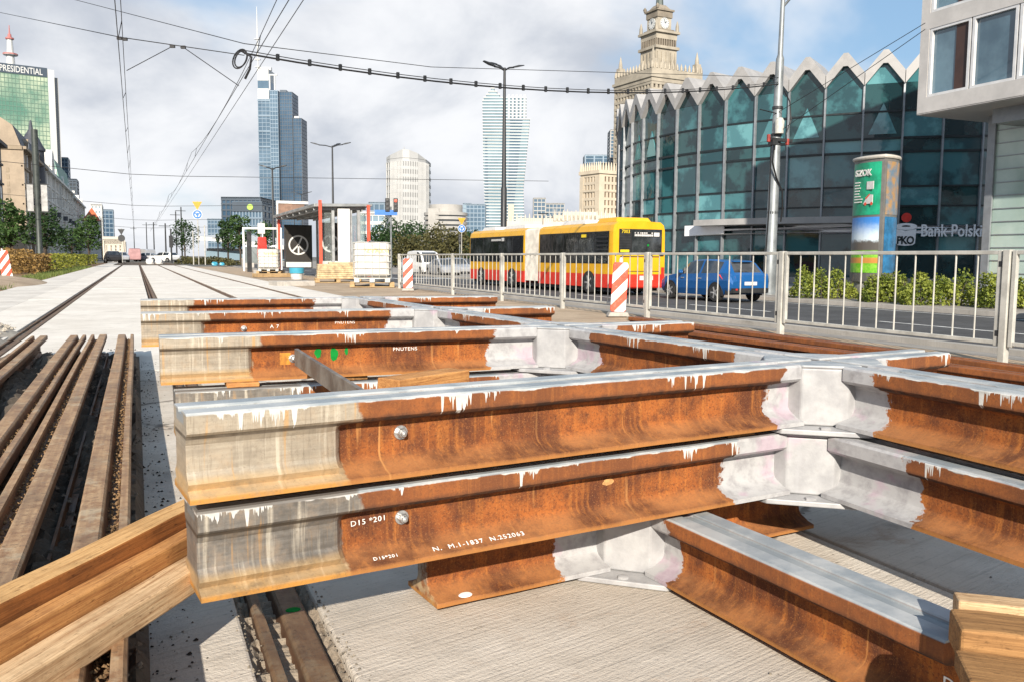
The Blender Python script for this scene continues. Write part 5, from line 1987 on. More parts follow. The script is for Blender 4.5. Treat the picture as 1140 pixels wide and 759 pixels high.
# ================================================================== the round glass building
M['teal'] = glass_mat('teal_glass', (0.012, 0.050, 0.060), (0.038, 0.135, 0.150), 0.04, 0.5, spec=0.6, contrast=(0.45, 0.58))
M['teal2'] = glass_mat('teal_glass_dim', (0.006, 0.022, 0.026), (0.018, 0.062, 0.066), 0.04, 0.6, spec=0.6, contrast=(0.45, 0.56))
M['teal3'] = glass_mat('teal_glass_pale', (0.045, 0.15, 0.17), (0.10, 0.27, 0.29), 0.04, 0.6, spec=0.7, contrast=(0.45, 0.58))
M['fascia'] = mat('fascia_panel', (0.31, 0.305, 0.30), 0.55, var=0.12, scale=1.5)
M['mullion'] = mat('mullion_metal', (0.27, 0.29, 0.31), 0.4, 0.4, var=0.15)
M['transom'] = mat('transom_dark', (0.015, 0.022, 0.025), 0.4, 0.2, var=0.2)


def round_building():
    CX, CY, R = 55.0, 53.2, 20.5
    zg = ROADZ + 0.1
    root = thing('round_glass_building', 'round teal glass building with a white zigzag roof edge', 'building', (CX, CY, zg), 0)
    N = 60
    zv, zp = 11.22 - zg, 12.86 - zg           # valley, peak
    rows = [0.0, 1.9, 3.45, 4.6, 5.75, 7.75, 8.55, 10.1]
    rr = random.Random(11)
    az0 = atan2(-CY, -CX)
    fas = MB()
    TE = [M['teal'], M['teal2'], M['teal3']]
    for i in range(N):
        a0, a1 = az0 + 2 * pi * (i - 0.35) / N, az0 + 2 * pi * (i + 0.65) / N
        am = (a0 + a1) / 2
        P0, P1 = Vector((R * cos(a0), R * sin(a0), 0)), Vector((R * cos(a1), R * sin(a1), 0))
        out = Vector((cos(am), sin(am), 0))
        far = cos(am - az0) < -0.15

        def q(t, z, o=0.0):
            v = P0.lerp(P1, t) + out * o
            return (v.x, v.y, z)
        bay = MB()
        # panes of the bay, each with a slight tilt and tint of its own
        zs = rows + [zv]
        for z0, z1 in zip(zs[:-1], zs[1:]):
            k = rr.choice((0, 0, 0, 1, 1, 2)) if z0 > 1 else rr.choice((1, 1, 0))
            t1, t2 = rr.uniform(-0.035, 0.035), rr.uniform(-0.035, 0.035)
            bay.m = k
            bay.loft([[q(0, z0, t1), q(0, z1, t2), q(1, z1, -t1), q(1, z0, -t2)], [q(0, z0, t1 - 0.1), q(0, z1, t2 - 0.1), q(1, z1, -t1 - 0.1), q(1, z0, -t2 - 0.1)]])
        bay.m = rr.choice((0, 0, 1, 1, 2))
        bay.loft([[q(0, zv + 0.001), q(0.5, zp - 0.4), q(1, zv + 0.001)], [q(0, zv + 0.001, -0.1), q(0.5, zp - 0.4, -0.1), q(1, zv + 0.001, -0.1)]])
        if rr.random() < 0.3:  # pale triangle in the pane colour, standing in for a reflection
            bay.m = 2
            bay.loft([[q(0.14, 8.8, 0.04), q(0.5, 10.6, 0.04), q(0.86, 8.8, 0.04)], [q(0.14, 8.8, 0.0), q(0.5, 10.6, 0.0), q(0.86, 8.8, 0.0)]])
        bo = bay.build('glass_bay', TE, root, recalc=True)
        if far:
            continue
        c = Vector((cos(a0), sin(a0), 0))
        MB().beam(c * (R + 0.10), c * (R + 0.10) + Vector((0, 0, zv)), 0.10, 0.22, upv=(c.x, c.y, 0)).build('mullion', M['mullion'], bo)
        tran = MB()
        for z in rows[1:]:
            hgt = 0.10 if z not in (7.75, 8.55) else 0.13
            tran.beam(q(0.03, z, 0.035), q(0.97, z, 0.035), 0.08, hgt)
        tran.build('transom', M['transom'], bo)

        # folded roof plate: a thick zigzag band
        def band(tA, zA, tB, zB):
            rin = -3.2
            A = [q(tA, zA - th * 0.5, 0.35), q(tB, zB - th * 0.5, 0.35), q(tB, zB + th * 0.5, 0.35), q(tA, zA + th * 0.5, 0.35)]
            Bk = [q(tA, zA - th * 0.5, rin), q(tB, zB - th * 0.5, rin), q(tB, zB + th * 0.5, rin), q(tA, zA + th * 0.5, rin)]
            fas.loft([A, Bk])
        th = 0.76
        band(0.0, zv + 0.28, 0.44, zp - 0.16)
        band(0.44, zp - 0.16, 0.56, zp - 0.16)
        band(0.56, zp - 0.16, 1.0, zv + 0.28)
    fas.build('zigzag_fascia', M['fascia'], root, recalc=True)
    MB().lathe([(R - 0.6, 0), (R - 0.6, 10.8), (0, 10.9)], 54).build('inner_core', M['transom'], root)
    MB().lathe([(R + 0.35, -0.4), (R + 0.35, 0.35), (R - 0.3, 0.36)], 54).build('plinth', M['kerb'], root)
    # entrance canopy: a pale curved beam along part of the front
    def az_of(px, r):
        d = ray(px, 285)
        d = Vector((d.x, d.y)).normalized()
        c = Vector((CX, CY))
        b = c.dot(d)
        t = b - sqrt(max(0, b * b - c.length_squared + r * r))
        P = d * t
        return atan2(P.y - CY, P.x - CX)
    Rc = R + 1.2
    aL, aR = az_of(771, Rc), az_of(985, Rc)
    mb = MB()
    rings = []
    for k in range(25):
        a = aL + (aR - aL) * k / 24
        rings.append([((R - 0.05) * cos(a), (R - 0.05) * sin(a), 3.56), (Rc * cos(a), Rc * sin(a), 3.60), (Rc * cos(a), Rc * sin(a), 3.98), ((R - 0.05) * cos(a), (R - 0.05) * sin(a), 4.02)])
    mb.loft(rings)
    mb.build('canopy', M['fascia'], root, recalc=True)

    def facing(px, r):
        a = az_of(px, r)
        c = Vector((cos(a), sin(a), 0))
        xl = Vector((-sin(a), cos(a), 0))             # reading direction seen from outside
        return Matrix(((xl.x, 0, c.x, r * c.x), (xl.y, 0, c.y, r * c.y), (0, 1, 0, 0), (0, 0, 0, 1)))
    M['letter'] = mat('letter_white', (0.80, 0.80, 0.82), 0.45, var=0.05)
    Rl = R + 0.45

    def curved_text(px0, px1, body, z, size, name='lettering'):
        a0, a1 = az_of(px0, Rl), az_of(px1, Rl)
        Mx = facing((px0 + px1) / 2, Rl) @ Matrix.Translation((0, z, 0))
        o = text_mesh(name, body, size, M['letter'], root, Matrix.Identity(4), ext=0.05, bold=0.012)
        # wrap the word round the drum
        xs = [v.co.x for v in o.data.vertices]
        w = max(xs) - min(xs)
        k = abs(a1 - a0) * Rl / w
        am = (a0 + a1) / 2
        for v in o.data.vertices:
            a = am + v.co.x * k / Rl
            rr_ = Rl + v.co.z
            zz = v.co.y * 1.0
            v.co = (rr_ * cos(a), rr_ * sin(a), z + zz)
        return o
    zt = 2.42 - zg
    curved_text(1024, 1091, 'Bank Polski', zt - 0.10, 0.98)
    curved_text(686, 759, 'Bank Polski', zt + 0.05, 0.98)
    # coin box mark with a red dot
    for pxc in (1007, 661):
        Mx = facing(pxc, Rl)
        mb = MB()
        n = 28
        body = [(-0.52, -0.62), (-0.38, -0.72), (0, -0.76), (0.38, -0.72), (0.52, -0.62), (0.56, 0.22), (0, 0.12), (-0.56, 0.22)]
        mb.prism(body, -0.04, 0.04)
        ro, ri = [(0.60 * cos(2 * pi * k / n), 0.36 + 0.20 * sin(2 * pi * k / n)) for k in range(n)], [(0.24 * cos(2 * pi * k / n), 0.38 + 0.055 * sin(2 * pi * k / n)) for k in range(n)]
        for k in range(n):
            a, b = k, (k + 1) % n
            mb.mesh([(ro[a][0], ro[a][1], 0.05), (ro[b][0], ro[b][1], 0.05), (ri[b][0], ri[b][1], 0.05), (ri[a][0], ri[a][1], 0.05), (ro[a][0], ro[a][1], -0.04), (ro[b][0], ro[b][1], -0.04)], [(0, 1, 2, 3), (1, 0, 4, 5)])
        me = mb.build('coin_box_mark', M['letter'], root)
        me.data.transform(Mx @ Matrix.Translation((0, zt + 0.1, 0)))
        t = text_mesh('mark_letters', 'PKO', 0.62, M['transom'], me, Mx @ Matrix.Translation((0.0, zt - 0.54, 0.05)), ext=0.012, sx=0.82, spacing=0.86, bold=0.02)
        mb = MB()
        mb.prism([(0.27 * cos(2 * pi * k / n), 0.88 + 0.27 * sin(2 * pi * k / n)) for k in range(n)], -0.04, 0.06)
        d = mb.build('red_dot', M['red_plastic'], me)
        d.data.transform(Mx @ Matrix.Translation((0, zt + 0.1, 0)))
    return root


round_building()

# ================================================================== building that hangs over the right edge
def corner_building():
    X = 26.5
    d = ray(1020.5, 128)
    P = CAMP + d * (X / d.x)
    Yc, zs = P.y, P.z
    root = thing('office_building', 'pale panelled office block overhanging the street at the right edge', 'building', (X, Yc, ROADZ + 0.1), 0)
    zb = ROADZ + 0.1
    z0 = zs - zb
    L = 40.0
    panel = mat('pale_panel', (0.47, 0.455, 0.44), 0.5, var=0.14, scale=0.8)
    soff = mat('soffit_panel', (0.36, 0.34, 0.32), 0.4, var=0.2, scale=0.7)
    gl = glass_mat('office_glass', (0.035, 0.075, 0.11), (0.11, 0.19, 0.24), 0.06, 0.3, spec=0.7)
    brown = mat('brown_blind', (0.05, 0.026, 0.02), 0.5, var=0.2)
    fr = mat('window_frame', (0.62, 0.62, 0.62), 0.4, 0.2, var=0.1)
    # window openings per storey along -y
    fl = 2.97
    mb = MB()
    gm, fm, bm_ = MB(), MB(), MB()
    bays = []
    y = -0.40
    while y > -L:
        bays.append((y - 1.66, y))
        y -= 1.74
    mb.box(0.28, 14, -L, -0.02, z0 + 0.02, z0 + 12)
    for s in range(3):
        zf = z0 + s * fl
        mb.box(0.0, 0.27, -L, 0.0, zf, zf + 0.56)
        mb.box(0.0, 0.27, -0.38, 0.0, zf + 0.5605, zf + fl - 0.001)
    mb.box(0.0, 14, -L, 0.0, z0 - 0.02, z0 + 0.018)
    mb.build('wall', panel, root)
    for s in range(3):
        zf = z0 + s * fl + 0.56
        zt = zf + fl - 0.56
        for k, (ya, yb) in enumerate(bays):
            f = MB()
            f.box(0.02, 0.22, yb - 0.10, yb - 0.001, zf + 0.001, zt - 0.001)
            f.box(0.02, 0.22, ya - 0.02, ya + 0.08, zf + 0.001, zt - 0.001)
            f.box(0.02, 0.22, ya + 0.081, yb - 0.101, zf + 0.001, zf + 0.09)
            f.box(0.02, 0.22, ya + 0.081, yb - 0.101, zt - 0.09, zt - 0.001)
            w = f.build('window', fr, root)
            MB().box(0.14, 0.17, ya + 0.081, yb - 0.101, zf + 0.091, zt - 0.091).build('pane', gl, w)
            if k == 0:
                MB().box(0.10, 0.138, ya + 0.10, ya + 0.62, zf + 0.10, zt - 0.10).build('blind', brown, w)
    # joints of the fascia panels
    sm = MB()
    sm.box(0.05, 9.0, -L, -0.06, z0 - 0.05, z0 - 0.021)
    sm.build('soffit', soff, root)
    # recessed ground floor with pale green glass sheets
    d2 = ray(1099, 200)
    Xw = X + 2.4
    Yw = (d2.y / d2.x) * Xw - Yc
    g2 = glass_mat('pale_green_glass', (0.30, 0.40, 0.36), (0.42, 0.52, 0.47), 0.12, 0.4, spec=0.6)
    wm = MB()
    wm.box(2.4, 12, -L, Yw, 0, z0 - 0.051)
    wm.build('ground_floor', g2, root)
    lm = MB()
    for k in range(1, 14):
        lm.box(2.37, 2.399, -L, Yw - 0.31, k * 0.47, k * 0.47 + 0.03)
    lm.build('glass_joint', M['mullion'], root)
    pm = MB()
    for k in range(8):
        yy = Yw - k * 2.35
        pm.box(2.30, 2.369, yy - 0.30 if k == 0 else yy - 0.06, yy - 0.0, 0, z0 - 0.052)
    pm.box(1.2, 2.4, Yw - 9, Yw - 1.0, z0 - 0.55, z0 - 0.052)
    pm.build('wall_strip', M['mullion'], root)
    return root


corner_building()


# ================================================================== advertising column
def ad_column():
    p = atd(974, 287, 31.5)
    root = thing('advertising_column', 'three sided advertising column with a green poster and a blue one', 'advertising column', (p.x, p.y, ROADZ + 0.1), radians(-93))
    sc_ = 31.5 / 960
    R = 0.88
    Hh = 5.2

    def tri(r, off=0.0, n=9):
        """triangle with bulging sides"""
        pts = []
        for k in range(3):
            a0, a1 = radians(-90 + 60 + 120 * k), radians(-90 + 60 + 120 * (k + 1))
            for j in range(n):
                t = j / n
                a = a0 + (a1 - a0) * t
                x = r * ((1 - t) * cos(a0) + t * cos(a1))
                y = r * ((1 - t) * sin(a0) + t * sin(a1))
                bl = 0.22 * r * 4 * t * (1 - t)
                am = (a0 + a1) / 2
                pts.append((x + bl * cos(am) + off * cos(am), y + bl * sin(am) + off * sin(am)))
        return pts
    frame = mat('column_frame', (0.15, 0.145, 0.135), 0.5, 0.2, var=0.15)
    MB().prism(tri(R), 0.62, Hh - 0.22).build('body', frame, root)
    MB().prism(tri(R * 0.9), 0.0, 0.6195).build('base', mat('column_base', (0.30, 0.29, 0.27), 0.6, var=0.2), root)
    MB().prism(tri(R * 1.10), Hh - 0.2195, Hh - 0.08).build('cap', mat('column_cap', (0.45, 0.42, 0.37), 0.5, var=0.1), root, bevel=0.06)
    tp_ = tri(R, 0.012)
    n = 9

    def poster(k, j0, j1, z0, z1, m, name, parent=None, off=0.0):
        mb = MB()
        pts = tri(R, 0.012 + off)[k * n:k * n + n] + [tri(R, 0.012 + off)[((k + 1) * n) % (3 * n)]]
        sub = []
        S = 12
        for q in range(S + 1):
            t = (j0 + (j1 - j0) * q / S) * n
            i = min(n - 1, int(t))
            f = t - i
            a, b = Vector(pts[i]), Vector(pts[i + 1])
            sub.append(a.lerp(b, f))
        for a, b in zip(sub[:-1], sub[1:]):
            mb.poly([(a.x, a.y, z0), (b.x, b.y, z0), (b.x, b.y, z1), (a.x, a.y, z1)])
        return mb.build(name, m, parent or root), sub
    green = mat('poster_green', (0.01, 0.30, 0.16), 0.35, var=0.35, scale=2.5)
    pic = bpy.data.materials.new('poster_landscape')
    pic.use_nodes = True
    g = G(pic.node_tree)
    b = pic.node_tree.nodes['Principled BSDF']
    x, y, z = g.sep(g.tc())
    z = g.add(g.mul(g.sub(z, 0.95), 0.804), 0.8)
    nn = g.noise(g.tc(), 6, 5, 0.65)
    zz = g.add(z, g.mul(g.sub(nn, 0.5), 0.25))
    c = g.mix(g.ss(zz, 1.75, 2.35), (0.62, 0.72, 0.78), (0.04, 0.20, 0.55))
    c = g.mix(g.ss(zz, 1.78, 1.66), c, (0.10, 0.09, 0.08))
    c = g.mix(g.ss(z, 1.46, 1.42), c, g.mix(g.ss(nn, 0.4, 0.6), (0.12, 0.42, 0.02), (0.25, 0.52, 0.05)))
    st = g.mul(g.ss(z, 1.06, 1.09), g.ss(z, 1.25, 1.22))
    c = g.mix(g.mul(st, 0.8), c, (0.62, 0.18, 0.06))
    g.link(b.inputs['Base Color'], c)
    b.inputs['Roughness'].default_value = 0.35
    blue = mat('poster_blue', (0.02, 0.13, 0.28), 0.35, var=0.4, scale=3)
    tan = mat('poster_tan', (0.30, 0.17, 0.06), 0.4, var=0.4, scale=3, col2=(0.10, 0.16, 0.22))
    k = 1        # face turned to the street
    for kk, (mA, mB_) in enumerate(((tan, blue), (tan, blue), (green, pic))):
        A, sA = poster(kk, 0.05, 0.93, 3.02, 4.88, mA, 'poster')
        B, sB = poster(kk, 0.05, 0.93, 0.95, 2.94, mB_, 'poster')
    # lettering on the green poster: face normal is local -y
    Lm = M['sign_white']
    yf = -R * 0.5 - 0.22 * R - 0.03
    gr = [o for o in root.children if o.data and o.data.materials[0] == green][0]
    text_mesh('lettering', 'SZOK', 0.30, Lm, gr, at_face(-0.04, yf, 4.42), ext=0.012, bold=0.012)
    mb = MB()
    rr = random.Random(4)
    for k in range(8):
        w_ = rr.uniform(0.25, 0.5)
        mb.box(-0.44, -0.44 + w_ * 0.8, yf - 0.0, yf + 0.02, 4.17 - k * 0.10, 4.21 - k * 0.10)
    mb.box(0.15, 0.48, yf, yf + 0.02, 3.92, 4.20)
    mb.build('text_rows', Lm, gr)
    mb = MB()
    mb.slabxz([(0.0, 3.40), (0.46, 3.42), (0.46, 3.72), (0.30, 3.74), (0.12, 3.58)], yf, yf + 0.02)
    cv_ = mb.build('vehicle_picture', Lm, gr)
    mb = MB()
    mb.slabxz([(0.16, 3.58), (0.34, 3.74), (0.30, 3.76), (0.10, 3.61)], yf - 0.004, yf - 0.001)
    for xx in (0.12, 0.42):
        mb.slabxz([(xx + 0.06 * cos(k * pi / 5), 3.41 + 0.06 * sin(k * pi / 5)) for k in range(10)], yf - 0.004, yf - 0.001)
    mb.build('vehicle_detail', M['sign_red'], cv_)
    return root, tri, R


adc, tri_, Rad = ad_column()

# ================================================================== towers and far buildings
FH = Vector((sin(-YAW), cos(-YAW), 0))
RH_ = Vector((cos(-YAW), -sin(-YAW), 0))


class Face:
    """vertical plane through the ground point seen at pixel column px, distance D, turned by ang about z"""
    def __init__(s, px, D, ang=0.0):
        d = ray(px, 287)
        t = D / d.dot(FH)
        s.P = Vector((d.x * t, d.y * t, 0))
        a = YAW + ang
        s.rz = a
        s.u = Vector((cos(a), sin(a), 0))
        s.n = Vector((-sin(a), cos(a), 0))      # points away from the viewer
        s.D = D

    def __call__(s, px, py, off=0.0):
        d = ray(px, py)
        P0 = s.P + s.n * off
        t = (P0 - CAMP).dot(s.n) / d.dot(s.n)
        W_ = CAMP + d * t
        return (W_ - s.P).dot(s.u), W_.z

    def root(s, name, label, cat='building', group=None):
        return thing(name, label, cat, (s.P.x, s.P.y, 0), s.rz, group)


def grid_block(x0, x1, y0, y1, z0, z1, nx, ny, nz, rib, band, glass, frame, proud=0.25, top=True, cap=0.0):
    """a glazed box with ribs and floor bands standing proud on all sides"""
    glass.box(x0, x1, y0, y1, z0, z1)
    p = proud
    if nz:
        for k in range(nz + 1):
            z = z0 + (z1 - z0) * k / nz
            frame.box(x0 - p, x1 + p, y0 - p, y1 + p, z - band / 2, z + band / 2)
    if rib:
        for k in range(nx + 1):
            x = x0 + (x1 - x0) * k / nx
            for (ya, yb) in ((y0 - p * 0.8, y0 - 0.01), (y1 + 0.01, y1 + p * 0.8)):
                frame.box(x - rib / 2, x + rib / 2, ya, yb, z0, z1)
        for k in range(ny + 1):
            y = y0 + (y1 - y0) * k / ny
            for (xa, xb) in ((x0 - p * 0.8, x0 - 0.01), (x1 + 0.01, x1 + p * 0.8)):
                frame.box(xa, xb, y - rib / 2, y + rib / 2, z0, z1)
    if cap:
        frame.box(x0 - p, x1 + p, y0 - p, y1 + p, z1 - cap, z1 + 0.3)


GL_blue = glass_mat('tower_glass_blue', (0.045, 0.085, 0.13), (0.10, 0.16, 0.22), 0.12, 0.02, spec=0.7)
GL_deep = glass_mat('tower_glass_deep', (0.025, 0.055, 0.095), (0.06, 0.11, 0.17), 0.12, 0.02, spec=0.6)
GL_pale = glass_mat('tower_glass_pale', (0.14, 0.21, 0.26), (0.26, 0.34, 0.39), 0.15, 0.02, spec=0.7)
GL_green = glass_mat('tower_glass_green', (0.07, 0.18, 0.13), (0.40, 0.46, 0.33), 0.12, 0.03, spec=0.7, contrast=(0.4, 0.62))
GL_ice = glass_mat('tower_glass_ice', (0.11, 0.18, 0.22), (0.20, 0.28, 0.32), 0.15, 0.02, spec=0.7)
GL_dark = glass_mat('window_dark', (0.03, 0.035, 0.04), (0.08, 0.09, 0.10), 0.15, 0.1, spec=0.5)
FR_blue = mat('tower_frame_blue', (0.16, 0.22, 0.28), 0.4, 0.2, var=0.15, scale=0.02)
FR_dark = mat('tower_frame_dark', (0.055, 0.075, 0.10), 0.4, 0.2, var=0.15, scale=0.02)
FR_white = mat('tower_frame_white', (0.50, 0.51, 0.50), 0.5, var=0.08, scale=0.02)
FR_grey = mat('tower_frame_grey', (0.33, 0.33, 0.32), 0.6, var=0.12, scale=0.05)
FR_green = mat('tower_frame_green', (0.13, 0.22, 0.17), 0.4, 0.2, var=0.2, scale=0.05)
STONE = mat('palace_stone', (0.33, 0.295, 0.235), 0.85, var=0.22, scale=0.12)
STONE_D = mat('palace_stone_dark', (0.21, 0.18, 0.14), 0.85, var=0.3, scale=0.12)
CREAM = mat('cream_stone', (0.50, 0.43, 0.33), 0.85, var=0.12, scale=0.1)


# --- spire tower (blue grey, stepped)
def spire_tower():
    F = Face(312, 1000)
    r = F.root('stepped_skyscraper', 'tallest blue grey skyscraper with stepped top and thin spire, left of centre')
    gl, gd, fr, fd, wh = MB(), MB(), MB(), MB(), MB()

    def X(px): return F(px, 200)[0]
    def Z(py, px=312): return F(px, py)[1]
    grid_block(X(289), X(302), 0, 30, -5, Z(111), 3, 4, 42, 0.5, 0.7, gl, fr, 0.3)
    for k in range(9):
        z = Z(250 - k * 17.2)
        fr.box(X(289) - 0.6, X(302) + 0.6, -0.6, 30, z - 0.6, z + 0.6)
    # crown of the left slab: white, glass, white
    wh.box(X(289), X(301), 0.2, 29, Z(111) + 0.4, Z(99))
    gl.box(X(289), X(301), 0.4, 29, Z(99) + 0.01, Z(90))
    wh.box(X(289), X(301), 0.2, 29, Z(90) + 0.01, Z(77))
    grid_block(X(303), X(311.5), -3, 30, -5, Z(102), 3, 4, 42, 0.5, 0.9, gl, fr, 0.3)
    for x0 in (303, 308.5):
        wh.box(X(x0) - 0.7, X(x0) + 0.7, -3, -1.6, Z(101), Z(85))
    wh.box(X(303) - 0.7, X(311.5), -3, -1.6, Z(85) + 0.01, Z(83.5))
    wh.box(X(289), X(302), 8, 12, Z(77) + 0.01, Z(73.5))
    grid_block(X(312), X(325.5), 4, 32, -5, Z(102), 5, 5, 46, 0.45, 0.6, gd, fd, 0.3)
    grid_block(X(326), X(335), 6, 32, -5, Z(131), 3, 5, 40, 0.45, 0.6, gd, fd, 0.3)
    fd.box(X(312), X(319), 5, 30, Z(102) + 0.4, Z(99.5))
    wh.box(X(327), X(332), 7, 9, Z(131) + 0.4, Z(128.5))
    gl.build('glazing', GL_blue, r)
    gd.build('deep_glazing', GL_deep, r)
    fr.build('floor_band', FR_blue, r)
    fd.build('dark_band', FR_dark, r)
    wh.build('crown', FR_white, r)
    mb = MB()
    x = X(288.5)
    mb.lathe([(0.9, Z(77)), (0.7, Z(50)), (0.35, Z(8)), (0, Z(6))], 8, c=(x, 4, 0))
    for py in (74, 66, 43):
        mb.box(x - 3.2, x + 3.2, 2.5, 5.5, Z(py) - 0.4, Z(py) + 0.4)
    mb.build('spire', FR_white, r)


spire_tower()


# --- green hotel tower, left
def green_tower():
    F = Face(54, 560, 0.62)
    r = F.root('green_glass_tower', 'green glass slab tower with white edge and dark name band, top left')

    def X(px): return F(px, 120)[0]
    zt = F(54, 87)[1]
    zb = F(54, 76.5)[1]
    x0 = X(-70)
    gl, fr = MB(), MB()
    grid_block(x0, X(54.2), 0, 18, -5, zt, 30, 4, 42, 0.25, 0.35, gl, fr, 0.15)
    gl.build('glazing', GL_green, r)
    fr.build('floor_band', FR_green, r)
    MB().box(x0, X(54.2), -0.4, 18, zt + 0.2, zb).build('name_band', FR_dark, r)
    zc = (zt + zb) / 2
    t = text_mesh('lettering', 'PRESIDENTIAL', (zb - zt) * 0.92, FR_white, r, at_face(0, -0.5, zc - (zb - zt) * 0.31), ext=0.1, bold=0.06)
    xs = [v.co.x for v in t.data.vertices]
    k = (X(49) - X(1.5)) / (max(xs) - min(xs))
    for v in t.data.vertices:
        v.co.x = X(1.5) + (v.co.x - min(xs)) * k
    MB().box(X(54.4), X(61.5), -1.2, 18, -5, zb - 1).build('white_edge', FR_white, r)
    MB().box(X(61.7), X(66.5), 2.0, 18, -5, zb - 5).build('dark_edge', FR_grey, r)
    mast = MB()
    x = X(16)
    zs = [F(16, p)[1] for p in (74, 60, 58, 55, 42, 40, 36, 26)]
    mast.lathe([(2.6, zs[0]), (2.2, zs[1]), (4.2, zs[1] + 0.2), (4.2, zs[2]), (2.0, zs[2] + 0.5), (1.6, zs[4])], 10, c=(x, 8, 0), m=0)
    mast.lathe([(2.4, zs[4] + 0.1), (2.4, zs[5]), (1.2, zs[5] + 0.3), (1.0, zs[6])], 10, c=(x, 8, 0), m=1)
    mast.lathe([(0.5, zs[6] + 0.1), (0.2, zs[7])], 8, c=(x, 8, 0), m=1)
    mast.lathe([(4.3, zs[1] + 0.4), (4.3, zs[1] + 1.2)], 10, c=(x, 8, 0), m=1)
    mast.build('mast', [FR_white, mat('mast_red', (0.40, 0.14, 0.13), 0.6, var=0.2)], r)


green_tower()


# --- clock tower
def palace():
    F = Face(728, 600, radians(-62))
    r = F.root('clock_tower', 'stepped stone palace tower with two clock faces and a spire, behind the round glass building')
    m_ = 600 / 960.0
    Zp = lambda py: Face(728, 600)(728, py)[1]
    wall, dark, ded = MB(), MB(), MB()

    def tier(half, z0, z1, nx, nz, rib, band, back=0.0):
        grid_block(-half, half, -half, half, z0, z1, nx, nx, nz, rib, band, dark, wall, 0.9)
    # main body
    hM = 20.2
    zm = Zp(101)
    tier(hM, -5, zm, 12, 30, 1.75, 1.7)
    wall.box(-hM - 1.2, hM + 1.2, -hM - 1.2, hM + 1.2, zm + 0.86, zm + 3.4)
    wall.box(-hM - 2.0, hM + 2.0, -hM - 2.0, hM + 2.0, zm + 3.41, zm + 5.2)
    wall.box(-hM - .8, hM + .8, -hM - .8, hM + .8, zm + 5.21, zm + 9.4)
    for k in range(13):
        t = -hM + 2 * hM * k / 12
        for (x, y) in ((t, -hM - 0.3), (hM + 0.3, t)):
            wall.lathe([(1.0, zm + 9.41), (0.9, zm + 11.4), (0.25, zm + 13.6), (0, zm + 14)], 6, c=(x, y, 0))
    for (x, y) in ((-hM + 2, -hM + 2), (hM - 2, -hM + 2), (-hM + 2, hM - 2), (hM - 2, hM - 2)):
        wall.box(x - 2.0, x + 2.0, y - 2.0, y + 2.0, zm + 9.41, zm + 15.5)
        wall.lathe([(1.5, zm + 15.51), (1.1, zm + 19), (0.3, zm + 23), (0, zm + 24)], 8, c=(x, y, 0))
    # shaft of the tower
    hT = 8.6
    z1 = Zp(58)
    z0 = zm + 6
    wall.box(-hT, hT, -hT, hT, z0, z1)
    for sgn in (1,):
        for k in range(5):
            t = -hT + 1.4 + (2 * hT - 2.8) * k / 4
            wall.box(t - 0.55, t + 0.55, -hT - 0.7, -hT - 0.01, z0, z1 - 2)
            wall.box(hT + 0.01, hT + 0.7, t - 0.55, t + 0.55, z0, z1 - 2)
        for k in range(4):
            t = -hT + 5.2 + (2 * hT - 10.4) * k / 3
    for k in (0, 2):
        t = -4 + 4 * k
        wall.lathe([(1.3, z0 + 4), (1.3, z0 + 10), (0.8, z0 + 12.5), (0, z0 + 13.5)], 6, c=(t, -hT - 1.2, 0))
        wall.lathe([(1.3, z0 + 4), (1.3, z0 + 10), (0.8, z0 + 12.5), (0, z0 + 13.5)], 6, c=(hT + 1.2, t, 0))
    wall.box(-hT - 1.3, hT + 1.3, -hT - 1.3, hT + 1.3, z1 + 0.01, z1 + 1.8)
    # open gallery with dark bays
    z2 = Zp(47)
    dark.box(-hT + 0.8, hT - 0.8, -hT + 0.8, hT - 0.8, z1 + 1.81, z2)
    for k in range(9):
        t = -hT + 1 + (2 * hT - 2) * k / 8
        for (x, y) in ((t, -hT + 0.2), (-hT + 0.2, t), (hT - 0.2, t)):
            ded.box(x - 0.4, x + 0.4, y - 0.4, y + 0.4, z1 + 1.82, z2)
    z3 = Zp(38)
    wall.box(-hT, hT, -hT, hT, z2 + 0.01, z3 - 1.5)
    wall.box(-hT - 1.5, hT + 1.5, -hT - 1.5, hT + 1.5, z3 - 1.49, z3)
    for (x, y) in ((-hT, -hT), (hT, -hT), (-hT, hT), (hT, hT)):
        wall.lathe([(1.3, z3 + 0.01), (1.1, z3 + 4), (0.3, z3 + 7), (0, z3 + 7.4)], 6, c=(x, y, 0))
    # clock tier
    hC = 5.7
    z4 = Zp(22)
    ded.box(-hC - 1.6, hC + 1.6, -hC - 1.6, hC + 1.6, z3 + 0.02, z3 + 1.6)
    wall.box(-hC, hC, -hC, hC, z3 + 1.61, z4)
    z5 = Zp(13)
    ded.box(-hC - 0.6, hC + 0.6, -hC - 0.6, hC + 0.6, z4 + 0.01, z5 - 1.2)
    ded.box(-hC - 1.5, hC + 1.5, -hC - 1.5, hC + 1.5, z5 - 1.19, z5)
    for (x, y) in ((-hC - 1.2, -hC - 1.2), (hC + 1.2, -hC - 1.2), (-hC - 1.2, hC + 1.2)):
        ded.lathe([(0.9, z5 + 0.01), (1.3, z5 + 1.6), (0.2, z5 + 3)], 6, c=(x, y, 0))
    z6 = Zp(7)
    ded.loft([[(-hC, -hC, z5 + 0.02), (hC, -hC, z5 + 0.02), (hC, hC, z5 + 0.02), (-hC, hC, z5 + 0.02)], [(-3, -3, z6), (3, -3, z6), (3, 3, z6), (-3, 3, z6)]])
    wall.build('stone_wall', STONE, r)
    dark.build('window_bays', mat('palace_window', (0.085, 0.072, 0.058), 0.5, var=0.4, scale=0.3), r)
    ded.build('upper_stage', STONE_D, r)
    sp = MB()
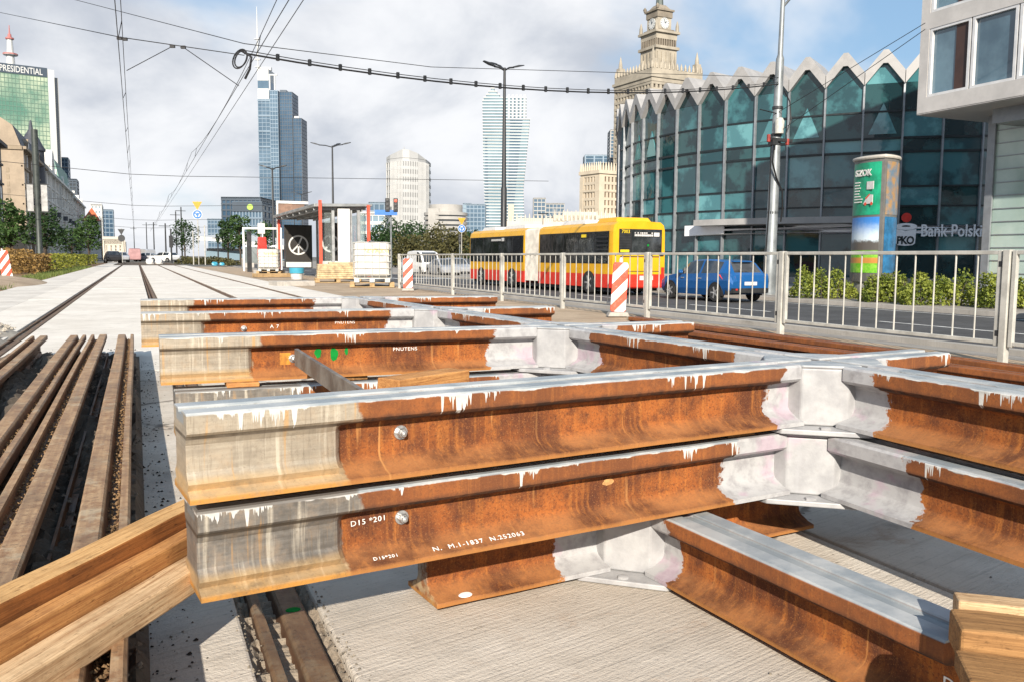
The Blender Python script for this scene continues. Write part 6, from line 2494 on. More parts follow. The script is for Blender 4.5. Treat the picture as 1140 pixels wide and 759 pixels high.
    sp.lathe([(2.6, z6 + 0.01), (2.3, Zp(0)), (1.5, Zp(-8)), (0.6, Zp(-16)), (0.3, Zp(-70)), (0, Zp(-72))], 8)
    sp.build('spire', mat('spire_green', (0.09, 0.11, 0.10), 0.6, 0.2, var=0.2, scale=0.3), r)
    zc = Zp(28.5)
    face_m = FR_white
    for nm, M4 in (('right', Matrix.Translation((0, -hC - 0.02, zc)) @ FACE_NY), ('side', Matrix.Translation((hC + 0.02, 0, zc)) @ Matrix.Rotation(pi / 2, 4, 'Z') @ FACE_NY)):
        n = 28
        mb = MB()
        mb.prism([(3.6 * cos(2 * pi * k / n), 3.6 * sin(2 * pi * k / n)) for k in range(n)], 0.0, 0.5)
        c = mb.build('clock_face', face_m, r)
        hb = MB()
        for k in range(12):
            a = 2 * pi * k / 12
            hb.beam((2.7 * cos(a), 2.7 * sin(a), 0.6), (3.3 * cos(a), 3.3 * sin(a), 0.6), 0.35, 0.1)
        hb.beam((0, 0, 0.7), (-0.4, 2.6, 0.7), 0.4, 0.1)
        hb.beam((0, 0, 0.8), (1.2, 1.2, 0.8), 0.45, 0.1)
        h = hb.build('clock_hands', FR_dark, c)
        c.data.transform(M4)
        h.data.transform(M4)
    return r


palace()

# --- lower palace wing and its entrance hall
F = Face(668, 520, radians(-56))
r = F.root('palace_wing', 'cream stone corner block of the palace, beside the pale tower and behind the bus')
F0 = Face(668, 520)
zT = F0(668, 197)[1]
wall, dark = MB(), MB()
h = 8.2
grid_block(-h, h, -h, h, -5, zT, 6, 6, 12, 1.45, 1.6, dark, wall, 0.6)
wall.box(h - 3.2, h + 0.9, -h - 0.9, -h + 3.2, -5, zT - 0.5)
wall.box(h + 0.61, h + 0.9, h - 2.2, h + 0.9, -5, zT - 0.5)
wall.box(-h - 0.9, -h + 2.2, -h - 0.9, -h - 0.61, -5, zT - 0.5)
wall.box(-h - 1.4, h + 1.4, -h - 1.4, h + 1.4, zT + 0.81, zT + 2.8)
wall.box(-h - 0.95, h + 0.95, -h - 0.95, h + 0.95, zT - 9.5, zT - 8.2)
for k in range(9):
    t = -h + 2 * h * k / 8
    for (x, y) in ((t, -h - 0.8), (h + 0.8, t)):
        wall.lathe([(0.75, zT + 2.81), (0.6, zT + 5.0), (0.2, zT + 7.5)], 6, c=(x, y, 0))
wall.build('stone_wall', CREAM, r)
dark.build('window_bays', mat('wing_window', (0.15, 0.11, 0.075), 0.5, var=0.4, scale=0.3), r)
# pale podium with pinnacles behind the bus roof
F = Face(640, 470)
r = F.root('palace_podium', 'long low cream hall roof with pinnacles showing over the bus')
mb = MB()
xa, xb = F(560, 250)[0], F(690, 250)[0]
mb.box(xa, xb, 0, 30, -5, F(640, 247)[1])
for (a, b, py) in ((576, 690, 243.5), (616, 690, 240), (628, 664, 236)):
    mb.box(F(a, 250)[0], F(b, 250)[0], 2, 26, F(640, 247)[1] + 0.01, F(640, py)[1])
for k in range(26):
    px = 566 + k * 4.7
    t = 243 if px < 615 else (238 if px < 665 else 239)
    x = F(px, 250)[0]
    zb = F(px, t + 4)[1]
    mb.lathe([(0.8, zb - 2), (0.7, zb), (0.15, F(px, t - 3 - (k % 3))[1])], 6, c=(x, 1.2, 0))
mb.build('stone_wall', mat('pale_stone', (0.52, 0.47, 0.39), 0.85, var=0.12, scale=0.1), r)

# --- pale twisted tower with sail top
def sail_tower():
    F = Face(562, 950)
    r = F.root('sail_topped_tower', 'pale ice blue tower with a peaked sail top, striped floors and tapering foot')
    gl, fr, pt = MB(), MB(), MB()
    y = 98.0
    def xl(y):
        if y < 110: return 537.5 + 9.5 * (110 - y) / 12
        if y < 190: return 537.5 + (y - 110) * 0.012
        return 538.5 + (y - 190) * 0.035
    def xr(y):
        if y < 107: return 550 + (y - 98) * 0.9
        if y < 130: return 585.5
        if y < 134: return 589.5
        if y < 210: return 589.5 - (y - 134) * 0.095
        return 582.3 + (y - 210) * 0.03
    rr = random.Random(5)
    while y < 262:
        a, b = F(xl(y), y), F(xr(y), y)
        a2 = F(xl(y), y + 3.4)
        z1, z0 = a[1], a2[1]
        dpt = 34
        gl.box(a[0], b[0], 0, dpt, z0 + 0.01, z1)
        fr.box(a[0] - 0.5, b[0] + 0.5, -0.7, dpt, z1 - 1.0, z1 - 0.1)
        # paler plane of the curved left flank
        split = 556 - (y - 98) * 0.02 if y < 190 else 552 + (y - 190) * 0.10
        # fold of darker window groups on the right half
        cx0, cx1 = 566 - (y - 130) * 0.03 + 2, 582 - max(0, (y - 130)) * 0.10
        if y > 106 and cx1 > cx0 + 2:
            pt.box(F(cx0, y)[0], F(cx1, y)[0], -0.5, -0.01, z0 + 1.0, z1 - 1.2)
        elif y > 106:
            pass
        if y > 150:
            pt.box(F(540, y)[0], F(542.5 + (y - 150) * 0.02, y)[0], -0.4, -0.01, z0 + 1.0, z1 - 1.2)
        y += 3.4
    # fins of the flat right crown
    for k in range(6):
        x = F(562 + k * 4.4, 110)[0]
        fr.box(x - 0.8, x + 0.8, -0.9, -0.71, F(570, 132)[1], F(570, 106)[1])
    gl.build('glazing', GL_ice, r)
    fr.build('floor_band', FR_white, r)
    pt.build('darker_panes', GL_blue, r)
    # narrow foot block
    MB().box(F(566, 230)[0], F(572, 230)[0], -8, -1, -5, F(569, 228)[1]).build('foot_block', CREAM, r)


sail_tower()


# --- white round fronted tower
def round_front_tower():
    F = Face(451, 430)
    r = F.root('white_round_tower', 'white tower with rounded top and curved grid front, above the dark trees')
    X = lambda px: F(px, 210)[0]
    Z = lambda py: F(451, py)[1]
    x0, x1 = X(427.5), X(474.5)
    W_ = x1 - x0
    fp = [(x0, 16), (x0 + 0.5, 7), (x0 + 3, 2.0), (x0 + W_ * 0.32, -1.5), (x0 + W_ * 0.47, -4.0), (x0 + W_ * 0.62, -3.0), (x0 + W_ * 0.80, 0.2), (x0 + W_ * 0.95, 6), (x1, 14), (x1, 22), (x0, 22)]
    gl, fr = MB(), MB()
    gl.prism(fp, -5, Z(180))
    nz = 14
    cx, cy = x0 + W_ / 2, 10

    def grow(k):
        return [(cx + (p[0] - cx) * k, cy + (p[1] - cy) * k) for p in fp]
    for k in range(nz + 1):
        z = -4 + (Z(179) + 4) * k / nz
        fr.prism(grow(1.02), z - 0.75, z + 0.75)
    for (i, n) in ((0, 2), (1, 2), (2, 5), (3, 4), (4, 4), (5, 5), (6, 6), (7, 4)):
        a, b = Vector(fp[i]), Vector(fp[i + 1])
        for k in range(n):
            p = a.lerp(b, k / n)
            q = Vector((cx, cy)) + (p - Vector((cx, cy))) * 1.012
            fr.cbox((q.x, q.y, (Z(180) - 5) / 2), (0.55, 0.55, Z(180) + 5), rz=0.3)
    # rising crown
    tops = [Z(175), Z(174), Z(172.5), Z(170), Z(167.5), Z(168), Z(171), Z(176), Z(179), Z(178), Z(175)]
    b0 = grow(1.02)
    fr.loft([[(p[0], p[1], Z(179) + 0.9) for p in b0], [(p[0], p[1], t) for p, t in zip(b0, tops)]])
    gl.build('glazing', GL_dark, r)
    fr.build('white_grid', mat('grid_white', (0.40, 0.405, 0.40), 0.6, var=0.1, scale=0.05), r)
    mb = MB()
    mb.lathe([(0.3, Z(170)), (0.15, Z(163))], 6, c=(X(449), 4, 0))
    mb.build('antenna', FR_grey, r)


round_front_tower()


def simple_block(name, label, px0, px1, ytop, D, glass, frame, nx, nz, rib=0.5, band=0.7, ang=0.0, dep=20.0, extra=None, group=None, cap=1.0):
    F = Face((px0 + px1) / 2, D, ang)
    r = F.root(name, label, 'building', group)
    gl, fr = MB(), MB()
    yy = (ytop + 260) / 2
    x0, x1 = F(px0, yy)[0], F(px1, yy)[0]
    zt = F((px0 + px1) / 2, ytop)[1]
    grid_block(x0, x1, 0, dep, -5, zt, nx, max(2, nx // 2), nz, rib, band, gl, fr, 0.3, cap=cap)
    gl.build('glazing', glass, r)
    fr.build('floor_band', frame, r)
    if extra:
        extra(F, r)
    return r


simple_block('office_block', 'dark slab office block left of the spire tower, taller of the pair', 247.5, 290, 220.5, 330, GL_deep, FR_dark, 9, 12, 0.5, 0.6)


F = Face(274, 330)
rr_ = simple_block('office_block', 'blue glass office block with a round lime sign, in front of the dark slab', 260, 291.5, 226, 316, GL_blue, FR_blue, 9, 9, 0.55, 0.8, extra=lambda F, r: None)
F = Face(275.75, 316)
x, z = F(279, 231)
MB().box(F(260, 240)[0] - .3, F(291.5, 240)[0] + .3, -0.5, -0.31, F(276, 236)[1], F(276, 225)[1]).build('top_band', FR_dark, rr_)
MB().lathe([(0, 0), (1.1, 0), (1.1, -0.3), (0, -0.3)], 16, c=(x, -0.51, z), axis='Y').build('green_sign', mat('sign_lime', (0.32, 0.48, 0.08), 0.5, var=0.1), rr_)
simple_block('office_block', 'small blue grey block between the sign pair and the dark slab', 231.5, 246, 244.5, 520, GL_blue, FR_blue, 4, 10)
simple_block('office_block', 'dark blue narrow tower far down the street on the left', 113, 126, 234, 600, GL_deep, FR_blue, 3, 12, ang=0.41)
simple_block('office_block', 'white narrow tower beside the dark blue one on the left', 102, 113, 228, 480, GL_pale, FR_white, 3, 12, 1.0, 1.4, ang=0.41)
simple_block('office_block', 'deep blue tower top peeking over the left row of houses', 66, 77, 176, 620, GL_deep, FR_blue, 3, 24, ang=0.41)
simple_block('office_block', 'dark brown tower top right of the green roof on the left', 74, 86, 200, 480, GL_dark, FR_dark, 3, 24, ang=0.41)
simple_block('office_block', 'blue glass block left of the sail topped tower', 519, 540, 228, 760, GL_blue, FR_blue, 5, 14, 0.6, 0.9)
simple_block('office_block', 'pale blue tower slab partly hidden by the blue glass block', 515.5, 524, 227, 800, GL_pale, FR_blue, 2, 14, 0.6, 0.9)
simple_block('office_block', 'grey blue pair of towers right of the sail topped tower, left one', 594, 607, 221, 820, GL_blue, FR_grey, 3, 16, 0.6, 0.9)
simple_block('office_block', 'wider lower half of the grey blue pair right of the sail topped tower', 607.5, 628, 227, 840, GL_blue, FR_grey, 5, 14, 0.6, 0.9)
simple_block('office_block', 'teal grey tower behind the cream palace wing', 651, 681, 173, 760, GL_blue, FR_blue, 3, 30, 1.2, 0.5)
simple_block('office_block', 'grey slab tower between the cream wing and the clock tower', 679, 692, 145, 700, GL_blue, FR_grey, 3, 40, 0.8, 0.6)
simple_block('office_block', 'pale sloping block behind the traffic lights', 402, 428, 238, 380, GL_pale, FR_white, 4, 6, 0.3, 1.4)
simple_block('office_block', 'blue grey wedge behind the street plate', 411, 428, 226, 460, GL_blue, FR_blue, 3, 8)


# curved grey office
def curved_office():
    F = Face(496, 300)
    r = F.root('curved_office', 'curved grey concrete office with banded floors, above the olive trees')
    X = lambda px: F(px, 240)[0]
    Z = lambda py: F(496, py)[1]
    wall, dark = MB(), MB()
    cx = X(494)
    R = X(518) - X(494)
    zt = Z(227)
    prof = []
    wall.lathe([(R * 0.80, Z(236)), (R * 0.80, zt), (0, zt + 0.2)], 40, c=(cx, 9, 0))
    dark.lathe([(R * 0.98, -5), (R * 0.98, Z(236) - 0.5), (0, Z(236) - 0.4)], 40, c=(cx, 9, 0))
    for py in (236, 241, 246.5, 252, 258, 264):
        wall.lathe([(R * 0.99, Z(py) - 1.0), (R * 1.04, Z(py) - 1.0), (R * 1.04, Z(py)), (R * 0.99, Z(py) + 0.1)], 40, c=(cx, 9, 0))
    wall.box(X(476), X(488), 2, 12, -5, Z(232))
    wall.build('concrete_wall', mat('office_concrete', (0.34, 0.33, 0.31), 0.8, var=0.15, scale=0.2), r, smooth=40)
    dark.build('window_strip', GL_dark, r)


curved_office()


# ------------------------------------------------------------------ row of old houses on the left
class Row:
    """house front on the plane x = X, facing the street"""
    def __init__(s, X):
        s.X = X

    def __call__(s, px, py):
        d = ray(px, py)
        t = s.X / d.x
        W_ = CAMP + d * t
        return W_.y, W_.z


RW = Row(-20.0)
PLASTER = {
    'grey': mat('plaster_dark_grey', (0.14, 0.125, 0.115), 0.9, var=0.25, scale=0.3),
    'beige': mat('plaster_beige', (0.33, 0.265, 0.195), 0.9, var=0.18, scale=0.3),
    'sand': mat('plaster_sand', (0.30, 0.24, 0.17), 0.9, var=0.2, scale=0.3),
    'white': mat('plaster_white', (0.74, 0.72, 0.67), 0.9, var=0.15, scale=0.3),
}
ROOF = {'slate': mat('roof_slate', (0.055, 0.06, 0.075), 0.6, var=0.3, scale=0.6), 'copper': mat('roof_copper', (0.16, 0.30, 0.24), 0.6, var=0.2, scale=0.6), 'rust': mat('roof_tile', (0.45, 0.12, 0.05), 0.8, var=0.2, scale=0.6)}


def house(name, label, px0, px1, pytop, plaster, roof, floors, bays, roof_h=4.0, balconies=True, gable=False, turret=False, deep=16.0):
    y0, _ = RW(px0, 280)
    y1, _ = RW(px1, 280)
    _, zt = RW(px0, pytop)
    X = RW.X
    root = thing(name, label, 'house', (X, y0, -0.1), 0, 'old houses on the left side of the street')
    L = y1 - y0
    wall = MB()
    wall.box(-deep, -0.02, 0, L, 0, zt)
    fh = zt / floors
    trim = MB()
    for f in range(1, floors + 1):
        z = f * fh
        pr = 1.0 if f == floors else (0.55 if f in (1, 2) else 0.25)
        trim.box(-0.019, pr, 0, L, z - 0.45 if f == floors else z - 0.2, z + 0.1)
    for b in range(0, bays + 1, 2):
        y = L * b / bays
        trim.box(-0.0185, 0.48, max(0, y - 0.3), min(L, y + 0.3), 0, zt - 0.46)
    wall.build('wall', PLASTER[plaster], root)
    trim.build('cornice', PLASTER[plaster], root)
    bw = L / bays
    for f in range(floors):
        for b in range(bays):
            y = (b + 0.5) * bw
            w, h = min(0.75, bw * 0.28), fh * 0.58
            z0 = f * fh + fh * 0.18
            fr = MB()
            for (a0, a1, c0, c1) in ((y - w - 0.14, y - w, z0, z0 + h), (y + w, y + w + 0.14, z0, z0 + h), (y - w - 0.14, y + w + 0.14, z0 + h + 0.001, z0 + h + 0.2), (y - w - 0.2, y + w + 0.2, z0 - 0.16, z0 - 0.001)):
                fr.box(-0.018, 0.12, a0, a1, c0, c1)
            o = fr.build('window', PLASTER['white'], root)
            MB().box(-0.018, 0.16, y - w + 0.001, y + w - 0.001, z0 + 0.001, z0 + h - 0.001).build('pane', GL_dark, o)
            if balconies and f in (1, 2, 3) and b % 3 == 1:
                m = MB()
                m.box(0.14, 1.25, y - w - 0.7, y + w + 0.7, z0 - 0.36, z0 - 0.17)
                for k in range(9):
                    yy = y - w - 0.65 + (2 * w + 1.3) * k / 8
                    m.box(1.15, 1.19, yy - 0.02, yy + 0.02, z0 - 0.169, z0 + 0.85)
                m.box(1.13, 1.21, y - w - 0.7, y + w + 0.7, z0 + 0.851, z0 + 0.92)
                m.box(0.14, 1.12, y - w - 0.7, y - w - 0.64, z0 - 0.169, z0 + 0.9)
                m.build('balcony', ROOF['slate'], root)
    rf = MB()
    ins = 2.2
    rf.loft([[(0.2, -0.1, zt + 0.11), (0.2, L + 0.1, zt + 0.11), (-deep, L + 0.1, zt + 0.11), (-deep, -0.1, zt + 0.11)],
             [(-1.2, 0.6, zt + roof_h * 0.75), (-1.2, L - 0.6, zt + roof_h * 0.75), (-deep + 1.2, L - 0.6, zt + roof_h * 0.75), (-deep + 1.2, 0.6, zt + roof_h * 0.75)],
             [(-4.5, 2.0, zt + roof_h), (-4.5, L - 2, zt + roof_h), (-deep + 4.5, L - 2, zt + roof_h), (-deep + 4.5, 2.0, zt + roof_h)]])
    ro = rf.build('roof', ROOF[roof], root, recalc=True)
    n = max(1, bays // 3)
    for k in range(n):
        y = L * (k + 0.5) / n
        m = MB()
        m.slabxz([(-0.9, 0), (0.9, 0), (0.9, 1.7), (0, 2.5), (-0.9, 1.7)], -0.02, 2.2)
        d = m.build('dormer', PLASTER[plaster], ro)
        d.location = (0.25, y, zt + 0.3)
        d.rotation_euler = (0, 0, pi / 2)
        MB().box(-0.5, 0.5, -0.05, -0.021, 0.3, 1.6).build('dormer_window', GL_dark, d)
    for k in range(max(1, bays // 4)):
        y = L * (k + 0.3) / max(1, bays // 4)
        MB().box(-7, -6, y, y + 1.4, zt + roof_h * 0.8, zt + roof_h + 2.0).build('chimney', PLASTER['sand'], ro)
    if turret:
        m = MB()
        m.lathe([(2.6, zt - 7), (2.6, zt + 3.0), (2.9, zt + 3.1), (2.9, zt + 3.5), (2.3, zt + 4.5), (1.4, zt + 6.5), (0.5, zt + 8), (0.2, zt + 10), (0, zt + 10.2)], 16, c=(-1.5, L * 0.78, 0))
        m.build('turret', ROOF['slate'], root, smooth=40)
    if gable:
        m = MB()
        m.slabxz([(-4.2, 0), (4.2, 0), (4.2, 3.4), (3.0, 5.4), (1.2, 6.4), (0, 6.8), (-1.2, 6.4), (-3.0, 5.4), (-4.2, 3.4)], -0.05, 3.0)
        o = m.build('gable', PLASTER[plaster], root)
        o.location = (0.3, L * 0.5, zt + 0.12)
        o.rotation_euler = (0, 0, pi / 2)
        MB().lathe([(0, -0.06), (1.0, -0.06), (1.0, -0.2), (0, -0.2)], 16, c=(0, 0, 3.4), axis='Y').build('round_window', GL_dark, o)
    return root


house('corner_house', 'dark grey house front cut by the left edge', -60, 6.5, 112, 'grey', 'slate', 6, 7, 3, balconies=False)
hb = house('town_house', 'beige house with sunlit plain end wall and dark turret behind the banner pole', 28, 53, 168, 'beige', 'slate', 6, 7, 5.5, turret=True, deep=24)
zt_ = RW(28, 168)[1]
MB().slabxz([(-24, 0), (0.1, 0), (-1.2, 3.9), (-4.5, 6.2), (-10, 8.0), (-24, 8.4)], -0.35, 0.6).build('end_gable', PLASTER['beige'], hb, loc=(0, 0, zt_ + 0.13), recalc=True)
mb = MB()
mb.box(-24, 0.3, -0.30, -0.01, zt_ - 0.6, zt_ + 0.12)
mb.build('end_cornice', PLASTER['sand'], hb)
mb = MB()
for k in range(11):
    mb.box(-2.6, -2.1, -0.06, -0.005, 3.5 + k * 1.35, 4.4 + k * 1.35)
mb.build('end_wall_niches', PLASTER['sand'], hb)
house('town_house', 'ornate white house with a round gable window', 53.3, 69, 191, 'white', 'slate', 6, 7, 4, gable=True)
house('town_house', 'white house with a green copper roof', 69.3, 82, 206, 'white', 'copper', 6, 8, 9)
house('town_house', 'white house with narrow bays at the far end of the row', 82.3, 95, 221, 'white', 'copper', 6, 10, 4)
F = Face(100, 330, 0.41)
r = F.root('tiled_house', 'small house with an orange tiled roof behind the round left tree', 'house')
MB().box(F(93, 250)[0], F(112, 250)[0], 0, 12, -5, F(100, 246)[1]).build('wall', PLASTER['white'], r)
a, b, z0, z1 = F(92, 250)[0], F(112, 250)[0], F(100, 246)[1], F(100, 231)[1]
MB().loft([[(a, -1, z0 + .01), (b, -1, z0 + .01), (b, 13, z0 + .01), (a, 13, z0 + .01)], [(a + 3, 5, z1), (b - 3, 5, z1), (b - 3, 7, z1), (a + 3, 7, z1)]]).build('roof', ROOF['rust'], r, recalc=True)
simple_block('low_pavilion', 'low cream kiosk block at the left end of the street', 116, 136, 268, 190, GL_dark, mat('kiosk_cream', (0.55, 0.50, 0.42), 0.8, var=0.1), 4, 3, 1.2, 1.6, ang=0.41)


# station hall with white curved roof, behind the left platform
def station():
    F = Face(262, 230)
    r = F.root('station_hall', 'low station hall with a white curved roof edge, left of the spire tower foot')
    mb = MB()
    rings = []
    for k in range(21):
        px = 222 + (318 - 222) * k / 20
        t = (px - 222) / 96.0
        py = 263.5 + 10.5 * (t ** 1.2)
        x, z = F(px, py)
        rings.append([(x, -2, z - 1.0), (x, -2, z), (x, 26, z + 1.5), (x, 26, z + 0.5)])
    mb.loft(rings)
    mb.build('roof', FR_white, r, recalc=True)
    MB().box(F(224, 280)[0], F(318, 280)[0], 4, 24, -3, F(270, 277)[1]).build('wall', FR_grey, r)
    gm = MB()
    gm.box(F(224, 280)[0], F(318, 280)[0], 3.5, 3.98, F(270, 290)[1], F(270, 280)[1])
    gm.build('glazing', GL_pale, r)
    return r


station()

# ------------------------------------------------------------------ clutter at the far end of the street
for i, (px, dep, h, lab) in enumerate(((185, 130, 5.8, 'dark mast third from the far end of the tracks'), (191, 118, 4.6, 'short dark mast with a box, right of the far track end'), (197, 150, 8.6, 'slim dark mast with a small arm left of the airy tree'),
                                      (203, 140, 8.8, 'slim dark mast next to the airy tree'), (164, 210, 9.0, 'thin far mast between the two track wires'), (150, 240, 9, 'thinnest far mast, farthest along the tracks'), (243, 140, 4.6, 'short mast right of the sign pair'), (114, 165, 8.0, 'far mast left of the back of the round sign'), (604, 190, 11.5, 'dark far lamp mast right of the sail topped tower'), (172, 170, 7.5, 'far dark mast right of the wires end'))):
    p = base_at(px, dep)
    mb = MB()
    mb.lathe([(0, 0), (0.13, 0), (0.09, h), (0, h)], 8)
    root = thing('tram_mast', lab, 'mast', p, 0, 'masts at the far end of the street')
    mb.build('pole', M['dark_metal'], root, smooth=40)
    mb = MB()
    if i == 1:
        mb.box(-0.25, 0.25, -0.2, 0.2, h * 0.45, h * 0.8)
    elif i == 8:
        mb.tube([(-1.2, 0, h - 0.1), (0, 0, h - 0.25), (1.2, 0, h - 0.1)], 0.12, 6)
    else:
        mb.tube([(-0.9, 0, h * 0.93), (0.7, 0, h * 0.93)], 0.05, 5)
    mb.build('arm', M['dark_metal'], root)
for (lab, px, dep, z, pt, kd, rz) in (
        ('grey van parked at the far end of the tracks', 168, 150, 0, M['paint_silver'], 'van', 0.4),
        ('pale saloon beside the grey van at the far end of the tracks', 178, 140, 0, M['paint_silver'], 'saloon', 1.2),
        ('pink van far down the street', 150, 135, 0, M['paint_pink'], 'van', 0),
        ('small silver saloon left of the pink van', 137, 118, 0, M['paint_silver'], 'saloon', 0.1),
        ('white estate in the far row right of the tracks', 196, 128, 0, M['paint_white'], 'estate', 0.8),
        ('dark grey saloon among the far cars', 157, 150, 0, M['dark_metal'], 'saloon', 0.5),
        ('dark estate at the far left kerb', 127, 105, 0, M['paint_black'], 'estate', 0.1)):
    p = base_at(px, dep, -0.06)
    car('far_car', lab, p, rz, pt, kd, 'cars at the far end of the tracks', detail=False)
for (lab, px, dep, w) in (('white sack of sand nearest the far end of the tracks', 167, 96, 0.8), ('greyish sack right of the white one at the far track end', 177, 98, 0.75), ('turquoise covered heap beside the far sign pair', 247, 88, 0.4), ('reddish heap of bricks left of the turquoise cover', 239, 86, 0.5)):
    p = base_at(px, dep, -0.05)
    mb = MB()
    rings = []
    for k in range(6):
        t = k / 5
        q = w / 2 * (1.0 + 0.12 * sin(t * pi)) * (1.0 if k < 5 else 0.7)
        rings.append([(q * cos(2 * pi * j / 12) + 0.06 * sin(j * 3 + k), q * sin(2 * pi * j / 12) + 0.05 * cos(j * 2 + k), t * w * 0.75) for j in range(12)])
    mb.loft(rings)
    o = mb.build('sand_sack', M['sign_white'] if 'white' in lab.split()[0] or 'grey' in lab else (M['blue_plastic'] if 'turq' in lab else M['cardboard']), smooth=50, loc=p, recalc=True)
    tag(o, lab, 'sack', 'covered heaps at the far track end')
for i, (px0, px1, dep) in enumerate(((200, 232, 100), (232, 262, 96))):
    a, b = base_at(px0, dep, -0.05), base_at(px1, dep - 6, -0.05)
    c = ((a[0] + b[0]) / 2, (a[1] + b[1]) / 2, -0.05)
    shrub(['low green and reddish planting under the sign pair', 'low dark planting left of the pale concrete block'][i], c, hypot(b[0] - a[0], b[1] - a[1]), 1.6, 0.9, 'leaf_olive', 900, 0.14, 'low planting across the platform', atan2(b[1] - a[1], b[0] - a[0]))
# far row that closes the street end
simple_block('street_end_block', 'low hazy row of houses closing the far end of the street', 126, 200, 288.0, 900, GL_pale, FR_grey, 10, 2, 1.5, 1.5, ang=0.41)

# ================================================================== overhead wires
WZ = 5.75


def wire(name, label, pts, r=0.011, group='overhead wires', mat_='wire', sag=0.0):
    P = [Vector(p) for p in pts]
    out = []
    for a, b in zip(P[:-1], P[1:]):
        n = 12 if sag else 1
        for k in range(n):
            t = k / n
            q = a.lerp(b, t)
            q.z -= sag * 4 * t * (1 - t)
            out.append(q)
    out.append(P[-1])
    o = MB().tube(out, r, 5).build(name, M[mat_], smooth=60)
    return tag(o, label, 'wire', group)


def wx(px, py, z):
    """x of the line along the street that passes a pixel at height z"""
    d = ray(px, py)
    return (CAMP + d * ((z - EYE) / d.z))


def hanger_wire(label, X, z, y0, y1, step=6.0):
    root = thing('contact_wire', label, 'wire', (X, y0, z), 0, 'overhead wires')
    mb = MB()
    mb.tube([(0, 0, 0), (0, y1 - y0, 0)], 0.010, 5)
    mb.build('contact', M['wire'], root)
    mb = MB()
    pts = []
    n = int((y1 - y0) / 4)
    for k in range(n + 1):
        y = (y1 - y0) * k / n
        ph = ((y + y0 - 16.8) / 34.0) % 1.0
        pts.append((0.09, y, 0.16 + 0.55 * (2 * ph - 1) ** 2))
    mb.tube(pts, 0.009, 5)
    mb.build('messenger', M['wire'], root)
    mb = MB()
    for k in range(0, n + 1, 2):
        mb.tube([(0.0, pts[k][1], 0.0), pts[k]], 0.009, 4)
    mb.build('dropper', M['wire'], root)
    return root


XL = wx(131, 40, WZ).x
XR = wx(262, 100, WZ).x
XR2 = wx(272, 100, WZ).x
hanger_wire('pair of contact wires over the left track', XL, WZ, -2, 190)
hanger_wire('pair of contact wires over the right track, meeting the coiled cable', XR, WZ, -2, 190)
wire('guy_wire', 'single wire running beside the right contact wires', [(XR2 + 0.05, -2, WZ + 0.06), (XR2 + 0.05, 60, WZ + 0.06), (XR + 0.15, 150, WZ)], 0.009)
PW = wx(272, 62, WZ + 0.25)            # crossing of the span wires
YS = PW.y
TOPP = Vector((TPx + 0.05, TPy - 0.1, 7.75))


def on_line(px, py, X):
    d = ray(px, py)
    return CAMP + d * (X / d.x)


a = on_line(-40, 6, -9.0)
b = on_line(-40, -32, -9.0)
wire('span_wire', 'lower span wire from the left edge to the cable coil', [a, wx(135, 42, WZ + 0.25), PW])
e = atd(470, 70, 25)
wire('span_wire', 'upper span wire from the top left edge across to the tram pole', [b, atd(272, 49, (PW - CAMP).dot(fw)), atd(480, 75, 27), TOPP + Vector((0, 0, 0.25))])
# thick cable bundle with spacers
pa = PW + Vector((0, 0, 0.05))
pts = [pa]
for k in range(1, 15):
    t = k / 15
    q = pa.lerp(TOPP, t)
    q.z -= 0.62 * 4 * t * (1 - t)
    pts.append(q)
pts.append(TOPP)
fc = thing('feeder_cable', 'thick sagging cable bundle with spacers from the coil to the tram pole', 'cable', tuple(pa), 0)
lp_ = [p - pa for p in pts]
mb = MB()
mb.tube(lp_, 0.025, 6)
mb.tube([p + Vector((0, 0, 0.075)) for p in lp_], 0.012, 6)
mb.build('cable', M['wire'], fc, smooth=60)
mb = MB()
tot = len(lp_) - 1
for k in range(1, 24):
    t = k / 24 * tot
    i = min(tot - 1, int(t))
    q = lp_[i].lerp(lp_[i + 1], t - i)
    mb.cbox(tuple(q + Vector((0, 0, 0.04))), (0.07, 0.07, 0.17), rz=0.6)
mb.build('spacer', M['dark_metal'], fc)
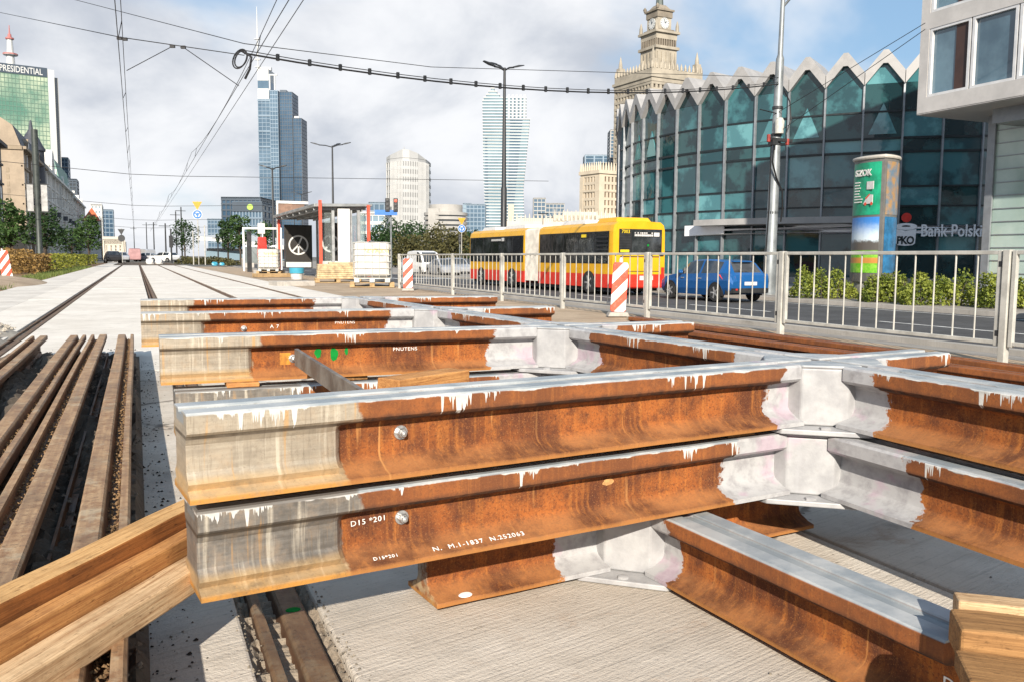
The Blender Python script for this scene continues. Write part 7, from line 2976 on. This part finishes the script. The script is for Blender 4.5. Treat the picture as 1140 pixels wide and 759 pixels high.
# coil
cp = atd(267, 66, (PW - CAMP).dot(fw))
mb = MB()
for (rx, rz_, ox) in ((0.17, 0.24, 0.0), (0.15, 0.21, 0.03)):
    mb.tube([tuple(RH_ * (rx * cos(2 * pi * k / 20) + 0.3 * rz_ * sin(2 * pi * k / 20) + ox) + Vector((0, 0, rz_ * sin(2 * pi * k / 20)))) for k in range(21)], 0.019, 6)
mb.tube([(0.05, 0.0, 0.2), tuple(RH_ * 0.30 + Vector((0, 0, 0.05))), tuple(RH_ * 0.25 + Vector((0, 0, -0.25))), tuple(RH_ * 0.12 + Vector((0, 0, -0.5)))], 0.03, 6)
tag(mb.build('cable_coil', M['wire'], loc=cp, smooth=60), 'black loop of coiled cable hanging at the wire crossing', 'cable coil')
dC = (PW - CAMP).dot(fw)
wire('guy_wire', 'short slanting wire left of the gap between the contact wires', [atd(141, 79, dC), atd(192, 52, dC)], 0.011)
wire('guy_wire', 'short slanting wire right of the gap between the contact wires', [atd(204, 53, dC), atd(266, 96, dC * 1.02)], 0.011)
mb = MB()
for (px, py) in ((192, 52), (204, 53), (133, 43), (139, 44)):
    q = atd(px, py, dC)
    mb.cbox(tuple(q), (0.12, 0.07, 0.07), rz=-0.4)
tag(mb.build('wire_clamps', M['wire']), 'black clamps and insulators on the lower span wire', 'clamps')
# far span wires
for (Y, dzv, lab) in ((62, 0.4, 'first far span wire, passing in front of the green houses and round white tower'), (100, 0.4, 'second far span wire down the street'), (140, 0.4, 'third far span wire down the street'), (176, 0.3, 'last far span wire at the street end')):
    zc = WZ + dzv
    wire('span_wire', lab, [(-16, Y, zc + 1.0), (XL, Y, zc), (XR, Y, zc), (24 if Y > 70 else 30, Y, zc + 0.8)], 0.013 + 0.00008 * Y)
wire('guy_wire', 'upper of two thin wires from the tram pole to the right building', [TOPP + Vector((0, 0, -1.1)), atd(1030, 26, 28.0)], 0.012)
wire('guy_wire', 'lower of two thin wires from the tram pole to the right building', [TOPP + Vector((0, 0, -1.9)), atd(1030, 33, 28.0)], 0.012)
